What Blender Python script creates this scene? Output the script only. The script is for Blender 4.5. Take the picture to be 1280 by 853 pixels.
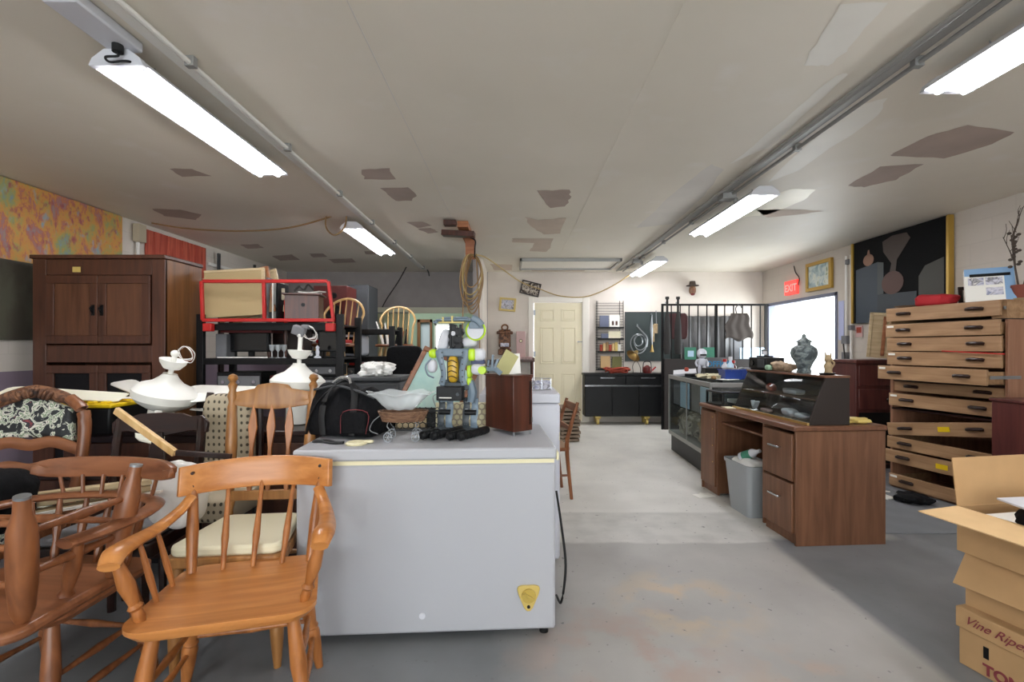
import bpy, bmesh, math, random
from mathutils import Vector, Matrix, Euler, noise
R = math.radians
random.seed(7)
for o in list(bpy.data.objects): bpy.data.objects.remove(o)
scene = bpy.context.scene
col = scene.collection

# ---------------- camera, world, light, exposure ----------------
EYE = 1.25; FPX = 600.0; CX = 643.0; CY = 435.0
cam_d = bpy.data.cameras.new('camera'); cam = bpy.data.objects.new('camera', cam_d); col.objects.link(cam)
cam.location = (0, 0, EYE); cam.rotation_euler = (R(90), 0, 0)
cam_d.sensor_width = 36; cam_d.lens = FPX / 1280 * 36
cam_d.shift_x = -3 / 1280; cam_d.shift_y = 8.5 / 1280
cam_d.clip_start = 0.05; cam_d.clip_end = 200
scene.camera = cam
scene.view_settings.view_transform = 'Standard'
scene.view_settings.look = 'None'
scene.view_settings.gamma = 1
scene.view_settings.use_curve_mapping = False
scene.view_settings.exposure = 0.56
world = bpy.data.worlds.new('sky'); scene.world = world; world.use_nodes = True
wb = world.node_tree.nodes['Background']
wb.inputs[0].default_value = (0.93, 0.96, 1.0, 1); wb.inputs[1].default_value = 3.2
TUBE_STRENGTH = 24.0
LAMP_W = 5.0
def area_light(name, loc, rot, sx, sy, power, colr):
    d = bpy.data.lights.new(name, 'AREA'); d.shape = 'RECTANGLE'; d.size = sx; d.size_y = sy
    d.energy = power; d.color = colr
    o = bpy.data.objects.new(name, d); col.objects.link(o); o.location = loc; o.rotation_euler = rot
    return o
# daylight by the window in the right wall, plus fill added behind the camera
area_light('window_daylight', (4.75, 7.1, 1.35), (0, R(90), 0), 1.3, 1.7, 70, (0.95, 0.98, 1.0))
area_light('front_fill_light', (0, -3.9, 1.5), (R(105), 0, 0), 5.6, 1.9, 95, (0.97, 0.98, 1.0))

def at(px, py, Y): return Vector(((px - CX) * Y / FPX, Y, EYE + (CY - py) * Y / FPX))
CEIL = EYE + 1.2825
def cpt(px, py):
    Y = 1.2825 * FPX / (CY - py); return ((px - CX) * Y / FPX, Y)
def fpt(px, py):
    Y = EYE * FPX / (py - CY); return ((px - CX) * Y / FPX, Y)

# ---------------- materials ----------------
def srgb(h):
    if isinstance(h, str):
        c = [int(h[i:i+2], 16) / 255 for i in (0, 2, 4)]
    else: c = [x / 255 for x in h]
    return tuple((x / 12.92 if x <= .04045 else ((x + .055) / 1.055) ** 2.4) for x in c) + (1,)
def newmat(name):
    m = bpy.data.materials.new(name); m.use_nodes = True
    return m, m.node_tree.nodes, m.node_tree.links, m.node_tree.nodes['Principled BSDF']
def ramp(N, stops, interp='LINEAR'):
    r = N.new('ShaderNodeValToRGB'); r.color_ramp.interpolation = interp
    while len(r.color_ramp.elements) < len(stops): r.color_ramp.elements.new(0.5)
    for e, (p, c) in zip(r.color_ramp.elements, stops): e.position = p; e.color = c
    return r
def coords(N, L, scale=(1, 1, 1), kind='Object'):
    t = N.new('ShaderNodeTexCoord'); mp = N.new('ShaderNodeMapping'); mp.inputs['Scale'].default_value = scale
    L.new(t.outputs[kind], mp.inputs['Vector']); return mp
def plain(name, c, rough=.5, metal=0, spec=.5, vary=.0, scale=6, bump=0):
    m, N, L, B = newmat(name); c = srgb(c) if not (isinstance(c, tuple) and len(c) == 4) else c
    B.inputs['Base Color'].default_value = c; B.inputs['Roughness'].default_value = rough
    B.inputs['Metallic'].default_value = metal; B.inputs['Specular IOR Level'].default_value = spec
    if vary or bump:
        mp = coords(N, L); n = N.new('ShaderNodeTexNoise'); n.inputs['Scale'].default_value = scale; n.inputs['Detail'].default_value = 4
        L.new(mp.outputs[0], n.inputs['Vector'])
        if vary:
            lo = tuple(max(0, x * (1 - vary)) for x in c[:3]) + (1,); hi = tuple(min(1, x * (1 + vary)) for x in c[:3]) + (1,)
            r = ramp(N, [(.3, lo), (.7, hi)]); L.new(n.outputs[0], r.inputs[0]); L.new(r.outputs[0], B.inputs['Base Color'])
        if bump:
            b = N.new('ShaderNodeBump'); b.inputs['Strength'].default_value = bump; b.inputs['Distance'].default_value = .01
            L.new(n.outputs[0], b.inputs['Height']); L.new(b.outputs[0], B.inputs['Normal'])
    return m
def wood(name, c1, c2, axis='Z', rough=.38, sc=1.0):
    m, N, L, B = newmat(name)
    s = [22 * sc] * 3; s['XYZ'.index(axis)] = 1.6 * sc
    mp = coords(N, L, s); n = N.new('ShaderNodeTexNoise'); n.inputs['Scale'].default_value = 1.3
    n.inputs['Detail'].default_value = 5; n.inputs['Distortion'].default_value = .6
    L.new(mp.outputs[0], n.inputs['Vector'])
    r = ramp(N, [(.32, srgb(c1)), (.68, srgb(c2))]); L.new(n.outputs[0], r.inputs[0]); L.new(r.outputs[0], B.inputs['Base Color'])
    B.inputs['Roughness'].default_value = rough
    return m
def emis(name, c, s):
    m, N, L, B = newmat(name); B.inputs['Base Color'].default_value = srgb(c)
    B.inputs['Emission Color'].default_value = srgb(c); B.inputs['Emission Strength'].default_value = s
    return m
def thin_glass(name, tint='f4fafa', gloss=.12):
    m, N, L, B = newmat(name); N.remove(B); out = N['Material Output']
    t = N.new('ShaderNodeBsdfTransparent'); t.inputs[0].default_value = srgb(tint)
    g = N.new('ShaderNodeBsdfGlossy'); g.inputs['Roughness'].default_value = .04
    x = N.new('ShaderNodeMixShader'); x.inputs[0].default_value = gloss
    L.new(t.outputs[0], x.inputs[1]); L.new(g.outputs[0], x.inputs[2]); L.new(x.outputs[0], out.inputs['Surface'])
    return m
def noise_mix(N, L, a, b, scale, lo, hi, vec, detail=4):
    n = N.new('ShaderNodeTexNoise'); n.inputs['Scale'].default_value = scale; n.inputs['Detail'].default_value = detail
    L.new(vec, n.inputs['Vector']); r = ramp(N, [(lo, (0, 0, 0, 1)), (hi, (1, 1, 1, 1))]); L.new(n.outputs[0], r.inputs[0])
    x = N.new('ShaderNodeMix'); x.data_type = 'RGBA'; L.new(r.outputs[0], x.inputs[0])
    for v, i in ((a, 6), (b, 7)):
        if isinstance(v, tuple): x.inputs[i].default_value = v
        else: L.new(v, x.inputs[i])
    return x.outputs[2]

M = {}
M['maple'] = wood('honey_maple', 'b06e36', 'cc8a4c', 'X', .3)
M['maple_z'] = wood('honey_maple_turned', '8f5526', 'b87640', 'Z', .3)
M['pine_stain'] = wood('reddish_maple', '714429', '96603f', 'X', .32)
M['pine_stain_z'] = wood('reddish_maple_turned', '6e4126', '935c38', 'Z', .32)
M['oak'] = wood('golden_oak', '8a5c30', 'ad7a45', 'Z', .35)
M['light_wood'] = wood('light_bent_wood', 'c89e62', 'e0bd85', 'Z', .4)
M['pale_board'] = wood('pale_board', 'b9a27c', 'd3bf98', 'X', .6)
M['dark_wood'] = wood('dark_mahogany', '190d0a', '2e1711', 'X', .3)
M['walnut'] = wood('walnut_side', '5a381d', '7e522d', 'Z', .45)
M['wardrobe'] = wood('wardrobe_stain', '40251a', '573424', 'Z', .42)
M['wardrobe_panel'] = wood('wardrobe_panel', '51301f', '65402a', 'Z', .45)
M['desk'] = wood('desk_laminate', '62402b', '7b543c', 'Z', .42)
M['desk_top'] = wood('desk_laminate_top', '5d3c2a', '744c36', 'Y', .36)
M['flat_oak'] = wood('flat_file_oak', '8e6b4a', 'ae8a66', 'X', .5)
M['flat_side'] = wood('flat_file_side', '8a6048', 'a0745a', 'Z', .5)
M['maroon_wood'] = wood('maroon_wood', '4a2422', '5f322c', 'Z', .35)
M['brown_box'] = wood('brown_cabinet', '3a1b11', '562b1c', 'Z', .35)
M['red_slat'] = wood('red_stained_cedar', 'a3382b', 'd06850', 'Z', .55)
M['raw_wood'] = wood('raw_lumber', '8a4f30', 'b97b50', 'X', .6)
M['weathered'] = wood('weathered_slats', '6f5e4e', '8d7a66', 'X', .7)
M['black_paint'] = plain('black_paint', '0b0b0d', .45, spec=.3)
M['black_plastic'] = plain('black_plastic', '0f1012', .45, spec=.35)
M['black_rubber'] = plain('black_rubber', '0e0e10', .7)
M['black_fabric'] = plain('black_nylon', '0e0e11', .8, spec=.2, vary=.3, scale=40, bump=.4)
M['grey_fabric'] = plain('grey_fabric', '8b8b90', .85, vary=.15, scale=30, bump=.3)
M['white_enamel'] = plain('white_enamel', 'c9cbd4', .38)
M['freezer_body'] = plain('freezer_enamel', 'adaeb3', .4)
M['freezer_lid'] = plain('freezer_lid_enamel', 'b2b3b8', .42)
M['white_lid'] = plain('white_lid', 'cfd0d6', .4)
M['cream_gasket'] = plain('cream_gasket', 'e6deb8', .5)
M['gold_plastic'] = plain('aged_gold_plastic', 'c9b063', .4)
M['gold'] = plain('gold_paint', 'b08d3e', .35, metal=.4)
M['chrome'] = plain('chrome', 'c9ccd0', .2, metal=.9)
M['steel'] = plain('brushed_steel', '8f9396', .35, metal=.7)
M['brass'] = plain('brass', 'c3a467', .3, metal=.7)
M['dull_metal'] = plain('dull_galvanised', '9b9b98', .5, metal=.3)
M['white_paint'] = plain('white_paint', 'e8e6e0', .5)
M['fan_white'] = plain('fan_white', 'f0efe8', .35)
M['fan_cream'] = plain('fan_blade_cream', 'eeebd8', .4)
M['white_cloth'] = plain('white_cloth', 'ebeae6', .9, bump=.5, scale=25)
M['yellow'] = plain('yellow_plastic', 'e3bf16', .4)
M['lime'] = plain('lime_plastic', 'b9dc2c', .35)
M['robot_grey'] = plain('robot_grey', '6f7f8c', .4)
M['robot_dark'] = plain('robot_dark', '3c4348', .45)
M['robot_yellow'] = plain('amber_plastic', 'c9a02c', .3)
M['red_paint'] = plain('red_paint', 'b8221f', .4)
M['dark_red'] = plain('dark_red_veneer', '5f1d1b', .4, vary=.2)
M['red_cloth'] = plain('red_cloth', 'a31a22', .8, bump=.5, scale=20)
M['cardboard'] = plain('cardboard', 'b18d62', .85, vary=.06, scale=9)
M['cardboard_in'] = plain('cardboard_pale', 'd3b080', .85, vary=.05, scale=9)
M['cream_cushion'] = plain('cream_vinyl', 'e6dfc0', .5)
M['door_cream'] = plain('door_cream', 'ebe2c4', .45)
M['trim_white'] = plain('trim_white', 'e9e4da', .5)
M['grey_paint'] = plain('grey_paint', '9c9694', .7, vary=.05)
M['dark_grey'] = plain('dark_grey_paint', '3a3c3f', .6)
M['green_wall'] = plain('sage_green_paint', '8fa08c', .7, vary=.06)
M['paper'] = plain('paper', 'eceae2', .8)
M['blue_plastic'] = plain('blue_plastic', '23408f', .4)
M['pale_blue'] = plain('pale_blue_paint', 'b8d4e8', .5)
M['sign_blue'] = plain('sign_blue', '3c9ad0', .5)
M['bin_grey'] = plain('bin_grey', '979b9d', .45)
M['board_green'] = plain('chalkboard', '2f3938', .6, vary=.12, scale=3)
M['green_felt'] = plain('green_card', '3f8068', .6)
M['rattan'] = wood('rattan', '5c4030', '8a684e', 'X', .7, 3)
M['pink'] = plain('dusty_pink', 'c3a3a0', .6)
M['rust'] = plain('terracotta', '7a3b2a', .7)
M['twig'] = plain('dry_twig', '4b4038', .9)
M['pottery'] = plain('figurine_clay', 'a08a68', .7, vary=.25, scale=30)
M['orange_cable'] = plain('tan_cable', '8f7048', .6)
M['cable_yellow'] = plain('yellow_cable', 'b39a62', .6)
M['dark_cord'] = plain('dark_cord', '2a2624', .6)
M['glass'] = thin_glass('clear_glass', 'fbfdfd', .06)
M['glass_dark'] = thin_glass('display_glass', 'e8ecec', .05)
def frosted():
    m, N, L, B = newmat('crystal_bowl_glass'); out = N['Material Output']; B.inputs['Base Color'].default_value = srgb('e6ecee'); B.inputs['Roughness'].default_value = .15
    t = N.new('ShaderNodeBsdfTransparent'); x = N.new('ShaderNodeMixShader'); x.inputs[0].default_value = .38
    L.new(t.outputs[0], x.inputs[1]); L.new(B.outputs[0], x.inputs[2]); L.new(x.outputs[0], out.inputs['Surface']); return m
M['acrylic'] = frosted()
M['tube_on'] = emis('lit_tube', 'fbfbff', TUBE_STRENGTH)
M['maroon_ink'] = plain('maroon_ink', '7d3338', .8)
M['mauve'] = plain('mauve_paint', '8a7a88', .7)
M['screen_dark'] = plain('dark_screen', '0c0d10', .12)
M['dusty_grey'] = plain('dusty_grey', '77777a', .7, vary=.2)
M['beige'] = plain('beige_plastic', 'b7aa92', .6)
M['rope'] = plain('red_rope', '9c3f2c', .8)
M['book_blue'] = plain('book_blue', '636a80', .6)
M['book_tan'] = plain('book_tan', 'c9a877', .6)
M['book_olive'] = plain('book_olive', '6b6a3c', .6)
M['teal_print'] = None

def exit_mat():
    return emis('exit_red', 'e8433c', .9)
M['exit_red'] = exit_mat()
# pattern materials
def mat_multi(name, stops, scale, sc=(1, 1, 1), rough=.6, detail=5, dist=1.0, interp='LINEAR', kind='Object'):
    m, N, L, B = newmat(name); mp = coords(N, L, sc, kind); n = N.new('ShaderNodeTexNoise')
    n.inputs['Scale'].default_value = scale; n.inputs['Detail'].default_value = detail; n.inputs['Distortion'].default_value = dist
    L.new(mp.outputs[0], n.inputs['Vector']); r = ramp(N, [(p, srgb(c)) for p, c in stops], interp)
    L.new(n.outputs[0], r.inputs[0]); L.new(r.outputs[0], B.inputs['Base Color']); B.inputs['Roughness'].default_value = rough
    return m
M['floral'] = mat_multi('floral_tapestry', [(.36, '15171a'), (.44, '23282a'), (.49, 'cfd0c0'), (.53, '7c8f72'), (.57, 'd9d4c8'), (.62, '2a2c30'), (.70, '8c3a40'), (.74, '1c1e22')], 22, interp='CONSTANT')
M['teal_print'] = mat_multi('faded_teal_print', [(.35, 'a9cfc9'), (.5, 'c3ddd4'), (.65, 'd6dcc8')], 3)
M['photo'] = mat_multi('small_print', [(.35, '8a8fa8'), (.5, 'd7d5df'), (.6, '6c6a72'), (.7, 'e7e4de')], 18)
M['skull_print'] = mat_multi('brown_print', [(.4, '2c1c18'), (.5, '9c8f80'), (.55, 'd6ccbe'), (.62, '3a2620')], 14)
M['sea_print'] = mat_multi('seascape_print', [(.35, '7f97a0'), (.5, 'b9c8c8'), (.62, 'd9dccf'), (.7, '6f8a70')], 9)
M['carve'] = mat_multi('carved_wood', [(.35, '2b1a12'), (.5, '5e3c28'), (.65, '8a5f42')], 25)
M['vase_pattern'] = mat_multi('blue_grey_porcelain', [(.38, '3a4144'), (.48, '5d676a'), (.56, '7d8684'), (.66, '474f52')], 22)
M['camo'] = mat_multi('stuffed_bags', [(.35, '4f4a40'), (.5, '94897a'), (.6, 'c9c2b4'), (.7, '5f5a50')], 9)
M['books_mix'] = mat_multi('book_covers', [(.3, 'b0502f'), (.42, 'd8c9a8'), (.5, 'c47f3a'), (.58, 'efe6d2'), (.68, '9c3b30')], 30, (1, 1, .2), interp='CONSTANT')
M['net_black'] = plain('mesh_black', '0d0d0d', .4)
def dots():
    m, N, L, B = newmat('dotted_upholstery'); mp = coords(N, L, (34, 34, 26)); mp.inputs['Rotation'].default_value = (R(90), 0, 0); v = N.new('ShaderNodeTexVoronoi'); v.voronoi_dimensions = '2D'; v.inputs['Randomness'].default_value = .15
    v.inputs['Scale'].default_value = 1; L.new(mp.outputs[0], v.inputs['Vector'])
    r = ramp(N, [(.18, srgb('4a4438')), (.26, srgb('b3a68e'))]); L.new(v.outputs['Distance'], r.inputs[0]); L.new(r.outputs[0], B.inputs['Base Color'])
    B.inputs['Roughness'].default_value = .9; return m
M['dots'] = dots()
def painted_panel():
    m, N, L, B = newmat('abstract_painted_canvas'); mp = coords(N, L, (1, 1, .55))
    n = N.new('ShaderNodeTexNoise'); n.inputs['Scale'].default_value = 7; n.inputs['Detail'].default_value = 9; n.inputs['Roughness'].default_value = .7; n.inputs['Distortion'].default_value = .4
    L.new(mp.outputs[0], n.inputs['Vector'])
    r = ramp(N, [(.30, srgb('7d96a0')), (.40, srgb('9a9f66')), (.46, srgb('c09a50')), (.52, srgb('cf9246')), (.57, srgb('b8705a')), (.63, srgb('9a8088')), (.70, srgb('b09c62'))])
    L.new(n.outputs[0], r.inputs[0])
    fine = noise_mix(N, L, r.outputs[0], srgb('a0545a'), 22, .55, .7, mp.outputs[0], 6)
    fine = noise_mix(N, L, fine, srgb('7fa7bc'), 11, .6, .74, coords(N, L, (1.3, 1.2, .7)).outputs[0], 5)
    # the canvas's darker lower band
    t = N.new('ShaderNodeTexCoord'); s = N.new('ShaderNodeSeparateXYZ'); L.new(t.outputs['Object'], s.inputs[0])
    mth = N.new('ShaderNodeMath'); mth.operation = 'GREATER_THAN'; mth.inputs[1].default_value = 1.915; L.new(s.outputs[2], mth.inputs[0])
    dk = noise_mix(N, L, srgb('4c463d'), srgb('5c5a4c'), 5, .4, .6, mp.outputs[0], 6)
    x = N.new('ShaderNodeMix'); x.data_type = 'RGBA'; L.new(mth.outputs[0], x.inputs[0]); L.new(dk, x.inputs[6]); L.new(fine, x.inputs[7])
    L.new(x.outputs[2], B.inputs['Base Color']); B.inputs['Roughness'].default_value = .6
    return m
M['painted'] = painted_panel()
def block_wall(name, c, mortar=.93):
    m, N, L, B = newmat(name)
    t = N.new('ShaderNodeTexCoord'); s = N.new('ShaderNodeSeparateXYZ'); L.new(t.outputs['Object'], s.inputs[0])
    a = N.new('ShaderNodeMath'); a.operation = 'ADD'; L.new(s.outputs[0], a.inputs[0]); L.new(s.outputs[1], a.inputs[1])
    cb = N.new('ShaderNodeCombineXYZ'); L.new(a.outputs[0], cb.inputs[0]); L.new(s.outputs[2], cb.inputs[1])
    br = N.new('ShaderNodeTexBrick'); br.inputs['Scale'].default_value = 1; br.inputs['Brick Width'].default_value = .4
    br.inputs['Row Height'].default_value = .2; br.inputs['Mortar Size'].default_value = .006; br.inputs['Mortar Smooth'].default_value = .3
    cc = srgb(c); br.inputs['Color1'].default_value = cc; br.inputs['Color2'].default_value = tuple(x * .97 for x in cc[:3]) + (1,)
    br.inputs['Mortar'].default_value = tuple(x * mortar for x in cc[:3]) + (1,); L.new(cb.outputs[0], br.inputs['Vector'])
    o = noise_mix(N, L, br.outputs['Color'], tuple(x * .86 for x in cc[:3]) + (1,), 1.7, .45, .9, t.outputs['Object'])
    L.new(o, B.inputs['Base Color']); B.inputs['Roughness'].default_value = .6
    b = N.new('ShaderNodeBump'); b.inputs['Strength'].default_value = .15; b.inputs['Distance'].default_value = .01; b.invert = True
    L.new(br.outputs['Fac'], b.inputs['Height']); L.new(b.outputs[0], B.inputs['Normal'])
    return m
M['block_white'] = block_wall('white_painted_block', 'd9d0c6', .92)
M['block_right'] = block_wall('cream_painted_block', 'c9c0b5', .92)
M['back_white'] = block_wall('white_back_wall', 'dcd3c9', .98)
def ceiling_mat():
    m, N, L, B = newmat('ceiling_paint'); t = N.new('ShaderNodeTexCoord')
    o = noise_mix(N, L, srgb('eae3d5'), srgb('e0d9ca'), .9, .35, .75, t.outputs['Object'])
    o = noise_mix(N, L, o, srgb('ece7df'), 3.5, .6, .85, t.outputs['Object'])
    L.new(o, B.inputs['Base Color']); B.inputs['Roughness'].default_value = .55
    n = N.new('ShaderNodeTexNoise'); n.inputs['Scale'].default_value = 90; L.new(t.outputs['Object'], n.inputs['Vector'])
    b = N.new('ShaderNodeBump'); b.inputs['Strength'].default_value = .08; L.new(n.outputs[0], b.inputs['Height']); L.new(b.outputs[0], B.inputs['Normal'])
    return m
M['ceiling'] = ceiling_mat()
M['ceil_brown'] = plain('ceiling_bare_patch', 'b3a297', .7, vary=.08, scale=4)
M['ceil_tan'] = plain('ceiling_tan_patch', 'cdbcac', .7, vary=.08, scale=4)
M['ceil_cream'] = plain('ceiling_cream_patch', 'f7f2dc', .45, vary=.05, scale=3)
M['ceil_white'] = plain('ceiling_white_patch', 'efece3', .5, vary=.04, scale=3)
M['ceil_grey'] = plain('ceiling_sooty_patch', 'd8d3cb', .6, vary=.08, scale=2)
def floor_mat():
    m, N, L, B = newmat('worn_concrete'); t = N.new('ShaderNodeTexCoord'); V = t.outputs['Object']
    s = N.new('ShaderNodeSeparateXYZ'); L.new(V, s.inputs[0])
    wob = N.new('ShaderNodeTexNoise'); wob.inputs['Scale'].default_value = 3; wob.inputs['Detail'].default_value = 5; L.new(V, wob.inputs['Vector'])
    def mapr(sock, a, b, w=.25):      # 0 below a, 1 above b, edge wobbling
        x = N.new('ShaderNodeMath'); x.operation = 'MULTIPLY_ADD'; L.new(wob.outputs[0], x.inputs[0]); x.inputs[1].default_value = w; L.new(sock, x.inputs[2])
        r = N.new('ShaderNodeMapRange'); r.inputs['From Min'].default_value = a + w * .5; r.inputs['From Max'].default_value = b + w * .5; L.new(x.outputs[0], r.inputs['Value']); return r.outputs[0]
    def mul(a, b):
        x = N.new('ShaderNodeMath'); x.operation = 'MULTIPLY'; L.new(a, x.inputs[0]); L.new(b, x.inputs[1]); return x.outputs[0]
    def inv(a):
        x = N.new('ShaderNodeMath'); x.operation = 'SUBTRACT'; x.inputs[0].default_value = 1; L.new(a, x.inputs[1]); return x.outputs[0]
    def mix(f, a, b):
        x = N.new('ShaderNodeMix'); x.data_type = 'RGBA'; L.new(f, x.inputs[0])
        for v, i in ((a, 6), (b, 7)):
            if isinstance(v, tuple): x.inputs[i].default_value = v
            else: L.new(v, x.inputs[i])
        return x.outputs[2]
    base = noise_mix(N, L, srgb('6e7072'), srgb('85878a'), 1.5, .35, .7, V, 6)
    light = noise_mix(N, L, srgb('c2c0ba'), srgb('d3d1ca'), 2.5, .3, .7, V, 6)
    grey = noise_mix(N, L, srgb('96938f'), srgb('a6a39e'), 2.2, .3, .7, V, 6)
    far = mapr(s.outputs[1], 3.1, 3.2, .1)
    walk_r = inv(mapr(s.outputs[0], 1.62, 1.68, .08)); walk_l = mapr(s.outputs[0], -.1, .3, .3)
    walk = mul(walk_r, walk_l)
    c = mix(walk, base, grey)
    far_r = inv(mapr(s.outputs[0], 2.45, 2.55, .1))
    c = mix(mul(mul(far_r, walk_l), far), c, light)
    band = mul(mul(inv(mapr(s.outputs[1], 3.62, 3.66, .03)), mapr(s.outputs[1], 3.06, 3.09, .12)), walk)
    c2 = noise_mix(N, L, srgb('bebcb6'), srgb('a9a8a3'), 5, .4, .7, V, 6)
    c = mix(band, c, c2)
    # ochre stains
    for cx, cy, rad, colr, sc in ((.83, 2.35, .42, 'b8a283', 5), (.45, 1.9, .55, 'a58f83', 4), (1.1, 1.75, .3, 'ac9684', 6)):
        d = N.new('ShaderNodeVectorMath'); d.operation = 'DISTANCE'; d.inputs[1].default_value = (cx, cy, 0); L.new(V, d.inputs[0])
        r = N.new('ShaderNodeMapRange'); r.inputs['From Min'].default_value = rad; r.inputs['From Max'].default_value = rad * .1; L.new(d.outputs['Value'], r.inputs['Value'])
        n = N.new('ShaderNodeTexNoise'); n.inputs['Scale'].default_value = sc; n.inputs['Detail'].default_value = 8; L.new(V, n.inputs['Vector'])
        rr = ramp(N, [(.46, (0, 0, 0, 1)), (.6, (1, 1, 1, 1))]); L.new(n.outputs[0], rr.inputs[0])
        c = mix(mul(r.outputs[0], rr.outputs[0]), c, srgb(colr))
    c = noise_mix(N, L, c, srgb('6d6c6d'), 30, .68, .76, V, 2)
    L.new(c, B.inputs['Base Color'])
    rr = noise_mix(N, L, (.42, .42, .42, 1), (.6, .6, .6, 1), 2, .4, .7, V); L.new(rr, B.inputs['Roughness'])
    return m
M['floor'] = floor_mat()

# ---------------- mesh builder ----------------
class MB:
    def __init__(s): s.v = []; s.f = []; s.m = []
    def add(s, vs, fs, mi=0):
        o = len(s.v); s.v += [Vector(v) for v in vs]; s.f += [tuple(i + o for i in f) for f in fs]; s.m += [mi] * len(fs); return s
    def box(s, c, d, rot=(0, 0, 0), mi=0, taper=1.0):
        E = Euler(rot).to_matrix(); x, y, z = d[0] / 2, d[1] / 2, d[2] / 2; vs = []
        for k in (-1, 1):
            t = taper if k > 0 else 1
            for a, b in ((-1, -1), (1, -1), (1, 1), (-1, 1)): vs.append(Vector(c) + E @ Vector((a * x * t, b * y * t, k * z)))
        return s.add(vs, [(3, 2, 1, 0), (4, 5, 6, 7), (0, 1, 5, 4), (1, 2, 6, 5), (2, 3, 7, 6), (3, 0, 4, 7)], mi)
    def b2(s, a, b, mi=0):
        return s.box([(a[i] + b[i]) / 2 for i in range(3)], [abs(b[i] - a[i]) for i in range(3)], mi=mi)
    def bar(s, p, q, w, h, up=(0, 0, 1), mi=0):
        p = Vector(p); q = Vector(q); d = (q - p); l = d.length; d.normalize(); u = Vector(up)
        if abs(d.dot(u)) > .98: u = Vector((0, 1, 0))
        sx = d.cross(u).normalized(); u = sx.cross(d).normalized(); vs = []
        for c in (p, q):
            for a, b in ((-1, -1), (1, -1), (1, 1), (-1, 1)): vs.append(c + sx * a * w / 2 + u * b * h / 2)
        return s.add(vs, [(3, 2, 1, 0), (4, 5, 6, 7), (0, 1, 5, 4), (1, 2, 6, 5), (2, 3, 7, 6), (3, 0, 4, 7)], mi)
    def turned(s, p, q, prof, seg=12, mi=0, flat=1.0, caps=True):
        """prof: [(t, r)] along p->q"""
        p = Vector(p); q = Vector(q); d = q - p; u = d.normalized(); a = u.orthogonal().normalized()
        if abs(u.z) > .7: a = (Vector((1, 0, 0)) - u * u.x).normalized()
        b = u.cross(a); vs = []; fs = []
        for t, r in prof:
            for k in range(seg):
                an = 2 * math.pi * k / seg; vs.append(p + d * t + (a * math.cos(an) + b * math.sin(an) * flat) * r)
        for i in range(len(prof) - 1):
            for k in range(seg):
                k2 = (k + 1) % seg; fs.append((i * seg + k, i * seg + k2, (i + 1) * seg + k2, (i + 1) * seg + k))
        if caps: fs.append(tuple(range(seg - 1, -1, -1))); fs.append(tuple((len(prof) - 1) * seg + k for k in range(seg)))
        return s.add(vs, fs, mi)
    def cyl(s, p, q, r, seg=14, mi=0): return s.turned(p, q, [(0, r), (1, r)], seg, mi)
    def sweep(s, pts, rad, seg=10, mi=0, sx=1.0, sy=1.0, smooth=6, up=(0, 0, 1), closed=False, square=False):
        P = [Vector(p) for p in pts]
        rr = rad if isinstance(rad, (list, tuple)) else [rad] * len(P)
        if smooth:
            Q = []; RR = []; n = len(P)
            for i in range(n if closed else n - 1):
                p0 = P[(i - 1) % n] if (closed or i > 0) else P[0] * 2 - P[1]; p1 = P[i]; p2 = P[(i + 1) % n]
                p3 = P[(i + 2) % n] if (closed or i + 2 < n) else P[-1] * 2 - P[-2]
                for k in range(smooth):
                    t = k / smooth
                    Q.append(.5 * ((2 * p1) + (p2 - p0) * t + (2 * p0 - 5 * p1 + 4 * p2 - p3) * t * t + (3 * p1 - p0 - 3 * p2 + p3) * t ** 3)); RR.append(rr[i] * (1 - t) + rr[(i + 1) % n] * t)
            if not closed: Q.append(P[-1]); RR.append(rr[-1])
            P, rr = Q, RR
        n = len(P); U = Vector(up); vs = []; fs = []
        for i in range(n):
            d = (P[(i + 1) % n] - P[(i - 1) % n]) if closed else (P[min(i + 1, n - 1)] - P[max(i - 1, 0)])
            d.normalize(); w = U if abs(d.dot(U)) < .97 else Vector((0, 1, 0))
            a = d.cross(w).normalized(); b = a.cross(d).normalized()
            if i and a.dot(pa) < 0 and abs(d.dot(U)) > .9: a = -a; b = -b
            pa = a
            for k in range(seg):
                an = 2 * math.pi * (k + (.5 if square else 0)) / seg
                vs.append(P[i] + (a * math.cos(an) * sx + b * math.sin(an) * sy) * rr[i])
        m = n if closed else n - 1
        for i in range(m):
            j = (i + 1) % n
            for k in range(seg):
                k2 = (k + 1) % seg; fs.append((i * seg + k, i * seg + k2, j * seg + k2, j * seg + k))
        if not closed: fs.append(tuple(range(seg - 1, -1, -1))); fs.append(tuple((n - 1) * seg + k for k in range(seg)))
        return s.add(vs, fs, mi)
    def prism(s, poly, h, mat=None, mi=0):
        """poly in xy, thickness 0..h along z, then matrix"""
        mat = mat or Matrix(); n = len(poly)
        vs = [mat @ Vector((x, y, 0)) for x, y in poly] + [mat @ Vector((x, y, h)) for x, y in poly]
        fs = [tuple(range(n - 1, -1, -1)), tuple(range(n, 2 * n))] + [(i, (i + 1) % n, n + (i + 1) % n, n + i) for i in range(n)]
        return s.add(vs, fs, mi)
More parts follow.
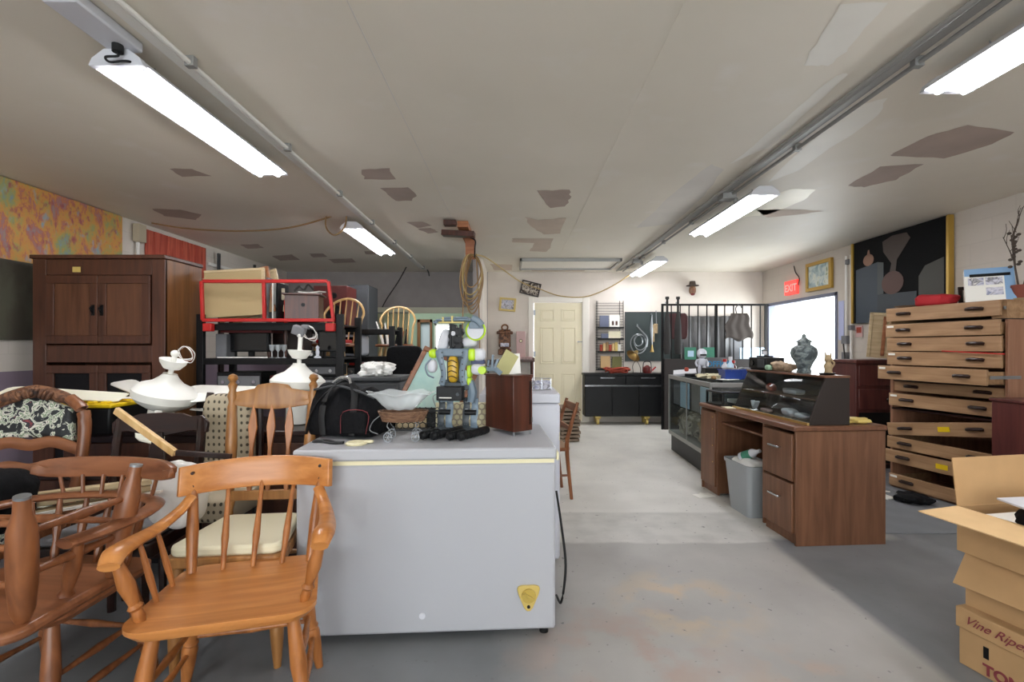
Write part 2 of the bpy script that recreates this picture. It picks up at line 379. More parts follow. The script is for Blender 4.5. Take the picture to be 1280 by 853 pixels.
    def blob(s, c, d, e=.5, seg=28, rings=16, jit=0, rot=(0, 0, 0), mi=0, freq=9):
        """superellipsoid, optionally rumpled"""
        E = Euler(rot).to_matrix(); vs = []; fs = []
        def pw(x): return math.copysign(abs(x) ** e, x)
        for i in range(rings + 1):
            ph = -math.pi / 2 + math.pi * i / rings
            for k in range(seg):
                th = 2 * math.pi * k / seg
                v = Vector((pw(math.cos(ph)) * pw(math.cos(th)) * d[0] / 2, pw(math.cos(ph)) * pw(math.sin(th)) * d[1] / 2, pw(math.sin(ph)) * d[2] / 2))
                if jit: v *= 1 + jit * noise.noise(v * freq + Vector(c)) + jit * .5 * noise.noise(v * freq * 2.7)
                vs.append(Vector(c) + E @ v)
        for i in range(rings):
            for k in range(seg):
                k2 = (k + 1) % seg; fs.append((i * seg + k, i * seg + k2, (i + 1) * seg + k2, (i + 1) * seg + k))
        return s.add(vs, fs, mi)
    def grid(s, fn, nu, nv, mi=0, thick=None):
        vs = [fn(i / nu, j / nv) for i in range(nu + 1) for j in range(nv + 1)]; w = nv + 1
        fs = [(i * w + j, (i + 1) * w + j, (i + 1) * w + j + 1, i * w + j + 1) for i in range(nu) for j in range(nv)]
        return s.add(vs, fs, mi)
    def build(s, name, mat, parent=None, bevel=0, smooth=True, loc=None, rot=None, solid=0, subsurf=0):
        me = bpy.data.meshes.new(name); me.from_pydata([tuple(v) for v in s.v], [], s.f)
        for mm in (mat if isinstance(mat, (list, tuple)) else [mat]): me.materials.append(M[mm] if isinstance(mm, str) else mm)
        me.polygons.foreach_set('material_index', s.m)
        bm = bmesh.new(); bm.from_mesh(me); bmesh.ops.recalc_face_normals(bm, faces=bm.faces); bm.to_mesh(me); bm.free()
        if smooth:
            me.shade_smooth(); me.set_sharp_from_angle(angle=R(38))
        me.update()
        o = bpy.data.objects.new(name, me); col.objects.link(o)
        if parent: o.parent = parent
        if loc is not None: o.location = loc
        if rot is not None: o.rotation_euler = rot
        if solid:
            k = o.modifiers.new('solid', 'SOLIDIFY'); k.thickness = solid; k.offset = 0
        if subsurf:
            k = o.modifiers.new('sub', 'SUBSURF'); k.levels = subsurf; k.render_levels = subsurf
        if bevel:
            k = o.modifiers.new('bevel', 'BEVEL'); k.width = bevel; k.segments = 2; k.limit_method = 'ANGLE'; k.angle_limit = R(40); k.use_clamp_overlap = True
        return o
def tag(o, label, cat, group=None, kind=None):
    o['label'] = label; o['category'] = cat
    if group: o['group'] = group
    if kind: o['kind'] = kind
    return o
def thing(name, label, cat, loc=(0, 0, 0), rz=0, group=None, rot=None):
    o = bpy.data.objects.new(name, None); col.objects.link(o); o.empty_display_size = .05
    o.location = loc; o.rotation_euler = rot if rot else (0, 0, R(rz)); return tag(o, label, cat, group)
def struct(name, mb, mat, **k):
    o = mb.build(name, mat, **k)
    if not o.parent: o['kind'] = 'structure'
    return o
def copy_tree(o, parent=None):
    c = o.copy(); col.objects.link(c)
    if parent: c.parent = parent
    for ch in list(o.children): copy_tree(ch, c)
    return c
def lathe(mb, prof, c=(0, 0, 0), seg=24, mi=0):
    """prof: [(r, z)]"""
    z0 = prof[0][1]; z1 = prof[-1][1]
    vs = []; fs = []
    for r, z in prof:
        for k in range(seg):
            a = 2 * math.pi * k / seg; vs.append((c[0] + r * math.cos(a), c[1] + r * math.sin(a), c[2] + z))
    for i in range(len(prof) - 1):
        for k in range(seg):
            k2 = (k + 1) % seg; fs.append((i * seg + k, i * seg + k2, (i + 1) * seg + k2, (i + 1) * seg + k))
    if prof[0][0] > 1e-4: fs.append(tuple(range(seg - 1, -1, -1)))
    if prof[-1][0] > 1e-4: fs.append(tuple((len(prof) - 1) * seg + k for k in range(seg)))
    return mb.add(vs, fs, mi)
def text_obj(body, size, mat, parent, loc, rot, name='lettering', depth=.0008, shear=0, sx=1.0, bold=0):
    cu = bpy.data.curves.new('t', 'FONT'); cu.body = body; cu.size = size; cu.extrude = depth; cu.shear = shear; cu.align_x = 'LEFT'; cu.offset = bold
    t = bpy.data.objects.new('t', cu); col.objects.link(t); bpy.context.view_layer.update()
    me = bpy.data.meshes.new_from_object(t.evaluated_get(bpy.context.evaluated_depsgraph_get()))
    bpy.data.objects.remove(t); bpy.data.curves.remove(cu)
    me.materials.clear(); me.materials.append(M[mat]); o = bpy.data.objects.new(name, me); col.objects.link(o)
    if parent: o.parent = parent
    o.location = loc; o.rotation_euler = rot; o.scale = (sx, 1, 1)
    return o

# ---------------- the room ----------------
XL, XR, YB, YF = -3.84, 4.19, 8.1, -3.4
struct('floor', MB().b2((XL - .2, YF - .2, -.1), (XR + .2, 11.4, 0)), 'floor')
struct('ground_outside', MB().b2((XR + .2, 2, -.12), (XR + 12, 16, -.02)), plain('bright_concrete_apron', 'd8d6d0', .8, vary=.05))
cm = MB().b2((XL - .2, YF - .2, CEIL), (XR + .2, 11.4, CEIL + .12))
def patch(pts, mi, dz=.0015, jit=.012):
    P = [cpt(*p) for p in pts]; Q = []
    for i, a in enumerate(P):
        b = P[(i + 1) % len(P)]; n = 4
        for k in range(n):
            t = k / n; j = jit if k else 0
            Q.append((a[0] + (b[0] - a[0]) * t + random.uniform(-j, j), a[1] + (b[1] - a[1]) * t + random.uniform(-j, j)))
    cm.add([(x, y, CEIL - dz) for x, y in Q], [tuple(range(len(Q)))], mi)
for p in ([(212, 211), (240, 211), (265, 220), (228, 221)], [(190, 261), (225, 262), (252, 268), (245, 275), (205, 270)],
          [(452, 212), (487, 210), (495, 224), (455, 224)], [(475, 235), (510, 234), (521, 245), (515, 251), (495, 251)],
          [(508, 278), (528, 277), (540, 282), (522, 285)], [(522, 286), (538, 285), (548, 290), (535, 292)],
          [(671, 238), (712, 237), (713, 248), (706, 258), (688, 260)],
          [(1115, 192), (1160, 170), (1210, 156), (1268, 165), (1240, 180), (1180, 198), (1115, 195)],
          [(1060, 232), (1100, 208), (1155, 205), (1120, 225), (1080, 234)],
          [(340, 320), (365, 318), (375, 325), (350, 326)], [(386, 317), (404, 317), (409, 321), (392, 322)], [(410, 324), (440, 323), (446, 328), (418, 329)],
          [(455, 314), (475, 314), (478, 318), (458, 318)], [(300, 306), (322, 305), (330, 310), (310, 311)]):
    patch(p, 1)
for p in ([(656, 271), (672, 275), (708, 272), (700, 292), (680, 293), (664, 283)],
          [(640, 298), (692, 298), (688, 310), (682, 315), (662, 314), (668, 304), (641, 303)],
          [(612, 330), (640, 331), (640, 338), (618, 338)], [(660, 335), (735, 336), (730, 339), (665, 339)]):
    patch(p, 2)
patch([(925, 272), (960, 245), (990, 236), (1020, 237), (1005, 250), (960, 268)], 3)
patch([(960, 228), (1010, 180), (1060, 135), (1110, 122), (1090, 150), (1000, 212)], 4, .001)  # this and the next: paler bands beside the right conduit
patch([(912, 205), (980, 150), (1045, 95), (1060, 88), (1052, 100), (960, 185)], 4, .001)
patch([(1005, 82), (1025, 45), (1050, 5), (1110, 3), (1060, 60), (1035, 82)], 4)
patch([(945, 262), (1000, 262), (1030, 264), (1000, 268), (960, 272)], 2)
patch([(795, 285), (850, 235), (890, 205), (905, 212), (880, 245), (840, 280)], 5, .0008)
struct('ceiling', cm, ['ceiling', 'ceil_brown', 'ceil_tan', 'ceil_cream', 'ceil_white', 'ceil_grey'])
# left wall: white block above, mauve band at the bottom
lw = MB(); lw.b2((XL - .2, YF, 1.07), (XL, YB + .2, CEIL)); lw.b2((XL - .2, YF, 0), (XL, YB + .2, 1.07), mi=1)
struct('wall_left', lw, ['block_white', 'mauve'])
# right wall with the window near the far corner
W0, W1, WZ0, WZ1 = 6.22, 7.95, .62, 1.98
rw = MB(); rw.b2((XR, YF, 0), (XR + .2, W0, CEIL)); rw.b2((XR, W1, 0), (XR + .2, YB + .2, CEIL))
rw.b2((XR, W0, WZ1), (XR + .2, W1, CEIL)); rw.b2((XR, W0, 0), (XR + .2, W1, WZ0))
struct('wall_right', rw, 'block_right')
wf = MB()
for a, b in (((XR - .01, W0, WZ1 - .05), (XR + .1, W1, WZ1)), ((XR - .01, W0, WZ0), (XR + .1, W1, WZ0 + .05)), ((XR - .01, W0, WZ0), (XR + .1, W0 + .05, WZ1)), ((XR - .01, W1 - .06, WZ0), (XR + .1, W1, WZ1))): wf.b2(a, b)
w = struct('window_1', wf, plain('window_frame_grey', '6f7488', .5), bevel=.004)
MB().b2((XR + .05, W0 + .05, WZ0 + .05), (XR + .056, W1 - .06, WZ1 - .05)).build('pane', 'glass', w)
# back wall (white) with its door, grey part with an opening to the next room
OX0, OX1, OZ = -2.33, -.62, 1.93
bw = MB(); DX0, DX1, DZ = .325, 1.15, 2.02
bw.b2((-.45, YB, 0), (DX0, YB + .2, CEIL)); bw.b2((DX1, YB, 0), (XR + .2, YB + .2, CEIL)); bw.b2((DX0, YB, DZ), (DX1, YB + .2, CEIL))
struct('wall_back', bw, 'back_white')
gw = MB(); gw.b2((XL, YB, 0), (OX0, YB + .2, CEIL)); gw.b2((OX0, YB, OZ), (OX1, YB + .2, CEIL)); gw.b2((OX1, YB, 0), (-.45, YB + .2, CEIL))
struct('wall_back_grey', gw, 'grey_paint')
st = MB(); st.b2((-.6, 6.9, 0), (-.51, YB, CEIL)); st.b2((-.51, 6.9, 0), (-.46, YB, CEIL), mi=1)
struct('wall_stub', st, ['grey_paint', 'back_white'])
struct('trim_1', MB().b2((OX0 - .1, YB - .03, OZ - .1), (OX1, YB - .002, OZ)), plain('pale_lintel', 'cfcdb8', .6), bevel=.004)
# next room
nr = MB(); nr.b2((-4.2, 11, 0), (-2.15, 11.15, CEIL)); nr.b2((-1.93, 11, 0), (.2, 11.15, CEIL)); nr.b2((-2.15, 11, 1.82), (-1.93, 11.15, CEIL))
nr.b2((-.35, YB + .2, 0), (-.2, 11, CEIL)); nr.b2((-4.3, YB + .2, 0), (-4.15, 11, CEIL))
struct('wall_next_room', nr, 'green_wall')
struct('trim_2', MB().b2((-2.22, 10.95, 0), (-2.15, 11, 1.9)).b2((-1.93, 10.95, 0), (-1.88, 11, 1.9)).b2((-2.22, 10.95, 1.83), (-1.88, 11, 1.9)), 'walnut', bevel=.004)
struct('door_2', MB().b2((-2.15, 11.05, 0), (-1.93, 11.09, 1.82)), plain('pale_grey_door', 'c6d0d8', .4), bevel=.003)
w2 = struct('window_2', MB().b2((-1.82, 10.96, 1.22), (-1.4, 11.0, 1.26)).b2((-1.82, 10.96, 1.76), (-1.4, 11.0, 1.8)).b2((-1.82, 10.96, 1.22), (-1.78, 11.0, 1.8)).b2((-1.44, 10.96, 1.22), (-1.4, 11, 1.8)), 'white_paint')
MB().b2((-1.78, 10.975, 1.26), (-1.44, 10.985, 1.76)).build('pane', emis('daylit_pane', 'f4f8ff', 1.6), w2)
area_light('next_room_daylight', (-2, 9.7, 2.45), (0, 0, 0), 1.6, 1.6, 26, (.95, 1, .96))
# unseen wall behind the camera, with a wide window added for fill light
fw = MB(); fw.b2((XL, YF - .2, 0), (-3, YF, CEIL)); fw.b2((3, YF - .2, 0), (XR, YF, CEIL)); fw.b2((-3, YF - .2, 0), (3, YF, .5)); fw.b2((-3, YF - .2, 2.4), (3, YF, CEIL))
struct('wall_front', fw, 'block_white')
ff = MB()
for x in (-3, -1.03, .97, 2.95): ff.b2((x, YF - .08, .5), (x + .05, YF - .02, 2.4))
ff.b2((-3, YF - .08, .5), (3, YF - .02, .55)); ff.b2((-3, YF - .08, 2.35), (3, YF - .02, 2.4))
w3 = struct('added_window', ff, 'dull_metal'); MB().b2((-3, YF - .05, .5), (3, YF - .045, 2.4)).build('pane', 'glass', w3)
# back door
dr = MB(); dr.b2((DX0 + .01, YB + .02, .01), (DX1 - .01, YB + .06, DZ - .01))
door = struct('door_1', dr, 'door_cream', bevel=.003)
dw = (DX1 - DX0); pn = MB()
for cx in (.28, .72):
    for z0, z1 in ((.22, .82), (.98, 1.6), (1.7, 1.9)):
        x0 = DX0 + dw * cx - .12; x1 = x0 + .24
        for a, b in (((x0, z0), (x1, z0 + .018)), ((x0, z1 - .018), (x1, z1)), ((x0, z0), (x0 + .018, z1)), ((x1 - .018, z0), (x1, z1))): pn.b2((a[0], YB + .008, a[1]), (b[0], YB + .021, b[1]))
        pn.b2((x0 + .035, YB + .012, z0 + .035), (x1 - .035, YB + .021, z1 - .035))
pn.build('door_panel', 'door_cream', door, bevel=.004)
hn = MB().cyl((DX1 - .07, YB - .04, 1.35), (DX1 - .07, YB + .02, 1.35), .012).bar((DX1 - .09, YB - .02, 1.35), (DX1 - .005, YB - .02, 1.35), .02, .012)
hn.build('slide_bolt', 'steel', door)
for z in (.3, 1.1, 1.8): MB().b2((DX0 + .0, YB - .008, z), (DX0 + .03, YB + .02, z + .09)).build('hinge', 'steel', door)
struct('trim_3', MB().b2((DX0 - .09, YB - .025, 0), (DX0, YB - .002, DZ + .09)).b2((DX1, YB - .025, 0), (DX1 + .11, YB - .002, DZ + .09)).b2((DX0, YB - .025, DZ), (DX1, YB - .002, DZ + .09)), 'trim_white', bevel=.005)
# concrete floor mat edge behind the desk
tag(MB().b2((2.35, 3.22, .001), (3.3, 4.4, .008)).build('floor_mat', plain('grey_mat', '77797d', .8, vary=.06), bevel=.003), 'thin grey floor mat between the desk and the flat file cabinet', 'mat')

# ---------------- ceiling runs ----------------
def conduit(name, X, y0, y1, label, mat, n=2):
    t = thing(name, label, 'conduit', (X, y0, CEIL))
    MB().b2((-.025, 0, -.022), (.025, y1 - y0, -.001)).build('track', mat, t, bevel=.003)
    m = MB().sweep([(.055, 0, -.03), (.055, (y1 - y0), -.03)], .011, 8, smooth=0)
    m.build('pipe', mat, t)
    y = .4
    while y < y1 - y0: MB().b2((.035, y, -.045), (.075, y + .03, -.001)).build('pipe_clamp', 'dull_metal', t); y += .9
    return t
cl = conduit('ceiling_conduit', -1.48, -1.0, 7.75, 'white ceiling track and pipe running above the left row of lights', 'white_paint')
MB().sweep([(.07, 8.75, -.02), (.09, 8.77, -.06), (.1, 8.78, -.12)], .01, 6).build('pipe_end', 'dark_grey', cl)
cr = conduit('ceiling_conduit', 1.72, -1.0, 7.85, 'grey metal ceiling track and pipe running above the right row of lights', 'dull_metal')
MB().sweep([(-.06, 0, -.03), (-.06, 8.8, -.03)], .013, 8, smooth=0).build('pipe', 'dull_metal', cr)
for y in (3.95, 6.85): MB().box((.03, y + 1, -.04), (.11, .11, .05)).cyl((.1, y + 1, -.05), (.1, y + 1, -.1), .018).build('junction_box', 'dull_metal', cr, bevel=.004)
jb = thing('junction_box', 'white electrical box on the ceiling with a black plug hanging from it', 'electrical box', (-1.62, 1.86, CEIL))
MB().b2((-.07, -.15, -.045), (.06, .16, -.001)).build('box_body', 'white_lid', jb, bevel=.008)
MB().cyl((.0, .1, -.044), (.0, .1, -.075), .02).sweep([(0, .1, -.07), (.0, .1, -.09), (-.04, .09, -.10), (-.03, .1, -.115), (.03, .12, -.1), (.03, .2, -.09)], .005, 8).build('plug', 'black_rubber', jb)
# long seams of the ceiling boards
struct('trim_4', MB().b2((.63, -1, CEIL - .002), (.69, 6.7, CEIL + .001)), 'ceiling')
struct('trim_5', MB().b2((-.62, 1.4, CEIL - .0015), (-.615, 4.7, CEIL + .001)), 'ceil_grey')
# attic hatch frame
hx = thing('ceiling_hatch', 'shallow white framed panel on the ceiling near the back door', 'ceiling hatch', (.81, 7.25, CEIL))
MB().b2((-.73, -.4, -.045), (.73, -.37, -.001)).b2((-.73, .37, -.045), (.73, .4, -.001)).b2((-.73, -.4, -.045), (-.7, .4, -.001)).b2((.7, -.4, -.045), (.73, .4, -.001)).build('frame', 'dull_metal', hx, bevel=.003)
MB().b2((-.7, -.37, -.02), (.7, .37, -.001)).build('hatch_panel', 'trim_white', hx)

# ---------------- fluorescent lights ----------------
def shop_light(X, y0, y1, z, label, side_cord=True):
    yc = (y0 + y1) / 2; t = thing('fluorescent_light', label, 'light', (X, yc, z), group='hanging twin tube shop lights'); h = (y1 - y0) / 2
    m = MB(); sec = [(-.115, -.015), (-.105, .005), (-.05, .045), (.05, .045), (.105, .005), (.115, -.015), (.10, -.008), (.045, .028), (-.045, .028), (-.10, -.008)]
    m.prism(sec, 2 * h, Matrix.Translation((0, h, 0)) @ Matrix.Rotation(R(90), 4, 'X'))
    m.build('housing', 'white_lid', t, bevel=0)
    for s in (-1, 1):
        MB().prism([(-.115, -.02), (-.1, .012), (-.05, .05), (.05, .05), (.1, .012), (.115, -.02)], .03, Matrix.Translation((0, s * h + .015, 0)) @ Matrix.Rotation(R(90), 4, 'X')).build('end_cap', 'white_lid', t, bevel=.003)
    for s in (-1, 1):
        MB().cyl((s * .06, -h + .02, -.024), (s * .06, h - .02, -.024), .016, 12).build('tube', 'tube_on', t)
    for s in (-1, 1):
        c = MB(); zz = .045; top = CEIL - z - .002; k = 0
        while zz < top - .005:
            c.sweep([(0, s * (h - .2), zz), (.006 * (k % 2), s * (h - .2) + .006 * (1 - k % 2), zz + .012), (0, s * (h - .2), zz + .024)], .0025, 5, smooth=2); zz += .022; k += 1
        c.turned((0, s * (h - .2), .04), (0, s * (h - .2), top), [(0, .0015), (1, .0015)], 5)
        c.build('chain', 'steel', t)
    l = area_light('lamp_glow', (X, yc, z - .035), (0, 0, 0), .2, 2 * h - .1, LAMP_W, (1.0, .985, .96))
    return t
LZ = EYE + 1.19
shop_light(-1.65, 2.0, 3.25, LZ, 'nearest lit fluorescent light on the left, below the white junction box')
shop_light(-1.60, 4.72, 6.0, LZ, 'farther lit fluorescent light on the left, beside a looped cable')
shop_light(1.98, .95, 2.2, LZ, 'lit fluorescent light nearest the camera on the right, cut by the frame edge')
shop_light(1.92, 3.68, 4.98, LZ, 'middle lit fluorescent light on the right, beside the cream ceiling patch')
shop_light(1.97, 6.5, 7.8, LZ, 'farthest lit fluorescent light on the right, near the back wall')
# unseen lights added behind the camera as fill, carrying on the rows
shop_light(-1.65, -1.9, -.65, LZ, 'added fluorescent light of the left row, unseen behind the camera')
shop_light(1.95, -1.9, -.65, LZ, 'added fluorescent light of the right row, unseen behind the camera')

# ---------------- left wall things ----------------
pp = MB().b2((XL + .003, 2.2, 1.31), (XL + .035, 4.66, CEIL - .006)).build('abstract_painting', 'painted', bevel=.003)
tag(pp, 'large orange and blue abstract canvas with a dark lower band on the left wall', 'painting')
rs = thing('red_slat_panel', 'red stained wooden slat panel high on the left wall above the wardrobe', 'wood panel', (XL + .003, 4.98, 1.6))
n = 9
for i in range(n):
    MB().b2((0, i * .107, 0), (.022 + .006 * (i % 2), i * .107 + .104, CEIL - 1.6 - .05)).build('slat', 'red_slat', rs, bevel=.003)
cp = thing('wall_conduit', 'white pipe and box on the wall beside the abstract canvas', 'conduit', (XL + .03, 4.86, 1.3))
MB().sweep([(0, 0, 0), (0, 0, 1.18)], .014, 8, smooth=0).build('pipe', 'white_paint', cp)
MB().b2((-.02, -.05, 1.02), (.05, .05, 1.2)).build('switch_box', 'beige', cp, bevel=.006)
lb = MB().b2((XL + .003, 6.0, 2.28), (XL + .04, 8.08, 2.32)).build('wall_ledge', 'white_paint', bevel=.004)
tag(lb, 'thin white wooden strip along the far end of the left wall', 'wall strip')
for i, (y, d) in enumerate(((6.15, 'nearest'), (7.0, 'farther'))):
    t = thing('wall_bracket', '%s of the two small dark brackets on the left wall strip' % d, 'bracket', (XL + .05, y, 2.3), group='brackets on the left wall strip')
    MB().b2((-.01, -.02, -.14), (.015, .02, .16)).build('plate', 'dark_grey', t, bevel=.003); MB().cyl((.01, 0, -.1), (.1, 0, -.1), .01).build('peg', 'dark_grey', t)

# ---------------- wardrobe ----------------
wr = thing('wardrobe', 'large dark brown wooden wardrobe against the left wall', 'wardrobe', (-3.6, 3.59, 0))
Ww, Wd, Wh = .99, .42, 1.945
wm = MB(); wm.b2((0, 0, .06), (.03, Wd, Wh - .03)); wm.b2((Ww - .03, 0.0, .06), (Ww, Wd, Wh - .03), mi=1); wm.b2((.03, Wd - .02, .06), (Ww - .03, Wd, Wh - .03)); wm.b2((.03, .0, .06), (Ww - .03, Wd, .1))
wm.b2((0, -.004, .06), (.1, .02, Wh - .03)); wm.b2((Ww - .1, -.004, .06), (Ww, .02, Wh - .03)); wm.b2((.1, 0, Wh - .15), (Ww - .1, .02, Wh - .03)); wm.b2((.1, 0, 1.14), (Ww - .1, .02, 1.27)); wm.b2((.1, 0, .1), (Ww - .1, .02, .2))
wm.b2((.02, -.0, 0), (Ww - .02, Wd, .06))
wm.build('carcass', ['wardrobe', 'walnut'], wr, bevel=.004)
MB().b2((-.012, -.02, Wh - .03), (Ww + .012, Wd, Wh)).build('cornice', 'wardrobe', wr, bevel=.006)
for k, x0 in enumerate((.11, .5)):
    d = MB(); x1 = x0 + .385
    d.b2((x0, -.018, 1.28), (x1, -.001, 1.34)); d.b2((x0, -.018, 1.73), (x1, -.001, 1.79)); d.b2((x0, -.018, 1.34), (x0 + .06, -.001, 1.73)); d.b2((x1 - .06, -.018, 1.34), (x1, -.001, 1.73)); d.b2((x0 + .06, -.01, 1.34), (x1 - .06, -.002, 1.73), mi=1)
    dd = d.build('door', ['wardrobe', 'wardrobe_panel'], wr, bevel=.003)
    hx_ = x1 - .03 if k == 0 else x0 + .03
    MB().b2((hx_ - .012, -.024, 1.49), (hx_ + .012, -.018, 1.57)).sweep([(hx_, -.022, 1.56), (hx_, -.045, 1.54), (hx_, -.022, 1.505)], .006, 6).build('handle', 'black_paint', dd, bevel=.001)
    d = MB(); d.b2((x0, -.018, .22), (x1, -.001, .3)); d.b2((x0, -.018, 1.06), (x1, -.001, 1.12)); d.b2((x0, -.018, .3), (x0 + .06, -.001, 1.06)); d.b2((x1 - .06, -.018, .3), (x1, -.001, 1.06)); d.b2((x0 + .06, -.008, .3), (x1 - .06, -.002, 1.06), mi=1)
    dd = d.build('door', ['wardrobe', 'black_paint'], wr, bevel=.003)
MB().b2((.3, -.0065, Wh - .13), (.36, -.004, Wh - .09)).build('yellow_tag', 'gold_plastic', wr)

# ---------------- chest freezer ----------------
FZ = .822
fr = thing('chest_freezer', 'white chest freezer in the foreground with a gold thermostat dial', 'freezer', (.178, 2.072, 0), 3.4)
MB().b2((-1.095, .0, .035), (0, .6, .755)).build('body', 'freezer_body', fr, bevel=.012)
MB().b2((-1.105, -.012, .772), (.004, .612, FZ)).build('lid', 'freezer_lid', fr, bevel=.01)
MB().b2((-1.09, .004, .753), (-.005, .596, .774)).build('gasket', 'cream_gasket', fr)
MB().b2((.003, -.005, .765), (.014, .6, .8)).build('edge_trim', 'cream_gasket', fr, bevel=.003)
for x, y in ((-1.05, .05), (-.045, .05), (-1.05, .55), (-.045, .55)): MB().cyl((x, y, 0), (x, y, .04), .02).build('foot', 'black_plastic', fr)
dial = MB(); tri = [(-.052, .04), (-.045, .052), (-.03, .056), (.03, .056), (.045, .052), (.052, .04), (.046, .015), (.02, -.045), (.008, -.06), (-.008, -.06), (-.02, -.045), (-.046, .015)]
dial.prism([(x * .95, y * .95) for x, y in tri], .012, Matrix.Translation((-.118, 0, .178)) @ Matrix.Rotation(R(90), 4, 'X'))
dd = dial.build('dial_plate', 'gold_plastic', fr, bevel=.003)
MB().cyl((-.118, -.012, .19), (-.118, -.022, .19), .03, 24).box((-.118, -.026, .19), (.05, .012, .012), (0, R(35), 0)).build('dial_knob', plain('dial_gold', 'b89e4c', .35), dd, bevel=.001)
MB().cyl((-.118, -.012, .142), (-.118, -.016, .142), .007).build('key_hole', 'black_plastic', dd)
MB().cyl((-.57, -.001, .112), (-.57, -.006, .112), .013, 16).build('drain_cap', 'white_lid', fr)
t = MB().sweep([(.205, 2.35, .55), (.225, 2.3, .4), (.235, 2.2, .25), (.22, 2.25, .06), (.21, 2.4, .012)], .006, 6).build('power_cord', 'black_rubber')
tag(t, 'black power cord hanging down beside the freezer', 'cord')

# ---------------- chairs ----------------
LEG = [(0, .014), (.08, .017), (.25, .024), (.38, .027), (.42, .021), (.44, .026), (.47, .021), (.6, .026), (.8, .022), (1, .018)]
STR = [(0, .009), (.3, .012), (.5, .017), (.7, .012), (1, .009)]
def rrect(w, d, r=.06, wf=None, n=6):
    """rounded outline, back width w at +d/2, front width wf"""
    wf = wf or w; P = []
    for (cx, cy, a0) in ((wf / 2 - r, -d / 2 + r, -90), (w / 2 - r, d / 2 - r, 0), (-w / 2 + r, d / 2 - r, 90), (-wf / 2 + r, -d / 2 + r, 180)):
        for k in range(n + 1):
            a = R(a0 + 90 * k / n); P.append((cx + r * math.cos(a), cy + r * math.sin(a)))
    return P
def saddle_seat(w, d, wf, z, th=.04):
    """seat with a rolled front edge and a shallow saddle"""
    mb = MB(); N_ = 40; rings = 7; out = rrect(w, d, .075, wf, 9); n = len(out); vs = []; fs = []
    for k in range(rings + 1):
        s = k / rings
        for x, y in out:
            px, py = x * s, y * s
            dip = -.013 * max(0, 1 - s ** 4) + .006 * math.exp(-(px / .05) ** 2) * (py < 0) * s
            vs.append((px, py, z + dip - (.004 if k == rings else 0)))
    b = len(vs); vs += [(x * 1.0, y * 1.0, z - th * .45) for x, y in out]; vs += [(x * .93, y * .93, z - th) for x, y in out]
    for k in range(rings):
        for i in range(n):
            j = (i + 1) % n; fs.append((k * n + i, k * n + j, (k + 1) * n + j, (k + 1) * n + i))
    for i in range(n):
        j = (i + 1) % n; fs.append((rings * n + i, rings * n + j, b + j, b + i)); fs.append((b + i, b + j, b + n + j, b + n + i))
    fs.append(tuple(b + n + i for i in range(n)))
    return mb.add(vs, fs)
def seat_legs(t, w, d, z, mat, splay=.06, prof=LEG, stretch=True, backy=.0):
    tops = [(-w / 2 + .06, -d / 2 + .07), (w / 2 - .06, -d / 2 + .07), (w / 2 - .08, d / 2 - .07), (-w / 2 + .08, d / 2 - .07)]; feet = []
    for x, y in tops:
        fx = x + math.copysign(splay, x); fy = y + math.copysign(splay, y); feet.append((fx, fy))
        MB().turned((fx, fy, 0), (x, y, z - .035), prof, 14).build('leg', mat, t)
    def pt(i, zz):
        q = zz / (z - .035); return Vector((feet[i][0] * (1 - q) + tops[i][0] * q, feet[i][1] * (1 - q) + tops[i][1] * q, zz))
    if stretch:
        for i, j, zz in ((0, 1, .17), (1, 2, .14), (1, 2, .23), (3, 0, .14), (3, 0, .23), (2, 3, .2)):
            MB().turned(pt(i, zz), pt(j, zz), [(a, r * (1.35 if (i, j) == (0, 1) else .85)) for a, r in STR], 10).build('stretcher', mat, t)
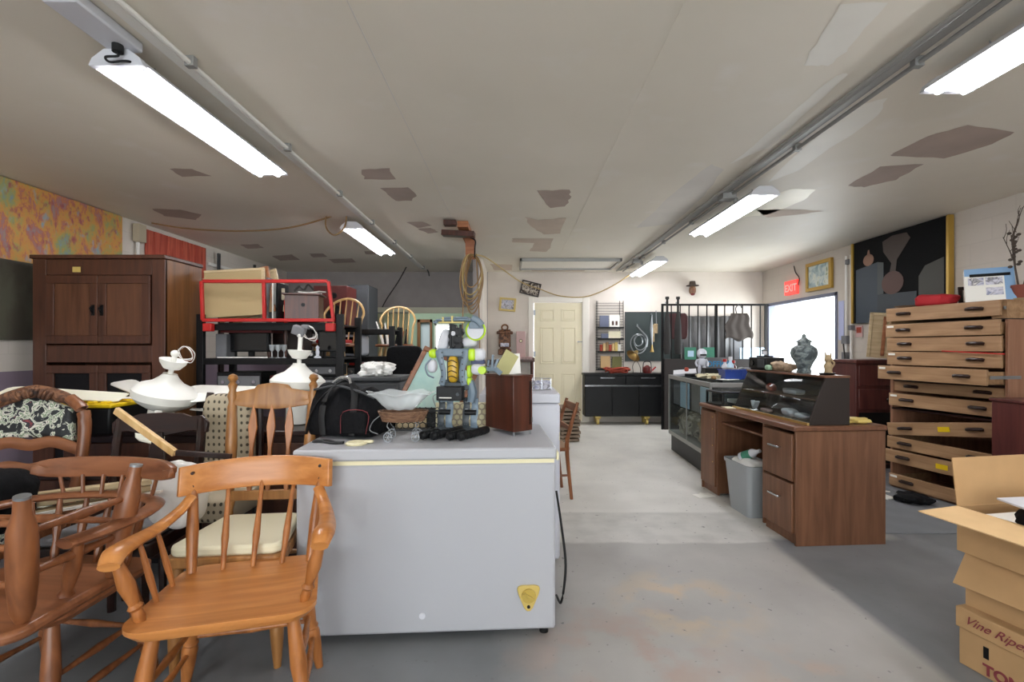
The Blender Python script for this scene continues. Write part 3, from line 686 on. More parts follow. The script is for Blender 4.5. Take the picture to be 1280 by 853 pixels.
def captain_chair(name, label, loc, rz, seat_m, turn_m, rail_m, kind):
    t = thing(name, label, 'chair', loc, rz); z = .44
    saddle_seat(.47, .44, .53, z).build('seat', seat_m, t)
    seat_legs(t, .5, .42, z, turn_m)
    if kind == 'tall':
        cz0, cz1 = .70, .80; by = .30
        crest = MB()
        def cf(u, v, off):
            x = (u - .5) * .535; y = by + .03 - .09 * (2 * (u - .5)) ** 2 + (v - .5) * .02 + off
            return Vector((x, y, cz0 + (cz1 - cz0) * v + .010 * (1 - (2 * u - 1) ** 2) * v - .006 * (1 - v)))
        nu, nv = 22, 4
        A = MB(); A.grid(lambda u, v: cf(u, v, 0), nu, nv)
        A.build('crest_rail', rail_m, t, solid=.026, bevel=.004)
        pegs = MB()
        for s in (-1, 1):
            for zz in (.725, .775): p = cf(.5 + s * .42, .5, 0); pegs.cyl((p.x, p.y - .018, zz), (p.x, p.y + .0, zz), .006)
        pegs.build('peg', 'dark_wood', t)
        for s in (-1, 1):
            MB().turned((s * .20, .17, z - .01), (s * .225, .262, .715), [(0, .016), (.15, .018), (.5, .021), (.85, .017), (1, .014)], 12).build('back_post', turn_m, t)
        for x in (-.10, 0, .10):
            MB().turned((x, .175, z - .01), (x * 1.2, .318, .715), [(0, .009), (.2, .010), (.35, .0135), (.6, .010), (1, .008)], 10).build('spindle', turn_m, t)
        for s in (-1, 1):
            P = [(s * .222, .24, .69), (s * .245, .19, .655), (s * .27, .08, .635), (s * .285, -.05, .64), (s * .285, -.15, .645), (s * .28, -.20, .625)]
            MB().sweep(P, [.019, .019, .022, .026, .031, .024], 12, sx=1.15, sy=.72, smooth=6).build('arm', rail_m, t)
            MB().turned((s * .225, -.14, z - .01), (s * .28, -.16, .625), [(0, .013), (.1, .018), (.2, .014), (.25, .021), (.3, .014), (.6, .023), (.9, .016), (1, .014)], 12).build('arm_post', turn_m, t)
            for y0, x0 in ((-.03, .228), (.075, .222)):
                MB().turned((s * x0, y0, z - .01), (s * (x0 + .045), y0 - .01, .635), [(0, .0075), (.4, .011), (1, .007)], 8).build('arm_spindle', turn_m, t)
    else:
        # one bow rail forming both arms, with a raised crest on spindles
        P = [(-.30, -.20, .665), (-.315, -.08, .665), (-.30, .08, .665), (-.22, .20, .665), (0, .255, .665), (.22, .20, .665), (.30, .08, .665), (.315, -.08, .665), (.30, -.20, .665)]
        MB().sweep(P, [.026, .028, .024, .022, .022, .022, .024, .028, .026], 12, sx=1.35, sy=.6, smooth=7).build('arm_bow', rail_m, t, bevel=0)
        A = MB(); A.grid(lambda u, v: Vector(((u - .5) * .60, .265 - .07 * (2 * u - 1) ** 2 + .012 * v, .735 + .077 * v + (.012 * math.sin(v * math.pi) if 0 else 0) - (.02 * abs(2 * u - 1) ** 8 if v > .5 else -.02 * abs(2 * u - 1) ** 8))), 24, 5)
        A.build('crest_rail', rail_m, t, solid=.024, bevel=.004)
        for i in range(7):
            a = R(-58 + 116 * i / 6); x = .27 * math.sin(a); y = .02 + .2 * math.cos(a)
            MB().turned((x * .82, y * .8 + .0, z - .01), (x * 1.03, y + .02, .66), [(0, .009), (.2, .014), (.35, .009), (.55, .015), (1, .008)], 9).build('spindle', turn_m, t)
        for i in range(6):
            x = -.2 + .08 * i
            MB().turned((x * .95, .235 - .3 * x * x, .67), (x * 1.05, .25 - .6 * x * x, .745), [(0, .007), (1, .007)], 8).build('back_spindle', turn_m, t)
        for s in (-1, 1):
            MB().turned((s * .225, -.14, z - .01), (s * .305, -.16, .655), [(0, .013), (.1, .02), (.2, .015), (.25, .023), (.32, .015), (.6, .024), (.9, .017), (1, .014)], 12).build('arm_post', turn_m, t)
    return t
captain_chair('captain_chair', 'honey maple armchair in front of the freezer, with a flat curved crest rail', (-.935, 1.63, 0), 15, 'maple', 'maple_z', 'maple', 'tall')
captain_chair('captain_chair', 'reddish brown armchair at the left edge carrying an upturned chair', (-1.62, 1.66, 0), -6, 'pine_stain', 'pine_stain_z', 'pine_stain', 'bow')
# the upturned chair lying on the seat of the second armchair: seat down, legs up
up = thing('upturned_chair', 'upturned wooden chair with four legs in the air at the left edge', 'chair', (-1.58, 1.5, .447), -4)
sd = MB().prism(rrect(.46, .44, .07, .50), .035); sd.build('seat', 'pine_stain', up, bevel=.012)
UL = [(0, .016), (.1, .028), (.3, .033), (.55, .035), (.75, .033), (.9, .02), (1, .019)]
lp = []
for x, y in ((.235, -.165), (.24, .15), (-.27, .15), (-.27, -.165)):
    p = Vector((x * .9, y * .85, .035)); q = Vector((x * 1.12, y * 1.12, .395)); lp.append((p, q))
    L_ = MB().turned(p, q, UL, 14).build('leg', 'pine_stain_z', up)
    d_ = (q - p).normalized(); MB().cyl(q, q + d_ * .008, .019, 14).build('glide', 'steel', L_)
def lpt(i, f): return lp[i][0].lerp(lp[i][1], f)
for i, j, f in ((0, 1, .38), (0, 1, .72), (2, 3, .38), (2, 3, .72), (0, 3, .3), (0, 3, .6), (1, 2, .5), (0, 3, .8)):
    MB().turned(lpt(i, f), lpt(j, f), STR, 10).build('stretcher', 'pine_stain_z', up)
# side chair with turned posts and arrow slats, cream seat
sc = thing('side_chair', 'brown side chair with ball finials and arrow slats, behind the honey maple armchair', 'chair', (-1.135, 2.03, 0), 6)
z = .46
MB().prism(rrect(.36, .40, .04, .44), .04, Matrix.Translation((0, 0, z - .05))).build('seat_frame', 'oak', sc, bevel=.006)
MB().prism(rrect(.34, .38, .05, .42), .04, Matrix.Translation((0, 0, z - .012))).build('seat_cushion', 'cream_cushion', sc, bevel=.012)
POST = [(0, .017), (.4, .019), (.44, .014), (.47, .023), (.5, .015), (.7, .026), (.86, .021), (.88, .015), (.905, .023), (.93, .014), (.95, .021), (.965, .012), (.98, .023), (.993, .018), (1, .004)]
for s in (-1, 1):
    MB().turned((s * .155, .17, 0), (s * .188, .30, 1.125), POST, 14).build('back_post', 'oak', sc)
    MB().turned((s * .19, -.17, 0), (s * .18, -.16, z - .04), LEG, 12).build('leg', 'oak', sc)
A = MB(); A.grid(lambda u, v: Vector(((u - .5) * .36, .283 + .012 * v, .955 + .022 * abs(2 * u - 1) ** 1.5 * (v < .5) + (.11 - .03 * (abs(2 * u - 1) ** 1.2) + .016 * (abs(2 * u - 1) < .45)) * v)), 26, 4)
A.build('crest_rail', 'oak', sc, solid=.02, bevel=.003)
MB().bar((-.165, .225, .56), (.165, .225, .56), .02, .045).build('lower_rail', 'oak', sc, bevel=.004)
for x in (-.083, 0, .083):
    pl = [(-.008, 0), (-.018, .1), (-.01, .13), (-.008, .2), (-.02, .30), (-.012, .36), (0, .41), (.012, .36), (.02, .30), (.008, .2), (.01, .13), (.018, .1), (.008, 0)]
    MB().prism(pl, .012, Matrix.Translation((x, .23, .575)) @ Matrix.Rotation(R(-8), 4, 'X') @ Matrix.Rotation(R(90), 4, 'X')).build('slat', 'maple_z', sc, bevel=.002)
for a, b in (((-.18, -.16, .2), (-.16, .19, .2)), ((.18, -.16, .2), (.16, .19, .2)), ((-.18, -.16, .28), (.18, -.16, .28)), ((-.165, .2, .3), (.165, .2, .3))): MB().turned(a, b, STR, 10).build('stretcher', 'oak', sc)
# carved chair with floral tapestry back
cc = thing('carved_chair', 'carved brown armless chair with a floral tapestry back panel at the left edge', 'chair', (-2.32, 2.06, 0), 8)
MB().prism(rrect(.46, .44, .06, .5), .05, Matrix.Translation((0, 0, .40))).build('seat_frame', 'pine_stain', cc, bevel=.008)
MB().blob((0, 0, .47), (.46, .42, .09), .4).build('seat_cushion', 'floral', cc)
for s in (-1, 1):
    MB().sweep([(s * .19, .2, .0), (s * .2, .21, .4), (s * .225, .25, .6), (s * .235, .28, .78), (s * .22, .3, .93), (s * .15, .315, 1.0)], [.018, .022, .024, .026, .028, .026], 10).build('back_post', 'pine_stain_z', cc)
    MB().sweep([(s * .21, -.18, .4), (s * .225, -.2, .3), (s * .2, -.18, .12), (s * .215, -.2, 0)], [.028, .026, .018, .022], 10).build('leg', 'pine_stain_z', cc)
MB().sweep([(-.2, .305, .95), (-.13, .315, 1.0), (0, .32, 1.03), (.13, .315, 1.0), (.2, .305, .95)], [.022, .03, .036, .03, .022], 12, sx=.6).build('crest_rail', 'carve', cc)
sh = MB()
for k in range(-4, 5): sh.blob((k * .018, .298, 1.035 - abs(k) * .006), (.02, .03, .05), .8, 10, 8, rot=(0, R(k * 9), 0))
sh.build('carved_shell', 'carve', cc)
MB().grid(lambda u, v: Vector(((u - .5) * (.36 - .04 * v), .3 + .02 * v, .80 + (.16 + .03 * math.sin(u * math.pi)) * v - .012 * math.cos(u * math.pi * 2))), 14, 6).build('floral_panel', 'floral', cc, solid=.03)
for z0 in (.775, .66): MB().sweep([(-.23, .262 + (z0 - .66) * .1, z0 - .03), (-.1, .27 + (z0 - .66) * .1, z0 + .015), (0, .272 + (z0 - .66) * .1, z0), (.1, .27 + (z0 - .66) * .1, z0 + .015), (.23, .262 + (z0 - .66) * .1, z0 - .03)], .024, 10, sx=.6, sy=1.2).build('back_slat', 'pine_stain', cc)
# dark mahogany chair with a shaped top rail
dc = thing('dark_chair', 'near black mahogany chair with a wavy top rail, in front of the white ceiling fan', 'chair', (-1.72, 2.12, 0), 4)
MB().prism(rrect(.42, .40, .04, .46), .06, Matrix.Translation((0, 0, .39))).build('seat_frame', 'dark_wood', dc, bevel=.006)
MB().prism(rrect(.40, .38, .04, .43), .03, Matrix.Translation((0, 0, .45))).build('seat_cushion', 'dusty_grey', dc, bevel=.01)
for s in (-1, 1):
    MB().sweep([(s * .18, .17, 0), (s * .185, .18, .45), (s * .195, .22, .75), (s * .19, .245, .9)], [.018, .022, .02, .02], 8, square=True).build('back_post', 'dark_wood', dc)
    MB().turned((s * .19, -.16, 0), (s * .19, -.16, .4), [(0, .014), (.6, .018), (1, .024)], 4).build('leg', 'dark_wood', dc)
tr = [(-.22, 0), (-.225, .05), (-.19, .085), (-.14, .08), (-.10, .095), (0, .10), (.1, .095), (.14, .08), (.19, .085), (.225, .05), (.22, 0), (.15, .01), (0, -.02), (-.15, .01)]
MB().prism(tr, .024, Matrix.Translation((0, .25, .83)) @ Matrix.Rotation(R(84), 4, 'X')).build('top_rail', 'dark_wood', dc, bevel=.005)
MB().prism([(-.03, 0), (-.05, .2), (-.02, .38), (.02, .38), (.05, .2), (.03, 0)], .014, Matrix.Translation((0, .19, .46)) @ Matrix.Rotation(R(84), 4, 'X')).build('back_splat', 'dark_wood', dc, bevel=.003)
# dotted upholstered chair
ud = thing('upholstered_chair', 'chair with a beige dotted upholstered back, between the two ceiling fans', 'chair', (-1.56, 2.53, 0), 0)
MB().blob((0, .1, .74), (.26, .10, .52), .35).build('backrest', 'dots', ud)
MB().blob((0, -.06, .46), (.40, .34, .13), .35).build('seat', 'dots', ud)
for s in (-1, 1):
    for y in (-.18, .08): MB().turned((s * .16, y, 0), (s * .16, y, .42), [(0, .014), (1, .024)], 8).build('leg', 'dark_wood', ud)
    MB().sweep([(s * .13, .12, .4), (s * .145, .14, .6), (s * .145, .14, .9), (s * .13, .14, 1.0)], .018, 8).build('back_post', 'dark_wood', ud)

# low dresser that carries the tote and the fans
ld = thing('low_dresser', 'low dark brown dresser under the yellow lidded tote and the ceiling fans', 'dresser', (-1.72, 2.98, 0))
MB().b2((-.85, -.25, .05), (.72, .28, .75)).build('carcass', 'dark_wood', ld, bevel=.005)
MB().b2((-.87, -.27, .75), (.74, .3, .78)).build('top', 'dark_wood', ld, bevel=.006)
for k in range(3):
    for r in range(2):
        d = MB().b2((-.83 + k * .52, -.268, .1 + r * .32), (-.83 + k * .52 + .49, -.251, .1 + r * .32 + .29)).build('drawer', 'wardrobe', ld, bevel=.004)
        MB().cyl((-.585 + k * .52, -.268, .25 + r * .32), (-.585 + k * .52, -.295, .25 + r * .32), .014).build('knob', 'brass', d)
MB().b2((-.8, -.2, 0), (.67, .23, .05)).build('plinth', 'black_paint', ld)
tt = thing('storage_tote', 'black storage tote with a bright yellow lid on the low dresser', 'tote', (-2.37, 2.72, .78))
lo = MB(); lo.box((0, 0, .075), (.40, .30, .15), taper=1.08); lo.build('tub', 'black_plastic', tt, bevel=.012)
lid = MB(); lid.b2((-.235, -.18, .15), (.235, .18, .172)); 
for k in range(6): lid.b2((-.2 + k * .07, -.15, .17), (-.16 + k * .07, .15, .182))
lid.build('lid', 'yellow', tt, bevel=.006)
tag(MB().blob((0, 0, 0), (.12, .08, .035), .9, 24, 12, jit=.5, freq=25).build('wrapping_sheet', 'white_cloth', loc=(-2.44, 2.66, .975)), 'crumpled clear and white wrapping on the yellow tote lid', 'wrapping')

def ceiling_fan(label, loc, tilt, spin, blades, rodlen, wires=True, drop=.13):
    t = thing('paddle_fan', label, 'ceiling fan', loc, rot=(R(tilt[0]), R(tilt[1]), 0))
    m = lathe(MB(), [(.05, -.075), (.08, -.075), (.13, -.045), (.155, -.02), (.158, .02), (.13, .05), (.08, .072), (.05, .10), (.035, .12), (.035, .125)], seg=32); m.build('motor_housing', 'fan_white', t)
    lathe(MB(), [(.035, -drop), (.06, -drop + .005), (.062, -.09), (.05, -.073)], seg=24).build('switch_housing', 'fan_white', t)
    MB().cyl((0, 0, .12), (0, 0, .12 + rodlen), .013, 14).build('down_rod', 'fan_white', t)
    lathe(MB(), [(.015, .15), (.04, .155), (.062, .185), (.068, .205), (.062, .206), (.035, .17), (.015, .165)], seg=28).build('canopy', 'fan_white', t)
    MB().blob((0, 0, .12 + rodlen), (.045, .045, .04), 1, 14, 10).build('hanger_ball', 'fan_white', t)
    for a, l, droop, mat in blades:
        c, s = math.cos(R(a)), math.sin(R(a)); b = MB()
        b.bar((c * .14, s * .14, -.05), (c * .24, s * .24, -.05 + droop * .12), .035, .006)
        br = b.build('blade_arm', 'fan_white', t, bevel=.002)
        Bm = MB(); out = [(0, -.045), (.02, -.052), (l - .05, -.066), (l - .015, -.055), (l, -.035), (l, .035), (l - .015, .055), (l - .05, .066), (.02, .052), (0, .045)]
        mt = Matrix.Translation((c * .2, s * .2, -.05 + droop * .08)) @ Matrix.Rotation(R(a), 4, 'Z') @ Matrix.Rotation(-math.atan(droop), 4, 'Y') @ Matrix.Rotation(R(-16), 4, 'X')
        Bm.prism(out, .007, mt).build('blade', mat, t, bevel=.002)
    if wires:
        for k in range(4):
            zt = .12 + rodlen; a = k * 1.3
            MB().sweep([(0, 0, zt), (.03, .01 * k, zt + .05), (.08, .02 * k - .02, zt + .05 - .01 * k), (.085, .02, zt - .01 * k), (.04, .01, zt - .02), (.01, 0, zt + .01 * k)], .0022, 5).build('wire', 'rust' if k == 2 else 'white_paint', t)
    return t
ceiling_fan('white ceiling fan leaning to the right beside the yellow lidded tote', (-1.95, 2.68, .985), (2, 15), 0, [(188, .60, -.19, 'fan_cream'), (145, .5, -.12, 'fan_white'), (300, .16, -.5, 'fan_cream'), (15, .2, .1, 'fan_white')], .12, drop=.195)
f2 = ceiling_fan('white ceiling fan with loose grey wiring, upright behind the arrow slat chair', (-1.33, 2.95, 1.03), (0, 3), 0, [(174, .54, -.05, 'fan_white'), (205, .40, -.1, 'fan_white'), (100, .3, 0, 'fan_white'), (290, .12, 0, 'fan_white')], .18, drop=.248)
MB().box((-.01, 0, .325), (.075, .05, .055), (.2, .3, .1)).blob((.03, 0, .35), (.05, .05, .03), .6, 12, 8).build('receiver_box', 'dusty_grey', f2, bevel=.006)
# bits between the chairs
tag(MB().bar(at(145, 513, 2.12), at(219, 567, 2.06), .02, .032).build('pine_batten', 'light_wood', bevel=.004, smooth=False), 'light pine batten slanting across the near black chair', 'batten')
tag(MB().bar(at(220, 566, 2.05), at(290, 571, 2.12), .02, .022).build('dark_batten', 'dark_wood', bevel=.003), 'thin dark wooden rail running from the pine batten to the arrow slat chair', 'batten')
bg = MB().blob((0, 0, 0), (.2, .16, .26), .5, 24, 16, jit=.12).build('white_bag', 'white_cloth', loc=(-1.45, 2.08, .62), rot=(0, .2, 0)); tag(bg, 'white crumpled bag tucked behind the near black chair', 'bag')
sn = thing('side_table', 'dark brown side table behind the carved chair', 'table', (-2.2, 2.49, 0))
MB().b2((-.25, -.14, .60), (.3, .17, .63)).build('table_top', 'dark_wood', sn, bevel=.005)
for x in (-.22, .27):
    for y in (-.11, .14): MB().turned((x, y, 0), (x, y, .60), [(0, .015), (1, .022)], 8).build('leg', 'dark_wood', sn)
MB().b2((-.23, -.125, .46), (.28, .155, .595)).build('apron', 'wardrobe', sn, bevel=.003)
bb = thing('shoulder_bag', 'black soft bag with a grey strap at the left edge behind the armchair', 'bag', (-2.12, 1.92, .54))
MB().blob((0, 0, .1), (.34, .2, .24), .5, 24, 16, jit=.15).build('bag_body', 'black_fabric', bb)
MB().sweep([(.1, -.11, -.02), (.14, -.115, .1), (.08, -.11, .18), (-.08, -.1, .2)], .014, 8, sx=1, sy=.3).build('strap', 'grey_fabric', bb)
fr2 = thing('slatted_bed_frame', 'stack of pale slatted boards behind the reddish brown armchair', 'slatted boards', (-1.76, 2.03, .60), 8)
for k in range(3): MB().bar((-.42, 0.02 * k, -.06 + .035 * k), (.24, -.02 * k, .03 + .03 * k), .05, .02).build('board', 'pale_board', fr2, bevel=.003)
MB().bar((-.42, -.08, -.06), (.30, -.10, .06), .02, .01).build('edge_strip', 'trim_white', fr2)
# ---------------- things on the freezer ----------------
def fzp(px, py):        # point on the freezer lid seen at this pixel
    Y = (EYE - FZ) * FPX / (py - CY); return Vector(((px - CX) * Y / FPX, Y, FZ))
db = thing('duffel_bag', 'black nylon duffel bag with maroon piping on the freezer', 'bag', (-.805, 2.395, FZ), -10)
db.scale = (.80, .95, 1)
body = MB()
def dbf(u, v):
    return None
sec = [(-.15, .0), (-.165, .03), (-.16, .11), (-.135, .18), (-.09, .235), (-.03, .26), (.03, .26), (.09, .235), (.135, .18), (.16, .11), (.165, .03), (.15, 0)]
vs = []; fs = []; nx = 14
for i in range(nx + 1):
    x = -.21 + .42 * i / nx; e = abs(2 * i / nx - 1); k = 1 - .14 * e ** 6; sag = .02 * math.sin(i * 1.3) - .045 * (i / nx)
    for y, z_ in sec:
        w_ = .008 * noise.noise(Vector((x * 12, y * 12, z_ * 12)))
        vs.append((x + w_, y * k + w_, max(0, z_ * (1 - .1 * e ** 4) + (sag if z_ > .1 else 0) + (w_ if z_ > .01 else 0))))
n = len(sec)
for i in range(nx):
    for k in range(n):
        k2 = (k + 1) % n; fs.append((i * n + k, i * n + k2, (i + 1) * n + k2, (i + 1) * n + k))
fs.append(tuple(range(n - 1, -1, -1))); fs.append(tuple(nx * n + k for k in range(n)))
MB().add(vs, fs).build('bag_body', 'black_fabric', db, bevel=.008, subsurf=1)
MB().sweep([(-.19, -.10, .225), (-.05, -.1, .245), (.08, -.1, .225), (.2, -.1, .19)], .006, 6, sx=1.6).build('zip', 'dark_grey', db)
MB().sweep([(-.08, -.172, .02), (-.09, -.168, .12), (-.08, -.12, .22), (0, -.06, .275), (.08, -.11, .215), (.10, -.16, .1), (.1, -.172, .02)], .019, 8, sx=1, sy=.22).build('carry_strap', 'black_rubber', db)
MB().sweep([(-.2, -.155, .02), (-.17, -.15, .11), (-.12, -.13, .19), (-.06, -.10, .24)], .017, 8, sx=1, sy=.25).build('side_strap', 'black_rubber', db)
MB().sweep([(.035, -.176, .03), (.05, -.175, .13), (.2, -.172, .13), (.19, -.172, .03)], .002, 6, smooth=4).build('piping', 'maroon_ink', db)
MB().b2((.05, -.178, .03), (.19, -.165, .13)).build('front_pocket', 'black_fabric', db, bevel=.008)
MB().sweep([(-.06, -.11, .26), (-.02, -.09, .285), (.03, -.09, .28), (.05, -.1, .255)], .008, 6).build('handle_grip', 'chrome', db)
tag(MB().sweep([(-.05, 0, .006), (0, .01, .008), (.06, -.01, .006), (.1, 0, .006)], .02, 8, sx=1, sy=.25).build('webbing_strap', 'black_rubber', loc=(-.86, 2.16, FZ), rot=(0, 0, -.2)), 'black webbing strap end with a buckle in front of the duffel bag', 'strap')
sr = MB(); lathe(sr, [(.03, 0), (.045, .0), (.05, .006), (.04, .012), (.03, .008)], seg=20); sr.blob((.045, .02, .008), (.05, .03, .014), .7, 12, 8); tag(sr.build('tape_roll', 'cream_gasket', loc=(-.70, 2.13, FZ)), 'flat scraps of cream tape lying in front of the duffel bag', 'tape')
# basket on wheels with glass bowl
bp = fzp(516, 549)
bk = thing('doll_pram_basket', 'small wire pram with a rattan basket band on the freezer', 'basket', (-.515, 2.225, FZ), 4)
bk.scale = (.82, .82, .95)
b_ = MB()
for k in range(6):
    b_.sweep([((.115 + .004 * k) * math.cos(a), (.075 + .002 * k) * math.sin(a), .10 + .008 * k) for a in [2 * math.pi * i / 24 for i in range(24)]], .0055, 6, smooth=0, closed=True)
for i in range(24):
    a = 2 * math.pi * i / 24; b_.bar((.112 * math.cos(a), .072 * math.sin(a), .095), (.14 * math.cos(a), .088 * math.sin(a), .146), .006, .006)
b_.build('rattan_band', 'rattan', bk)
MB().prism([(.112 * math.cos(2 * math.pi * i / 24), .072 * math.sin(2 * math.pi * i / 24)) for i in range(24)], .006, Matrix.Translation((0, 0, .095))).build('basket_floor', 'rattan', bk)
for sx_ in (-1, 1):
    for sy_ in (-1, 1):
        w_ = MB(); w_.sweep([(sx_ * .075 + .022 * math.cos(a), sy_ * .062, .024 + .022 * math.sin(a)) for a in [2 * math.pi * i / 20 for i in range(20)]], .0026, 6, smooth=0, closed=True, up=(0, 1, 0))
        for k in range(3): a = k * math.pi / 3; w_.bar((sx_ * .075 + .02 * math.cos(a), sy_ * .062, .024 + .02 * math.sin(a)), (sx_ * .075 - .02 * math.cos(a), sy_ * .062, .024 - .02 * math.sin(a)), .002, .002, up=(0, 1, 0))
        w_.build('wheel', 'steel', bk)
        MB().sweep([(sx_ * .075, sy_ * .058, .024), (sx_ * .06, sy_ * .055, .05), (sx_ * .08, sy_ * .052, .075), (sx_ * .07, sy_ * .05, .1)], .003, 6).build('wire_leg', 'steel', bk)
MB().bar((-.075, -.06, .024), (-.075, .06, .024), .004, .004).bar((.075, -.06, .024), (.075, .06, .024), .004, .004).build('axle', 'steel', bk)
MB().sweep([(-.13, .0, .12), (-.17, 0, .09), (-.185, 0, .05), (-.14, 0, .03)], .003, 6).build('push_handle', 'steel', bk)
gb = MB(); n = 48; vs = []; fs = []; prof = [(.05, .0), (.075, .004), (.105, .03), (.135, .062), (.165, .078), (.178, .082), (.174, .086), (.13, .068), (.1, .038), (.07, .012), (.04, .008)]
for r, z_ in prof:
    for k in range(n):
        a = 2 * math.pi * k / n; q = 1 + .045 * math.cos(12 * a) * (r / .17) ** 2; vs.append((r * q * math.cos(a), r * q * .72 * math.sin(a), z_ + .006 * math.cos(6 * a) * (r / .17)))
for i in range(len(prof) - 1):
    for k in range(n):
        k2 = (k + 1) % n; fs.append((i * n + k, i * n + k2, (i + 1) * n + k2, (i + 1) * n + k))
fs.append(tuple(range(n - 1, -1, -1))); fs.append(tuple((len(prof) - 1) * n + k for k in range(n)))
gbo = gb.add(vs, fs).build('crystal_bowl', 'acrylic', loc=(-.525, 2.225, FZ + .142)); gbo.scale = (.88, .88, .95)
tag(gbo, 'clear cut glass oval bowl resting on the rattan basket', 'bowl')
# hexagon mesh panel
hp = thing('hexagon_mesh_tray', 'black honeycomb mesh tray behind the rattan basket', 'mesh tray', (-.49, 2.47, FZ), 0)
hm = MB(); rr_ = .017
for i in range(9):
    for j in range(4):
        cx_ = -.16 + i * rr_ * 1.75 + (j % 2) * rr_ * .87; cz = .028 + j * rr_ * 1.5
        pts = [(cx_ + rr_ * .98 * math.sin(R(60 * k)), 0, cz + rr_ * .98 * math.cos(R(60 * k))) for k in range(6)]
        hm.sweep(pts, .0022, 4, smooth=0, closed=True, up=(0, 1, 0))
hm.b2((-.19, -.004, 0), (.16, .004, .01)); hm.b2((-.19, -.004, .1), (.16, .004, .108)); hm.b2((-.19, -.004, 0), (-.182, .004, .108)); hm.b2((.152, -.004, 0), (.16, .004, .108))
hm.build('mesh_front', 'net_black', hp)
MB().b2((-.19, .004, 0), (.16, .1, .006)).b2((-.19, .094, 0), (.16, .1, .108)).build('tray_body', 'black_plastic', hp)
hp2 = thing('hexagon_cream_tray', 'cream honeycomb panel beside the robot legs', 'mesh tray', (-.20, 2.56, FZ), 0)
hm = MB(); rr_ = .019
for i in range(8):
    for j in range(4):
        cx_ = -.19 + i * rr_ * 1.75 + (j % 2) * rr_ * .87; cz = .03 + j * rr_ * 1.5
        hm.sweep([(cx_ + rr_ * .9 * math.sin(R(60 * k)), 0, cz + rr_ * .9 * math.cos(R(60 * k))) for k in range(6)], .003, 4, smooth=0, closed=True, up=(0, 1, 0))
hm.build('mesh_front', 'beige', hp2); MB().b2((-.22, .004, 0), (.11, .02, .135)).build('back_board', 'cream_gasket', hp2)
# leaning framed print, rotated
lf = thing('leaning_picture', 'pale teal print in a brown wooden frame leaning behind the robot', 'picture', (-.33, 2.64, .83), rot=(R(-10), R(26), R(4)))
q = MB(); W_, H_ = .36, .40
for a, b in (((-W_ / 2, -.012, 0), (W_ / 2, .012, .028)), ((-W_ / 2, -.012, H_ - .028), (W_ / 2, .012, H_)), ((-W_ / 2, -.012, .028), (-W_ / 2 + .028, .012, H_ - .028)), ((W_ / 2 - .028, -.012, .028), (W_ / 2, .012, H_ - .028))): q.b2(a, b)
lf.location = (-.54, 2.80, .83)
q.build('frame', 'pine_stain', lf, bevel=.004); MB().b2((-W_ / 2 + .028, -.004, .028), (W_ / 2 - .028, .006, H_ - .028)).build('print', 'teal_print', lf)
MB().sweep([(.05, -.02, .2), (.0, -.03, .15), (.04, -.03, .1)], .0025, 5).build('hanging_wire', 'steel', lf)
# brown box cabinet
bc = thing('small_cabinet', 'small dark brown wooden cabinet standing on end on the freezer', 'cabinet', (-.005, 2.31, FZ), 38)
# local: x along right face, -x.. ; build box from corner
CW, CD, CH = .12, .235, .295
bm_ = MB(); bm_.b2((0, 0, .02), (CW, CD, CH - .008)); 
bm_.build('box_body', 'brown_box', bc, bevel=.003)
MB().b2((-.006, -.006, CH - .008), (CW + .006, CD + .006, CH)).build('lid', 'brown_box', bc, bevel=.002)
for x, y in ((.008, .008), (CW - .008, .008), (.008, CD - .008), (CW - .008, CD - .008)): MB().cyl((x, y, 0), (x, y, .022), .005, 8).build('foot', 'steel', bc)
MB().b2((CW - .02, -.004, .05), (CW - .012, 0, CH - .03)).build('door_edge', 'dark_wood', bc)
for z_ in (.06, CH - .06): MB().cyl((CW - .004, -.004, z_), (CW - .004, -.004, z_ + .025), .003, 8).build('hinge', 'steel', bc)
# green-spined folders leaning on top of the cabinet
fo = thing('open_folder', 'olive green folder standing open on the small brown cabinet', 'folder', (-.03, 2.42, FZ + CH + .0005), 20)
fo.scale = (.85, .85, .85)
MB().bar((-.05, 0, .0), (.025, 0, .125), .09, .006, up=(0, 1, 0)).build('green_cover', plain('olive_cover', 'b3ae78', .6), fo)
MB().bar((.035, 0, .0), (.028, 0, .12), .085, .005, up=(0, 1, 0)).build('white_cover', 'paper', fo)
# brown cardboard-like block between bowl and picture
tag(MB().box((0, 0, .045), (.16, .06, .09), (0, 0, .2)).build('wicker_block', 'pale_board', loc=(-.55, 2.56, FZ), bevel=.004), 'tan wooden block standing behind the glass bowl', 'block')

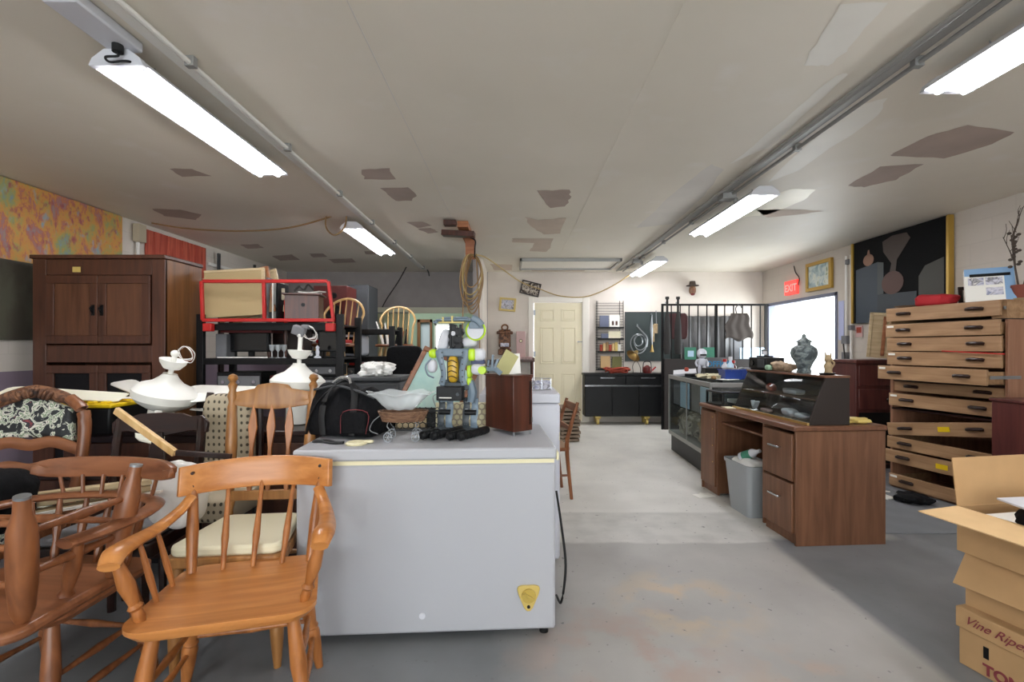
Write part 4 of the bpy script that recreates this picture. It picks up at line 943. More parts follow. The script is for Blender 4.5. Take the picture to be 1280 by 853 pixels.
# ---------------- toy robot ----------------
RX, RY = -.285, 2.33
rb = thing('toy_robot', 'grey construction kit toy robot with lime joints standing on the freezer', 'robot', (RX, RY, FZ), -8)
def plate(name, pts, w, mat, parent, th=.006, holes=True, off=(0, 0, 0)):
    m = MB()
    for a, b in zip(pts[:-1], pts[1:]): m.bar(a, b, w, th, up=(0, 1, 0)) if False else m.bar(a, b, th, w, up=(0, 0, 1))
    return m.build(name, mat, parent, bevel=.0015)
for s in (-1, 1):
    ft = MB(); xs = s * .064 + .01
    for k in (-1, 1):
        A0 = Vector((xs + k * .026 - .045, -.125 + k * .0, .0215)); A1 = Vector((xs + k * .026 + .04, .075, .0215)); ft.sweep([A0, A1], .0185, 10, smooth=0)
        for r in range(7): ft.turned(A0.lerp(A1, .06 + r * .13), A0.lerp(A1, .11 + r * .13), [(0, .0200), (1, .0200)], 12)
        ft.turned(A0 - (A1 - A0) * .06, A0, [(0, .013), (1, .021)], 12)
    f_ = ft.build('foot', 'black_plastic', rb, bevel=.0008)
    MB().b2((xs - .03, -.03, .03), (xs + .03, .05, .042)).build('ankle_plate', 'robot_dark', f_, bevel=.002)
    # shins: a pair of curved perforated plates
    for k in (-1, 1):
        xx = s * .062 + .01 + k * .02
        zz = [.04, .075, .115, .15, .185]; yy = [.0, -.012, .004, .016, .0]
        sh_ = MB(); sh_.sweep([(xx, y, z_) for y, z_ in zip(yy, zz)], [.015, .013, .016, .013, .016], 8, sx=.25, sy=1.2, up=(1, 0, 0), smooth=4)
        l_ = sh_.build('leg_plate', 'robot_grey' if k > 0 else 'robot_dark', rb)
        hl = MB()
        for z_, y in zip((.06, .095, .13, .165), (-.008, -.004, .01, .01)): hl.cyl((xx - .0065, y, z_), (xx + .0065, y, z_), .0042, 10)
        hl.build('bolt', 'steel', l_)
    MB().cyl((xs - .028, .0, .115), (xs + .028, .0, .115), .013, 16).build('knee_joint', 'black_plastic', rb)
    MB().sweep([(s * .066 + .01, 0, .165), (s * .072 + .01, .004, .215), (s * .062 + .01, 0, .27)], [.024, .03, .022], 8, sx=.8, sy=1).build('hip_plate', 'robot_grey', rb)
# battery / controls box at the waist
wb_ = MB().b2((-.075, -.075, .178), (.05, -.02, .245)).build('waist_box', 'black_plastic', rb, bevel=.004)
MB().b2((-.06, -.0775, .19), (.0, -.075, .195)).build('label_strip', 'paper', wb_); MB().cyl((.03, -.076, .21), (.03, -.082, .21), .008, 12).build('button', 'robot_dark', wb_)
MB().b2((-.06, -.02, .225), (.07, .035, .262)).build('waist_block', 'robot_dark', rb, bevel=.004)
# torso
for x, sg in ((-.062, 1), (.05, -1)):
    MB().sweep([(x, -.03, .25), (x + sg * .012, -.034, .30), (x + sg * .004, -.036, .345), (x - sg * .008, -.034, .39), (x - sg * .01, -.03, .415)], [.015, .013, .014, .018, .02], 8, sx=1.0, sy=.35, up=(0, 1, 0)).build('chest_plate', 'robot_grey', rb)
    bo = MB()
    for z_ in (.265, .29, .32, .35, .38, .405): bo.cyl((x + sg * .006, -.038, z_), (x + sg * .006, -.044, z_), .0038, 8)
    bo.build('bolt', 'robot_dark', rb)
MB().b2((-.085, -.03, .385), (.075, .02, .425)).build('shoulder_plate', 'robot_grey', rb, bevel=.008)
MB().blob((-.008, -.012, .325), (.05, .05, .13), .6, 20, 14).build('amber_core', 'robot_yellow', rb)
for z_ in (.285, .31, .335, .36): MB().sweep([(-.03, -.036, z_), (-.008, -.042, z_ + .008), (.016, -.036, z_ - .004)], .0022, 5).build('wire', 'dark_cord', rb)
MB().b2((-.045, .0, .26), (.04, .03, .39)).build('back_shell', 'robot_dark', rb, bevel=.006)
MB().blob((.07, 0, .315), (.024, .05, .06), .5, 16, 10).build('lime_side', 'lime', rb); MB().blob((.07, 0, .265), (.024, .045, .04), .5, 16, 10).build('lime_side', 'lime', rb)
# left arm folded, right arm reaching out with a grey gripper
MB().blob((-.108, -.01, .40), (.045, .05, .045), .8, 18, 12).build('shoulder_joint', 'lime', rb)
MB().blob((-.112, -.015, .34), (.045, .05, .065), .7, 18, 12).build('arm_pod', 'white_lid', rb)
MB().sweep([(-.115, -.03, .375), (-.135, -.05, .34), (-.12, -.06, .3), (-.09, -.06, .285)], .0045, 6).build('forearm_claw', 'robot_grey', rb)
MB().blob((.118, -.01, .395), (.065, .06, .06), .7, 20, 14).build('shoulder_pod', 'white_lid', rb)
MB().blob((.088, -.025, .395), (.034, .055, .058), .5, 16, 12).build('lime_band', 'lime', rb)
MB().blob((.115, -.02, .325), (.065, .055, .052), .7, 20, 14).build('elbow_pod', 'white_lid', rb)
MB().cyl((.14, -.052, .322), (.14, .005, .322), .019, 18).build('lime_hub', 'lime', rb)
MB().b2((.08, -.02, .35), (.145, .01, .37)).build('upper_arm_bracket', plain('navy_joint', '26305a', .4), rb, bevel=.003)
gr = MB(); gr.bar((.15, -.02, .325), (.2, -.03, .33), .016, .02); gr.bar((.185, -.03, .33), (.19, -.03, .395), .01, .018); gr.bar((.2, -.03, .33), (.23, -.035, .305), .012, .022); gr.bar((.2, -.03, .34), (.215, -.03, .375), .008, .012); gr.bar((.165, -.03, .34), (.17, -.03, .37), .008, .012)
gr.build('gripper', 'robot_grey', rb, bevel=.002)
# neck
nk = MB(); nk.cyl((-.0, .0, .425), (-.0, 0, .45), .016)
for x, z_, r in ((-.012, .45, .02), (.014, .462, .022), (-.012, .485, .02), (.02, .505, .02), (-.01, .525, .018), (.022, .44, .018)): nk.cyl((x, -.022, z_), (x, .022, z_), r, 14)
nk.bar((-.02, -.02, .425), (-.02, -.02, .545), .01, .016); nk.bar((.03, -.02, .425), (.03, -.02, .54), .01, .016)
nk.build('neck', 'black_plastic', rb, bevel=.001)
MB().cyl((-.006, -.023, .497), (-.006, -.027, .497), .011, 14).build('neck_disc', 'white_lid', rb)
# chest shells (white)
for x, ry in ((-.062, .25), (.065, -.1)):
    MB().blob((x, .015, .455), (.055, .05, .13) if x < 0 else (.075, .05, .05), .7, 18, 12, rot=(0, ry, 0)).build('white_shell', 'white_lid', rb)
# head
hd = MB(); hd.b2((-.085, -.05, .556), (.085, .05, .566)); hd.b2((-.06, -.045, .566), (.07, .045, .576))
h_ = hd.build('head_frame', 'robot_grey', rb, bevel=.004)
MB().b2((-.07, -.058, .545), (.055, -.03, .552)).b2((-.055, -.05, .552), (-.045, -.035, .575)).b2((-.01, -.05, .552), (.0, -.035, .58)).build('jaw_bar', plain('pale_yellow', 'd2c07a', .5), h_, bevel=.002)
MB().sweep([(-.09, 0, .56), (-.098, -.03, .553), (-.08, -.055, .55)], .007, 8).build('cheek_plate', 'robot_grey', h_)
MB().sweep([(.085, -.02, .57), (.11, -.02, .56), (.135, -.02, .535)], .01, 8, sy=1.6).build('cheek_plate', 'robot_grey', h_)
MB().cyl((.10, -.012, .51), (.10, .022, .51), .040, 28).build('ear_disc', 'white_lid', h_)
MB().sweep([(.10 + .046 * math.cos(a), -.004, .512 + .046 * math.sin(a)) for a in [2 * math.pi * i / 28 for i in range(28)]], .005, 8, smooth=0, closed=True, up=(0, 1, 0)).build('lime_ring', 'lime', h_)
MB().prism([(0, .02), (.03, .055), (.06, .03), (.07, -.005), (.0, -.005)], .012, Matrix.Translation((.07, -.008, .525)) @ Matrix.Rotation(R(90), 4, 'X')).build('temple_plate', 'robot_grey', h_, bevel=.002)

# ---------------- behind the freezer ----------------
ch = thing('storage_chest', 'dark wooden chest right behind the freezer, under the leaning teal print', 'chest', (-.52, 2.98, 0))
MB().b2((-.42, -.24, .03), (.25, .22, .71)).build('body', 'dark_wood', ch, bevel=.006)
MB().b2((-.44, -.26, .71), (.27, .24, .75)).build('lid', 'wardrobe', ch, bevel=.006)
MB().b2((-.4, -.22, 0), (.28, .2, .03)).build('plinth', 'black_paint', ch)
wa = thing('washing_machine', 'white washing machine showing its rounded corner behind the freezer', 'washing machine', (.0, 3.0, 0))
MB().b2((-.2, -.25, .03), (.262, .3, .93)).build('cabinet', 'white_enamel', wa, bevel=.02)
MB().b2((-.2, -.25, .931), (.262, .3, .985)).build('top_panel', 'white_enamel', wa, bevel=.006)
MB().box((.255, -.2, .74), (.012, .08, .05)).build('side_vent', 'cream_gasket', wa, bevel=.004)
for x, y in ((-.16, -.2), (.22, -.2), (-.16, .26), (.22, .26)): MB().cyl((x, y, 0), (x, y, .04), .02).build('foot', 'black_plastic', wa)
wr_ = thing('wire_rack', 'small chrome wire rack with cards on the washing machine', 'rack', (.17, 3.02, .985), 8)
wr_.scale = (.75, .75, .75)
m = MB()
for z_ in (.005, .05, .095): m.sweep([(-.09, -.06, z_), (.07, -.06, z_ + .003), (.09, .06, z_), (-.07, .06, z_ + .003)], .003, 6, smooth=0, closed=True)
for x, y in ((-.09, -.06), (-.01, -.06), (.07, -.06), (.09, .06), (-.07, .06)): m.bar((x, y, 0), (x, y, .1), .004, .004)
m.build('wire_frame', 'chrome', wr_); MB().box((0, 0, .045), (.13, .08, .07), (0, 0, .1)).build('cards', 'photo', wr_)
# table carrying the windsor chairs
wt = thing('work_table', 'dark work table behind the shelving, carrying the pale bow back chairs', 'table', (-1.6, 5.6, 0))
MB().b2((-.85, -.35, .81), (.85, .35, .85)).build('table_top', 'black_paint', wt, bevel=.005)
for x in (-.8, .8):
    for y in (-.3, .3): MB().b2((x - .03, y - .03, 0), (x + .03, y + .03, .81)).build('leg', 'black_paint', wt)
def bow_chair(label, loc, rz):
    t = thing('bow_back_chair', label, 'chair', loc, rz, group='pale bow back chairs on the work table'); z = .44
    MB().prism(rrect(.40, .38, .12, .42), .03, Matrix.Translation((0, 0, z - .03))).build('seat', 'pine_stain', t, bevel=.01)
    a_ = [R(200 - 220 * i / 16) for i in range(17)]
    P = [(.205 * math.cos(a) * (1 if math.sin(a) > 0 else .93), .16 + .10 * max(0, math.sin(a)) + .02, .70 + .19 * math.sin(a)) for a in a_]
    P = [(-.165, .14, z)] + [(p[0], p[1] - .02, p[2]) for p in P] + [(.165, .14, z)]
    MB().sweep(P, .0125, 8, smooth=3, up=(0, 1, 0)).build('bow', 'light_wood', t)
    for i in range(5):
        x = -.11 + .055 * i; MB().turned((x, .14, z), (x * 1.15, .16 + .08, .70 + .18 * math.sqrt(max(0, 1 - (x * 1.15 / .205) ** 2))), [(0, .006), (.4, .009), (1, .005)], 8).build('spindle', 'light_wood', t)
    for sx_, sy_ in ((-1, -1), (1, -1), (1, 1), (-1, 1)): MB().turned((sx_ * .2, sy_ * .19, 0), (sx_ * .13, sy_ * .12, z - .03), [(0, .012), (.5, .022), (.8, .018), (1, .013)], 10).build('leg', 'light_wood', t)
    return t
bow_chair('pale bow back chair standing clear in front of the opening in the grey wall', (-1.37, 5.52, .85), 4)
bow_chair('pale bow back chair half hidden behind a shelving post, before the dark red speaker', (-1.70, 4.56, .85), -6)
pd = thing('plant_stand', 'black square stand under the half hidden bow back chair', 'stand', (-1.70, 4.56, 0))
MB().b2((-.21, -.21, .82), (.21, .21, .85)).build('stand_top', 'black_paint', pd, bevel=.004)
for x in (-.18, .18):
    for y in (-.18, .18): MB().b2((x - .02, y - .02, 0), (x + .02, y + .02, .82)).build('leg', 'black_paint', pd)
ac = thing('office_chair', 'black padded chair back between the bow back chair and the leaning print', 'chair', (-1.05, 4.6, 0))
MB().blob((0, 0, 1.07), (.34, .12, .4), .35).build('backrest', 'black_fabric', ac); MB().blob((0, -.25, .62), (.46, .46, .12), .35).build('seat', 'black_fabric', ac)
MB().bar((0, .05, .6), (0, .03, 1.0), .05, .02).cyl((0, -.2, .1), (0, -.2, .58), .03).build('post', 'black_plastic', ac)
for k in range(5): MB().bar((0, -.2, .1), (.26 * math.cos(k * 1.257), -.2 + .26 * math.sin(k * 1.257), .04), .04, .03).cyl((.26 * math.cos(k * 1.257), -.2 + .26 * math.sin(k * 1.257) - .01, .025), (.26 * math.cos(k * 1.257), -.2 + .26 * math.sin(k * 1.257) + .02, .025), .025).build('leg', 'black_plastic', ac)
hb = thing('hamper', 'tall dark hamper behind the duffel bag under the white cloth', 'hamper', (-1.0, 3.45, 0))
MB().box((0, 0, .52), (.42, .34, 1.0), taper=1.04).build('body', 'dark_grey', hb, bevel=.02); MB().b2((-.225, -.185, 1.02), (.225, .185, 1.05)).build('lid', 'dark_grey', hb, bevel=.008)
tag(MB().blob((0, 0, .045), (.22, .2, .10), .9, 40, 24, jit=.5, freq=24).build('white_fur_cloth', 'white_cloth', loc=(-.985, 3.42, 1.052)), 'rumpled white fleecy cloth behind the duffel bag', 'cloth')
tp = MB().turned((-.86, 3.9, .72), (-.80, 3.86, 1.06), [(0, .03), (.6, .03), (.7, .036), (.8, .028), (.9, .036), (1, .03)], 12).build('wood_post', 'raw_wood'); tag(tp, 'short turned light brown wooden post leaning by the black padded chair', 'post')
cr_ = thing('crate', 'dark slatted crate standing under the turned wooden post', 'crate', (-.78, 3.95, 0))
for z_ in (.08, .24, .40, .56): MB().b2((-.17, -.15, z_), (.17, -.135, z_ + .12)).b2((-.17, .135, z_), (.17, .15, z_ + .12)).b2((-.17, -.135, z_), (-.155, .135, z_ + .12)).b2((.155, -.135, z_), (.17, .135, z_ + .12)).build('slat', 'weathered', cr_)
MB().b2((-.155, -.135, 0), (.155, .135, .72)).build('inner_box', 'dark_grey', cr_)
# curtain and things in the opening
cu = MB(); cu.grid(lambda u, v: Vector((-2.3 + .55 * u, 7.95 + .02 * math.sin(u * 40), 1.0 + .82 * v)), 60, 4)
tag(cu.build('curtain', plain('sage_curtain', 'b9bd9c', .8), solid=.006), 'pale sage curtain hanging in the opening of the grey wall', 'curtain')
cd = thing('curtain_rod', 'thin rod carrying the sage curtain in the opening', 'rod', (-2.32, 7.95, 1.83)); MB().cyl((0, 0, 0), (.62, 0, 0), .01).build('rod', 'steel', cd)
MB().cyl((.0, 0, 0), (0, .15, 0), .008).cyl((.6, 0, 0), (.6, .15, 0), .008).build('rod_bracket', 'steel', cd)
dk = thing('tall_cabinet', 'dark grey tall cabinet beside the grey opening behind the dark red speaker', 'cabinet', (-1.98, 6.3, 0))
MB().b2((-.15, -.2, 0), (.13, .2, 2.05)).build('body', 'dark_grey', dk, bevel=.005); MB().b2((-.14, -.215, 1.5), (-.07, -.2, 2.0)).build('pale_door', 'trim_white', dk, bevel=.004); MB().b2((-.06, -.215, 1.0), (.12, -.2, 2.0)).build('door', 'dark_grey', dk, bevel=.004)

# ---------------- black metal shelving ----------------
def shelving(label, x0, x1, y0, y1, levels, h, posts=.055):
    t = thing('metal_shelving', label, 'shelving', ((x0 + x1) / 2, (y0 + y1) / 2, 0), group='black metal shelving units'); w = (x1 - x0) / 2; d = (y1 - y0) / 2
    for sx_ in (-1, 1):
        for sy_ in (-1, 1): MB().bar((sx_ * w, sy_ * d, 0), (sx_ * w, sy_ * d, h), posts, posts * .7, up=(0, 1, 0)).build('post', 'black_paint', t, bevel=.003)
    for z_ in levels:
        MB().b2((-w, -d, z_ - .012), (w, d, z_)).b2((-w, -d - .012, z_ - .05), (w, -d, z_)).b2((-w, d, z_ - .05), (w, d + .012, z_)).build('shelf', 'black_paint', t, bevel=.002)
    return t
shelving('wide black metal shelving unit under the red frame', -2.52, -1.40, 3.86, 4.3, (.2, .6, .89, 1.165, 1.44), 1.52)
shelving('black metal shelving unit farther right, behind the first one', -2.08, -1.24, 4.86, 5.2, (.3, .62, .95, 1.16, 1.44), 1.47)
# tray on the top shelf
tag(MB().b2((-2.4, 3.9, 1.441), (-1.5, 4.26, 1.455)).build('black_tray', 'black_plastic', bevel=.004), 'flat black tray on the top shelf under the red frame', 'tray')
# red frame
rf = thing('red_metal_frame', 'bright red rectangular metal frame standing on the black shelving', 'frame', (-1.96, 3.82, 1.47))
for a, b in (((-.52, 0, .0), (.53, 0, .0)), ((-.52, 0, .31), (.47, 0, .31))): MB().bar(a, b, .025, .027).build('rail', 'red_paint', rf, bevel=.004)
for a, b in (((-.52, 0, .0), (-.53, 0, .31)), ((-.03, 0, .0), (-.035, 0, .31)), ((.52, 0, .0), (.48, 0, .31))): MB().bar(a, b, .025, .024, up=(1, 0, 0)).build('upright', 'red_paint', rf, bevel=.004)
for x in (-.47, .5): MB().b2((x - .035, -.03, -.09), (x + .035, .02, -.025)).build('bracket_foot', 'red_paint', rf, bevel=.006)
# leaning boards on top shelf
for i, (x, lean, w_, h_, mt, lb_) in enumerate(((-2.30, .03, .46, .38, 'pale_board', 'large tan backing board, frontmost of the boards leaning inside the red frame'), (-2.23, .09, .44, .38, 'raw_wood', 'brown edged board just behind the tan backing board inside the red frame'), (-2.18, .13, .42, .37, 'pale_board', 'cream edged board leaning behind the brown edged one inside the red frame'))):
    t = thing('backing_board', lb_, 'board', (x, 3.92 + .09 * i, 1.458), rot=(R(-8), R((-4, -13, -15)[i]), R(4)), group='boards leaning inside the red frame')
    MB().b2((-w_ / 2, 0, .05), (w_ / 2, .012, .05 + h_)).build('board_panel', plain('tan_board_%d' % i, ('b09a70', 'a3825c', 'c4b08a')[i], .75), t, bevel=.002)
    t2 = MB(); t2.b2((w_ / 2, -.004, .05), (w_ / 2 + .022, .02, .05 + h_)); t2.b2((-w_ / 2, -.004, .05 + h_), (w_ / 2 + .022, .02, .07 + h_)); t2.build('edge_frame', mt, t, bevel=.002)
sp = thing('leaf_ornament', 'cut leafy pale ornament behind the tan boards by the left wall', 'ornament', (-2.75, 4.5, 0))
MB().turned((0, 0, 0), (0, 0, 1.78), [(0, .1), (.02, .03), (.9, .025), (1, .05)], 12).build('stand', 'dark_wood', sp)
for k in range(6):
    a = -1.1 + k * .42
    MB().sweep([(0, 0, 1.76), (.10 * math.sin(a), -.02, 1.83 + .03 * math.cos(a)), (.2 * math.sin(a), -.03, 1.85 + .09 * math.cos(a))], [.03, .045, .008], 8, sy=.3, up=(0, 1, 0)).build('leaf', 'beige', sp)
bx = thing('wooden_box', 'reddish wooden box with a round hole and papers on top, inside the red frame', 'box', (-1.73, 3.98, 1.458), 12)
MB().b2((-.14, -.1, 0), (.12, .12, .22)).build('box_body', 'brown_box', bx, bevel=.004); MB().b2((-.16, -.12, .22), (.14, .14, .235)).build('lid', 'brown_box', bx, bevel=.003)
MB().cyl((.0, -.102, .14), (.0, -.098, .14), .016, 16).build('round_hole', 'black_paint', bx)
tag(MB().box((0, 0, .006), (.16, .12, .01), (0, .04, .3)).box((.05, .01, .014), (.12, .1, .008), (.05, -.1, -.2)).build('loose_papers', 'paper', loc=(-1.7, 3.98, 1.695)), 'loose white papers on the reddish wooden box', 'papers')
tag(MB().sweep([(-.08, 0, .01), (-.04, .01, .05), (0, 0, .02), (.04, -.01, .06), (.08, 0, .02)], .008, 6).build('coiled_cable', 'dark_cord', loc=(-1.75, 3.99, 1.712)), 'small coiled dark cable on the reddish wooden box', 'cable')
rl = thing('red_box', 'small bright red box behind the wooden box', 'box', (-1.93, 4.1, 1.458)); MB().b2((-.04, 0, 0), (.05, .06, .2)).build('box_body', plain('red_box', 'e2443a', .4), rl, bevel=.004); MB().b2((-.06, -.01, .2), (-.035, .01, .3)).build('pale_tab', 'beige', rl)
spk = thing('loudspeaker', 'dark red wooden loudspeaker with a black cone on top of the farther shelving', 'speaker', (-1.83, 5.03, 1.441))
MB().b2((-.21, -.16, 0), (.13, .14, .44)).build('speaker_box', 'dark_red', spk, bevel=.005)
lathe(MB(), [(.0, .0), (.03, .012), (.05, .008), (.072, .02), (.08, .02), (.08, 0)], seg=24).build('speaker_cone', 'black_rubber', spk, loc=(.0, -.16, .17), rot=(R(90), 0, 0))
lathe(MB(), [(.0, .0), (.02, .01), (.03, .008), (.03, 0)], seg=18).build('tweeter', 'black_rubber', spk, loc=(.0, -.16, .34), rot=(R(90), 0, 0))
wc = thing('luggage_chest', 'low dark brown trunk behind the wooden box on the top shelf', 'trunk', (-1.95, 4.2, 1.458)); MB().b2((-.2, .01, 0), (.16, .1, .15)).build('trunk_body', 'dark_wood', wc, bevel=.006); MB().b2((-.21, 0, .15), (.17, .11, .19)).build('lid', 'dark_wood', wc, bevel=.01)
# books standing beside boards
bks = thing('record_sleeve', 'dark record sleeve, leftmost of three standing behind the cream edged board', 'record', (-2.06, 4.12, 1.458), group='record sleeves on the top shelf')
MB().b2((-.02, -.1, 0), (.0, .1, .38)).build('sleeve', 'dusty_grey', bks, bevel=.002)
for k, (n_, c_) in enumerate((('middle', 'white'), ('rightmost', 'white'))):
    t = thing('record_sleeve', 'dark record sleeve, %s of three standing behind the cream edged board' % n_, 'record', (-2.02 + k * .035, 4.12, 1.458), group='record sleeves on the top shelf'); MB().b2((-.012, -.1, 0), (.0, .1, .36 - .02 * k)).build('sleeve', 'black_fabric' if k else 'paper', t, bevel=.002)
# shelf contents
def monitor(label, loc, w_, h_, rz=0):
    t = thing('monitor', label, 'monitor', loc, rz)
    MB().b2((-w_ / 2, -.02, .05), (w_ / 2, .03, .05 + h_)).build('casing', 'black_plastic', t, bevel=.006); MB().b2((-w_ / 2 + .015, -.023, .065), (w_ / 2 - .015, -.019, .035 + h_)).build('screen', 'screen_dark', t)
    MB().box((0, .02, .006), (.2, .12, .012)).bar((0, .03, .006), (0, .03, .08), .05, .02).build('stand', 'black_plastic', t, bevel=.003)
def amp(name, label, cat, loc, sx_, sy_, sz_, mat='black_plastic', knobs=3, rz=0, front='dusty_grey'):
    t = thing(name, label, cat, loc, rz); MB().b2((-sx_ / 2, -sy_ / 2, .008), (sx_ / 2, sy_ / 2, sz_)).build('case', mat, t, bevel=.005)
    MB().b2((-sx_ / 2 + .01, -sy_ / 2 - .003, sz_ * .25), (sx_ / 2 - .01, -sy_ / 2, sz_ * .8)).build('front_panel', front, t, bevel=.001)
    for k in range(knobs): x = -sx_ * .35 + k * sx_ * .7 / max(1, knobs - 1); MB().cyl((x, -sy_ / 2 - .003, sz_ * .5), (x, -sy_ / 2 - .015, sz_ * .5), min(.014, sz_ * .2), 12).build('knob', 'chrome', t)
    MB().box((0, 0, .004), (sx_ * .8, sy_ * .8, .008)).build('foot', 'black_rubber', t)
    return t
S1 = 1.166
def glass_thing(name, label, cat, loc, prof, mat='acrylic'):
    return tag(lathe(MB(), prof, seg=20).build(name, mat, loc=loc), label, cat)
monitor('black flat monitor at the left of the middle shelf', (-2.25, 4.08, S1), .34, .2)
tag(MB().b2((-.05, 0, 0), (.04, .12, .2)).build('grey_binder', 'dusty_grey', loc=(-2.44, 4.0, S1), bevel=.003), 'grey binder standing at the left end of the middle shelf', 'binder')
tag(MB().b2((-.3, 0, 0), (.12, .2, .02)).build('maroon_board', 'dark_red', loc=(-2.12, 3.95, 1.375), bevel=.003), 'maroon board held under the top shelf', 'board')
bt = [(.0, 0), (.03, 0), (.032, .1), (.012, .14), (.012, .18), (.0, .18)]
for k, (x, lab) in enumerate(((-2.02, 'leftmost of the glasses on the middle shelf'), (-1.97, 'middle of the glasses on the middle shelf'), (-1.92, 'rightmost of the glasses on the middle shelf'))):
    glass_thing('drinking_glass', 'clear stemmed glass, ' + lab, 'glass', (x, 4.0, S1), [(0, 0), (.022, 0), (.022, .004), (.004, .01), (.004, .05), (.02, .07), (.024, .11), (.02, .11), (.0, .075)]).__setitem__('group', 'glasses on the middle shelf')
cab = thing('display_stand', 'brown open display stand with turned posts on the middle shelf', 'stand', (-1.97, 4.18, S1))
for x in (-.14, 0, .14): MB().turned((x, -.05, .0), (x, -.05, .24), [(0, .012), (.3, .018), (.5, .01), (.7, .018), (1, .012)], 10).build('post', 'brown_box', cab)
MB().b2((-.17, -.07, .24), (.17, .08, .255)).build('top_board', 'brown_box', cab, bevel=.003); MB().b2((-.17, .07, 0), (.17, .08, .24)).build('back_board', 'dark_wood', cab)
monitor('square black monitor at the right of the middle shelf behind the upright fan', (-1.56, 4.1, S1), .22, .19)
fgp = [(0, 0), (.03, 0), (.028, .01), (.012, .02), (.016, .05), (.01, .07), (.016, .085), (.008, .1), (0, .105)]
tag(lathe(MB(), fgp, seg=16).build('china_figurine', 'white_enamel', loc=(-1.62, 3.95, S1)), 'small white china figurine in front of the square monitor', 'figurine')
amp('video_player', 'flat black video player at the right of the middle shelf', 'player', (-1.70, 4.05, S1), .1, .2, .06)
S2 = .891
amp('cassette_deck', 'grey cassette deck at the right of the lower shelf', 'stereo', (-1.62, 4.05, S2), .34, .26, .12, front='dusty_grey')
amp('stereo_amplifier', 'black stereo amplifier stacked on the grey cassette deck', 'stereo', (-1.62, 4.06, S2 + .1205), .32, .24, .10)
amp('disc_player', 'black disc player at the left of the lower shelf', 'stereo', (-2.25, 4.05, S2), .36, .26, .16)
amp('tape_case', 'dark maroon case in the middle of the lower shelf', 'case', (-1.93, 4.08, S2), .2, .2, .13, mat='dark_red', knobs=1)
tag(MB().sweep([(-.2, 0, .005), (-.08, -.02, .006), (0, .02, .006), (.12, -.01, .006), (.2, .01, .005)], .006, 6).build('white_cable', 'white_paint', loc=(-2.2, 3.88, S1)), 'white cable lying along the edge of the middle shelf', 'cable')
# second bay
mw = thing('white_crt_television', 'small white rounded television on the middle shelf of the farther shelving', 'television', (-1.72, 5.03, 1.161), 0)
MB().b2((-.16, -.15, .005), (.16, .15, .225)).build('shell', 'white_enamel', mw, bevel=.035); MB().b2((-.14, -.156, .03), (.10, -.149, .2)).build('screen', 'screen_dark', mw, bevel=.002); MB().box((0, 0, .004), (.25, .25, .008)).build('foot', 'black_rubber', mw)
amp('record_player', 'black record player on the lower shelf of the farther shelving', 'player', (-1.55, 5.03, .951), .3, .3, .12)
rbx = tag(MB().b2((-.05, -.1, 0), (.05, .1, .16)).build('white_box', 'paper', loc=(-1.33, 5.0, .951), bevel=.003), 'white upright box beside the black record player', 'box')
tag(MB().b2((-.15, -.12, 0), (.12, .12, .025)).build('red_book', 'red_paint', loc=(-1.53, 5.0, 1.0725), bevel=.003), 'flat red book lying on the black record player', 'book')
tag(MB().b2((-.14, -.1, 0), (.13, .12, .035)).build('red_cushion', 'red_paint', loc=(-1.70, 4.54, 1.2915), bevel=.01), 'red cushion on the half hidden bow back chair', 'cushion')
tg = thing('tool_bundle', 'row of dark and light handled tools standing on the clear bow back chair', 'tools', (-1.37, 5.47, 1.2915))
for k, (x, ln, h_, mt) in enumerate(((-.12, -.1, .26, 'white_paint'), (-.07, -.05, .24, 'white_paint'), (-.10, -.04, .2, 'black_paint'), (.02, .02, .2, 'black_paint'), (.07, .03, .15, 'raw_wood'), (.13, .0, .17, 'black_paint'))):
    MB().turned((x, 0, 0), (x + ln, .05, h_), [(0, .018), (.6, .01), (1, .008)], 8).build('tool', mt, tg)

# ---------------- ceiling beam stub with cable coil ----------------
wbk = thing('wooden_bracket', 'rough wooden bracket of crossed boards on the ceiling with the cable coil', 'bracket', (-.58, 5.0, CEIL - .001))
MB().box((.06, .3, -.035), (.11, .95, .06)).build('beam', 'raw_wood', wbk, bevel=.003)
MB().box((-.0, -.02, -.1), (.34, .11, .055), (0, R(4), R(-5))).build('cross_board', 'brown_box', wbk, bevel=.003)
MB().box((-.06, -.22, -.04), (.12, .09, .05)).build('short_block', 'brown_box', wbk, bevel=.003)
MB().box((.09, .32, -.15), (.1, .09, .3), (R(10), 0, 0)).build('hanging_post', 'raw_wood', wbk, bevel=.003)
MB().sweep([(.12, .0, -.13), (.17, .02, -.16), (.16, .1, -.22), (.15, .2, -.3)], .008, 6).build('black_wire', 'black_rubber', wbk)
hk = thing('cable_coil', 'long loops of tan cable hanging from the wooden bracket', 'cable', (-.47, 5.28, 2.27))
for k in range(7):
    w_ = .115 + .025 * (k % 3); h_ = .36 + .05 * (k % 4) + .03 * k; dx = -.015 * (k % 3); P = []
    for i in range(16):
        a = 2 * math.pi * i / 16; rr2 = math.sin(a / 2 + math.pi / 2)
        P.append((dx + w_ * math.sin(a) * (.75 + .25 * math.cos(a * .5)), .02 * k - .06 + .01 * math.sin(a * 2), -h_ / 2 * 1.6 * (1 - math.cos(a)) / 1.6))
    MB().sweep(P, .0075, 7, smooth=3, closed=True, up=(0, 1, 0)).build('cable_loop', ('orange_cable', 'cable_yellow', 'orange_cable')[k % 3], hk)
MB().sweep([(.0, 0, -.02), (-.08, .0, -.35), (-.1, 0, -.8), (-.1, 0, -1.1)], .007, 6).sweep([(.05, 0, -.02), (.07, .0, -.35), (.085, 0, -.75), (.09, 0, -1.08)], .007, 6).build('cable_tail', 'orange_cable', hk)
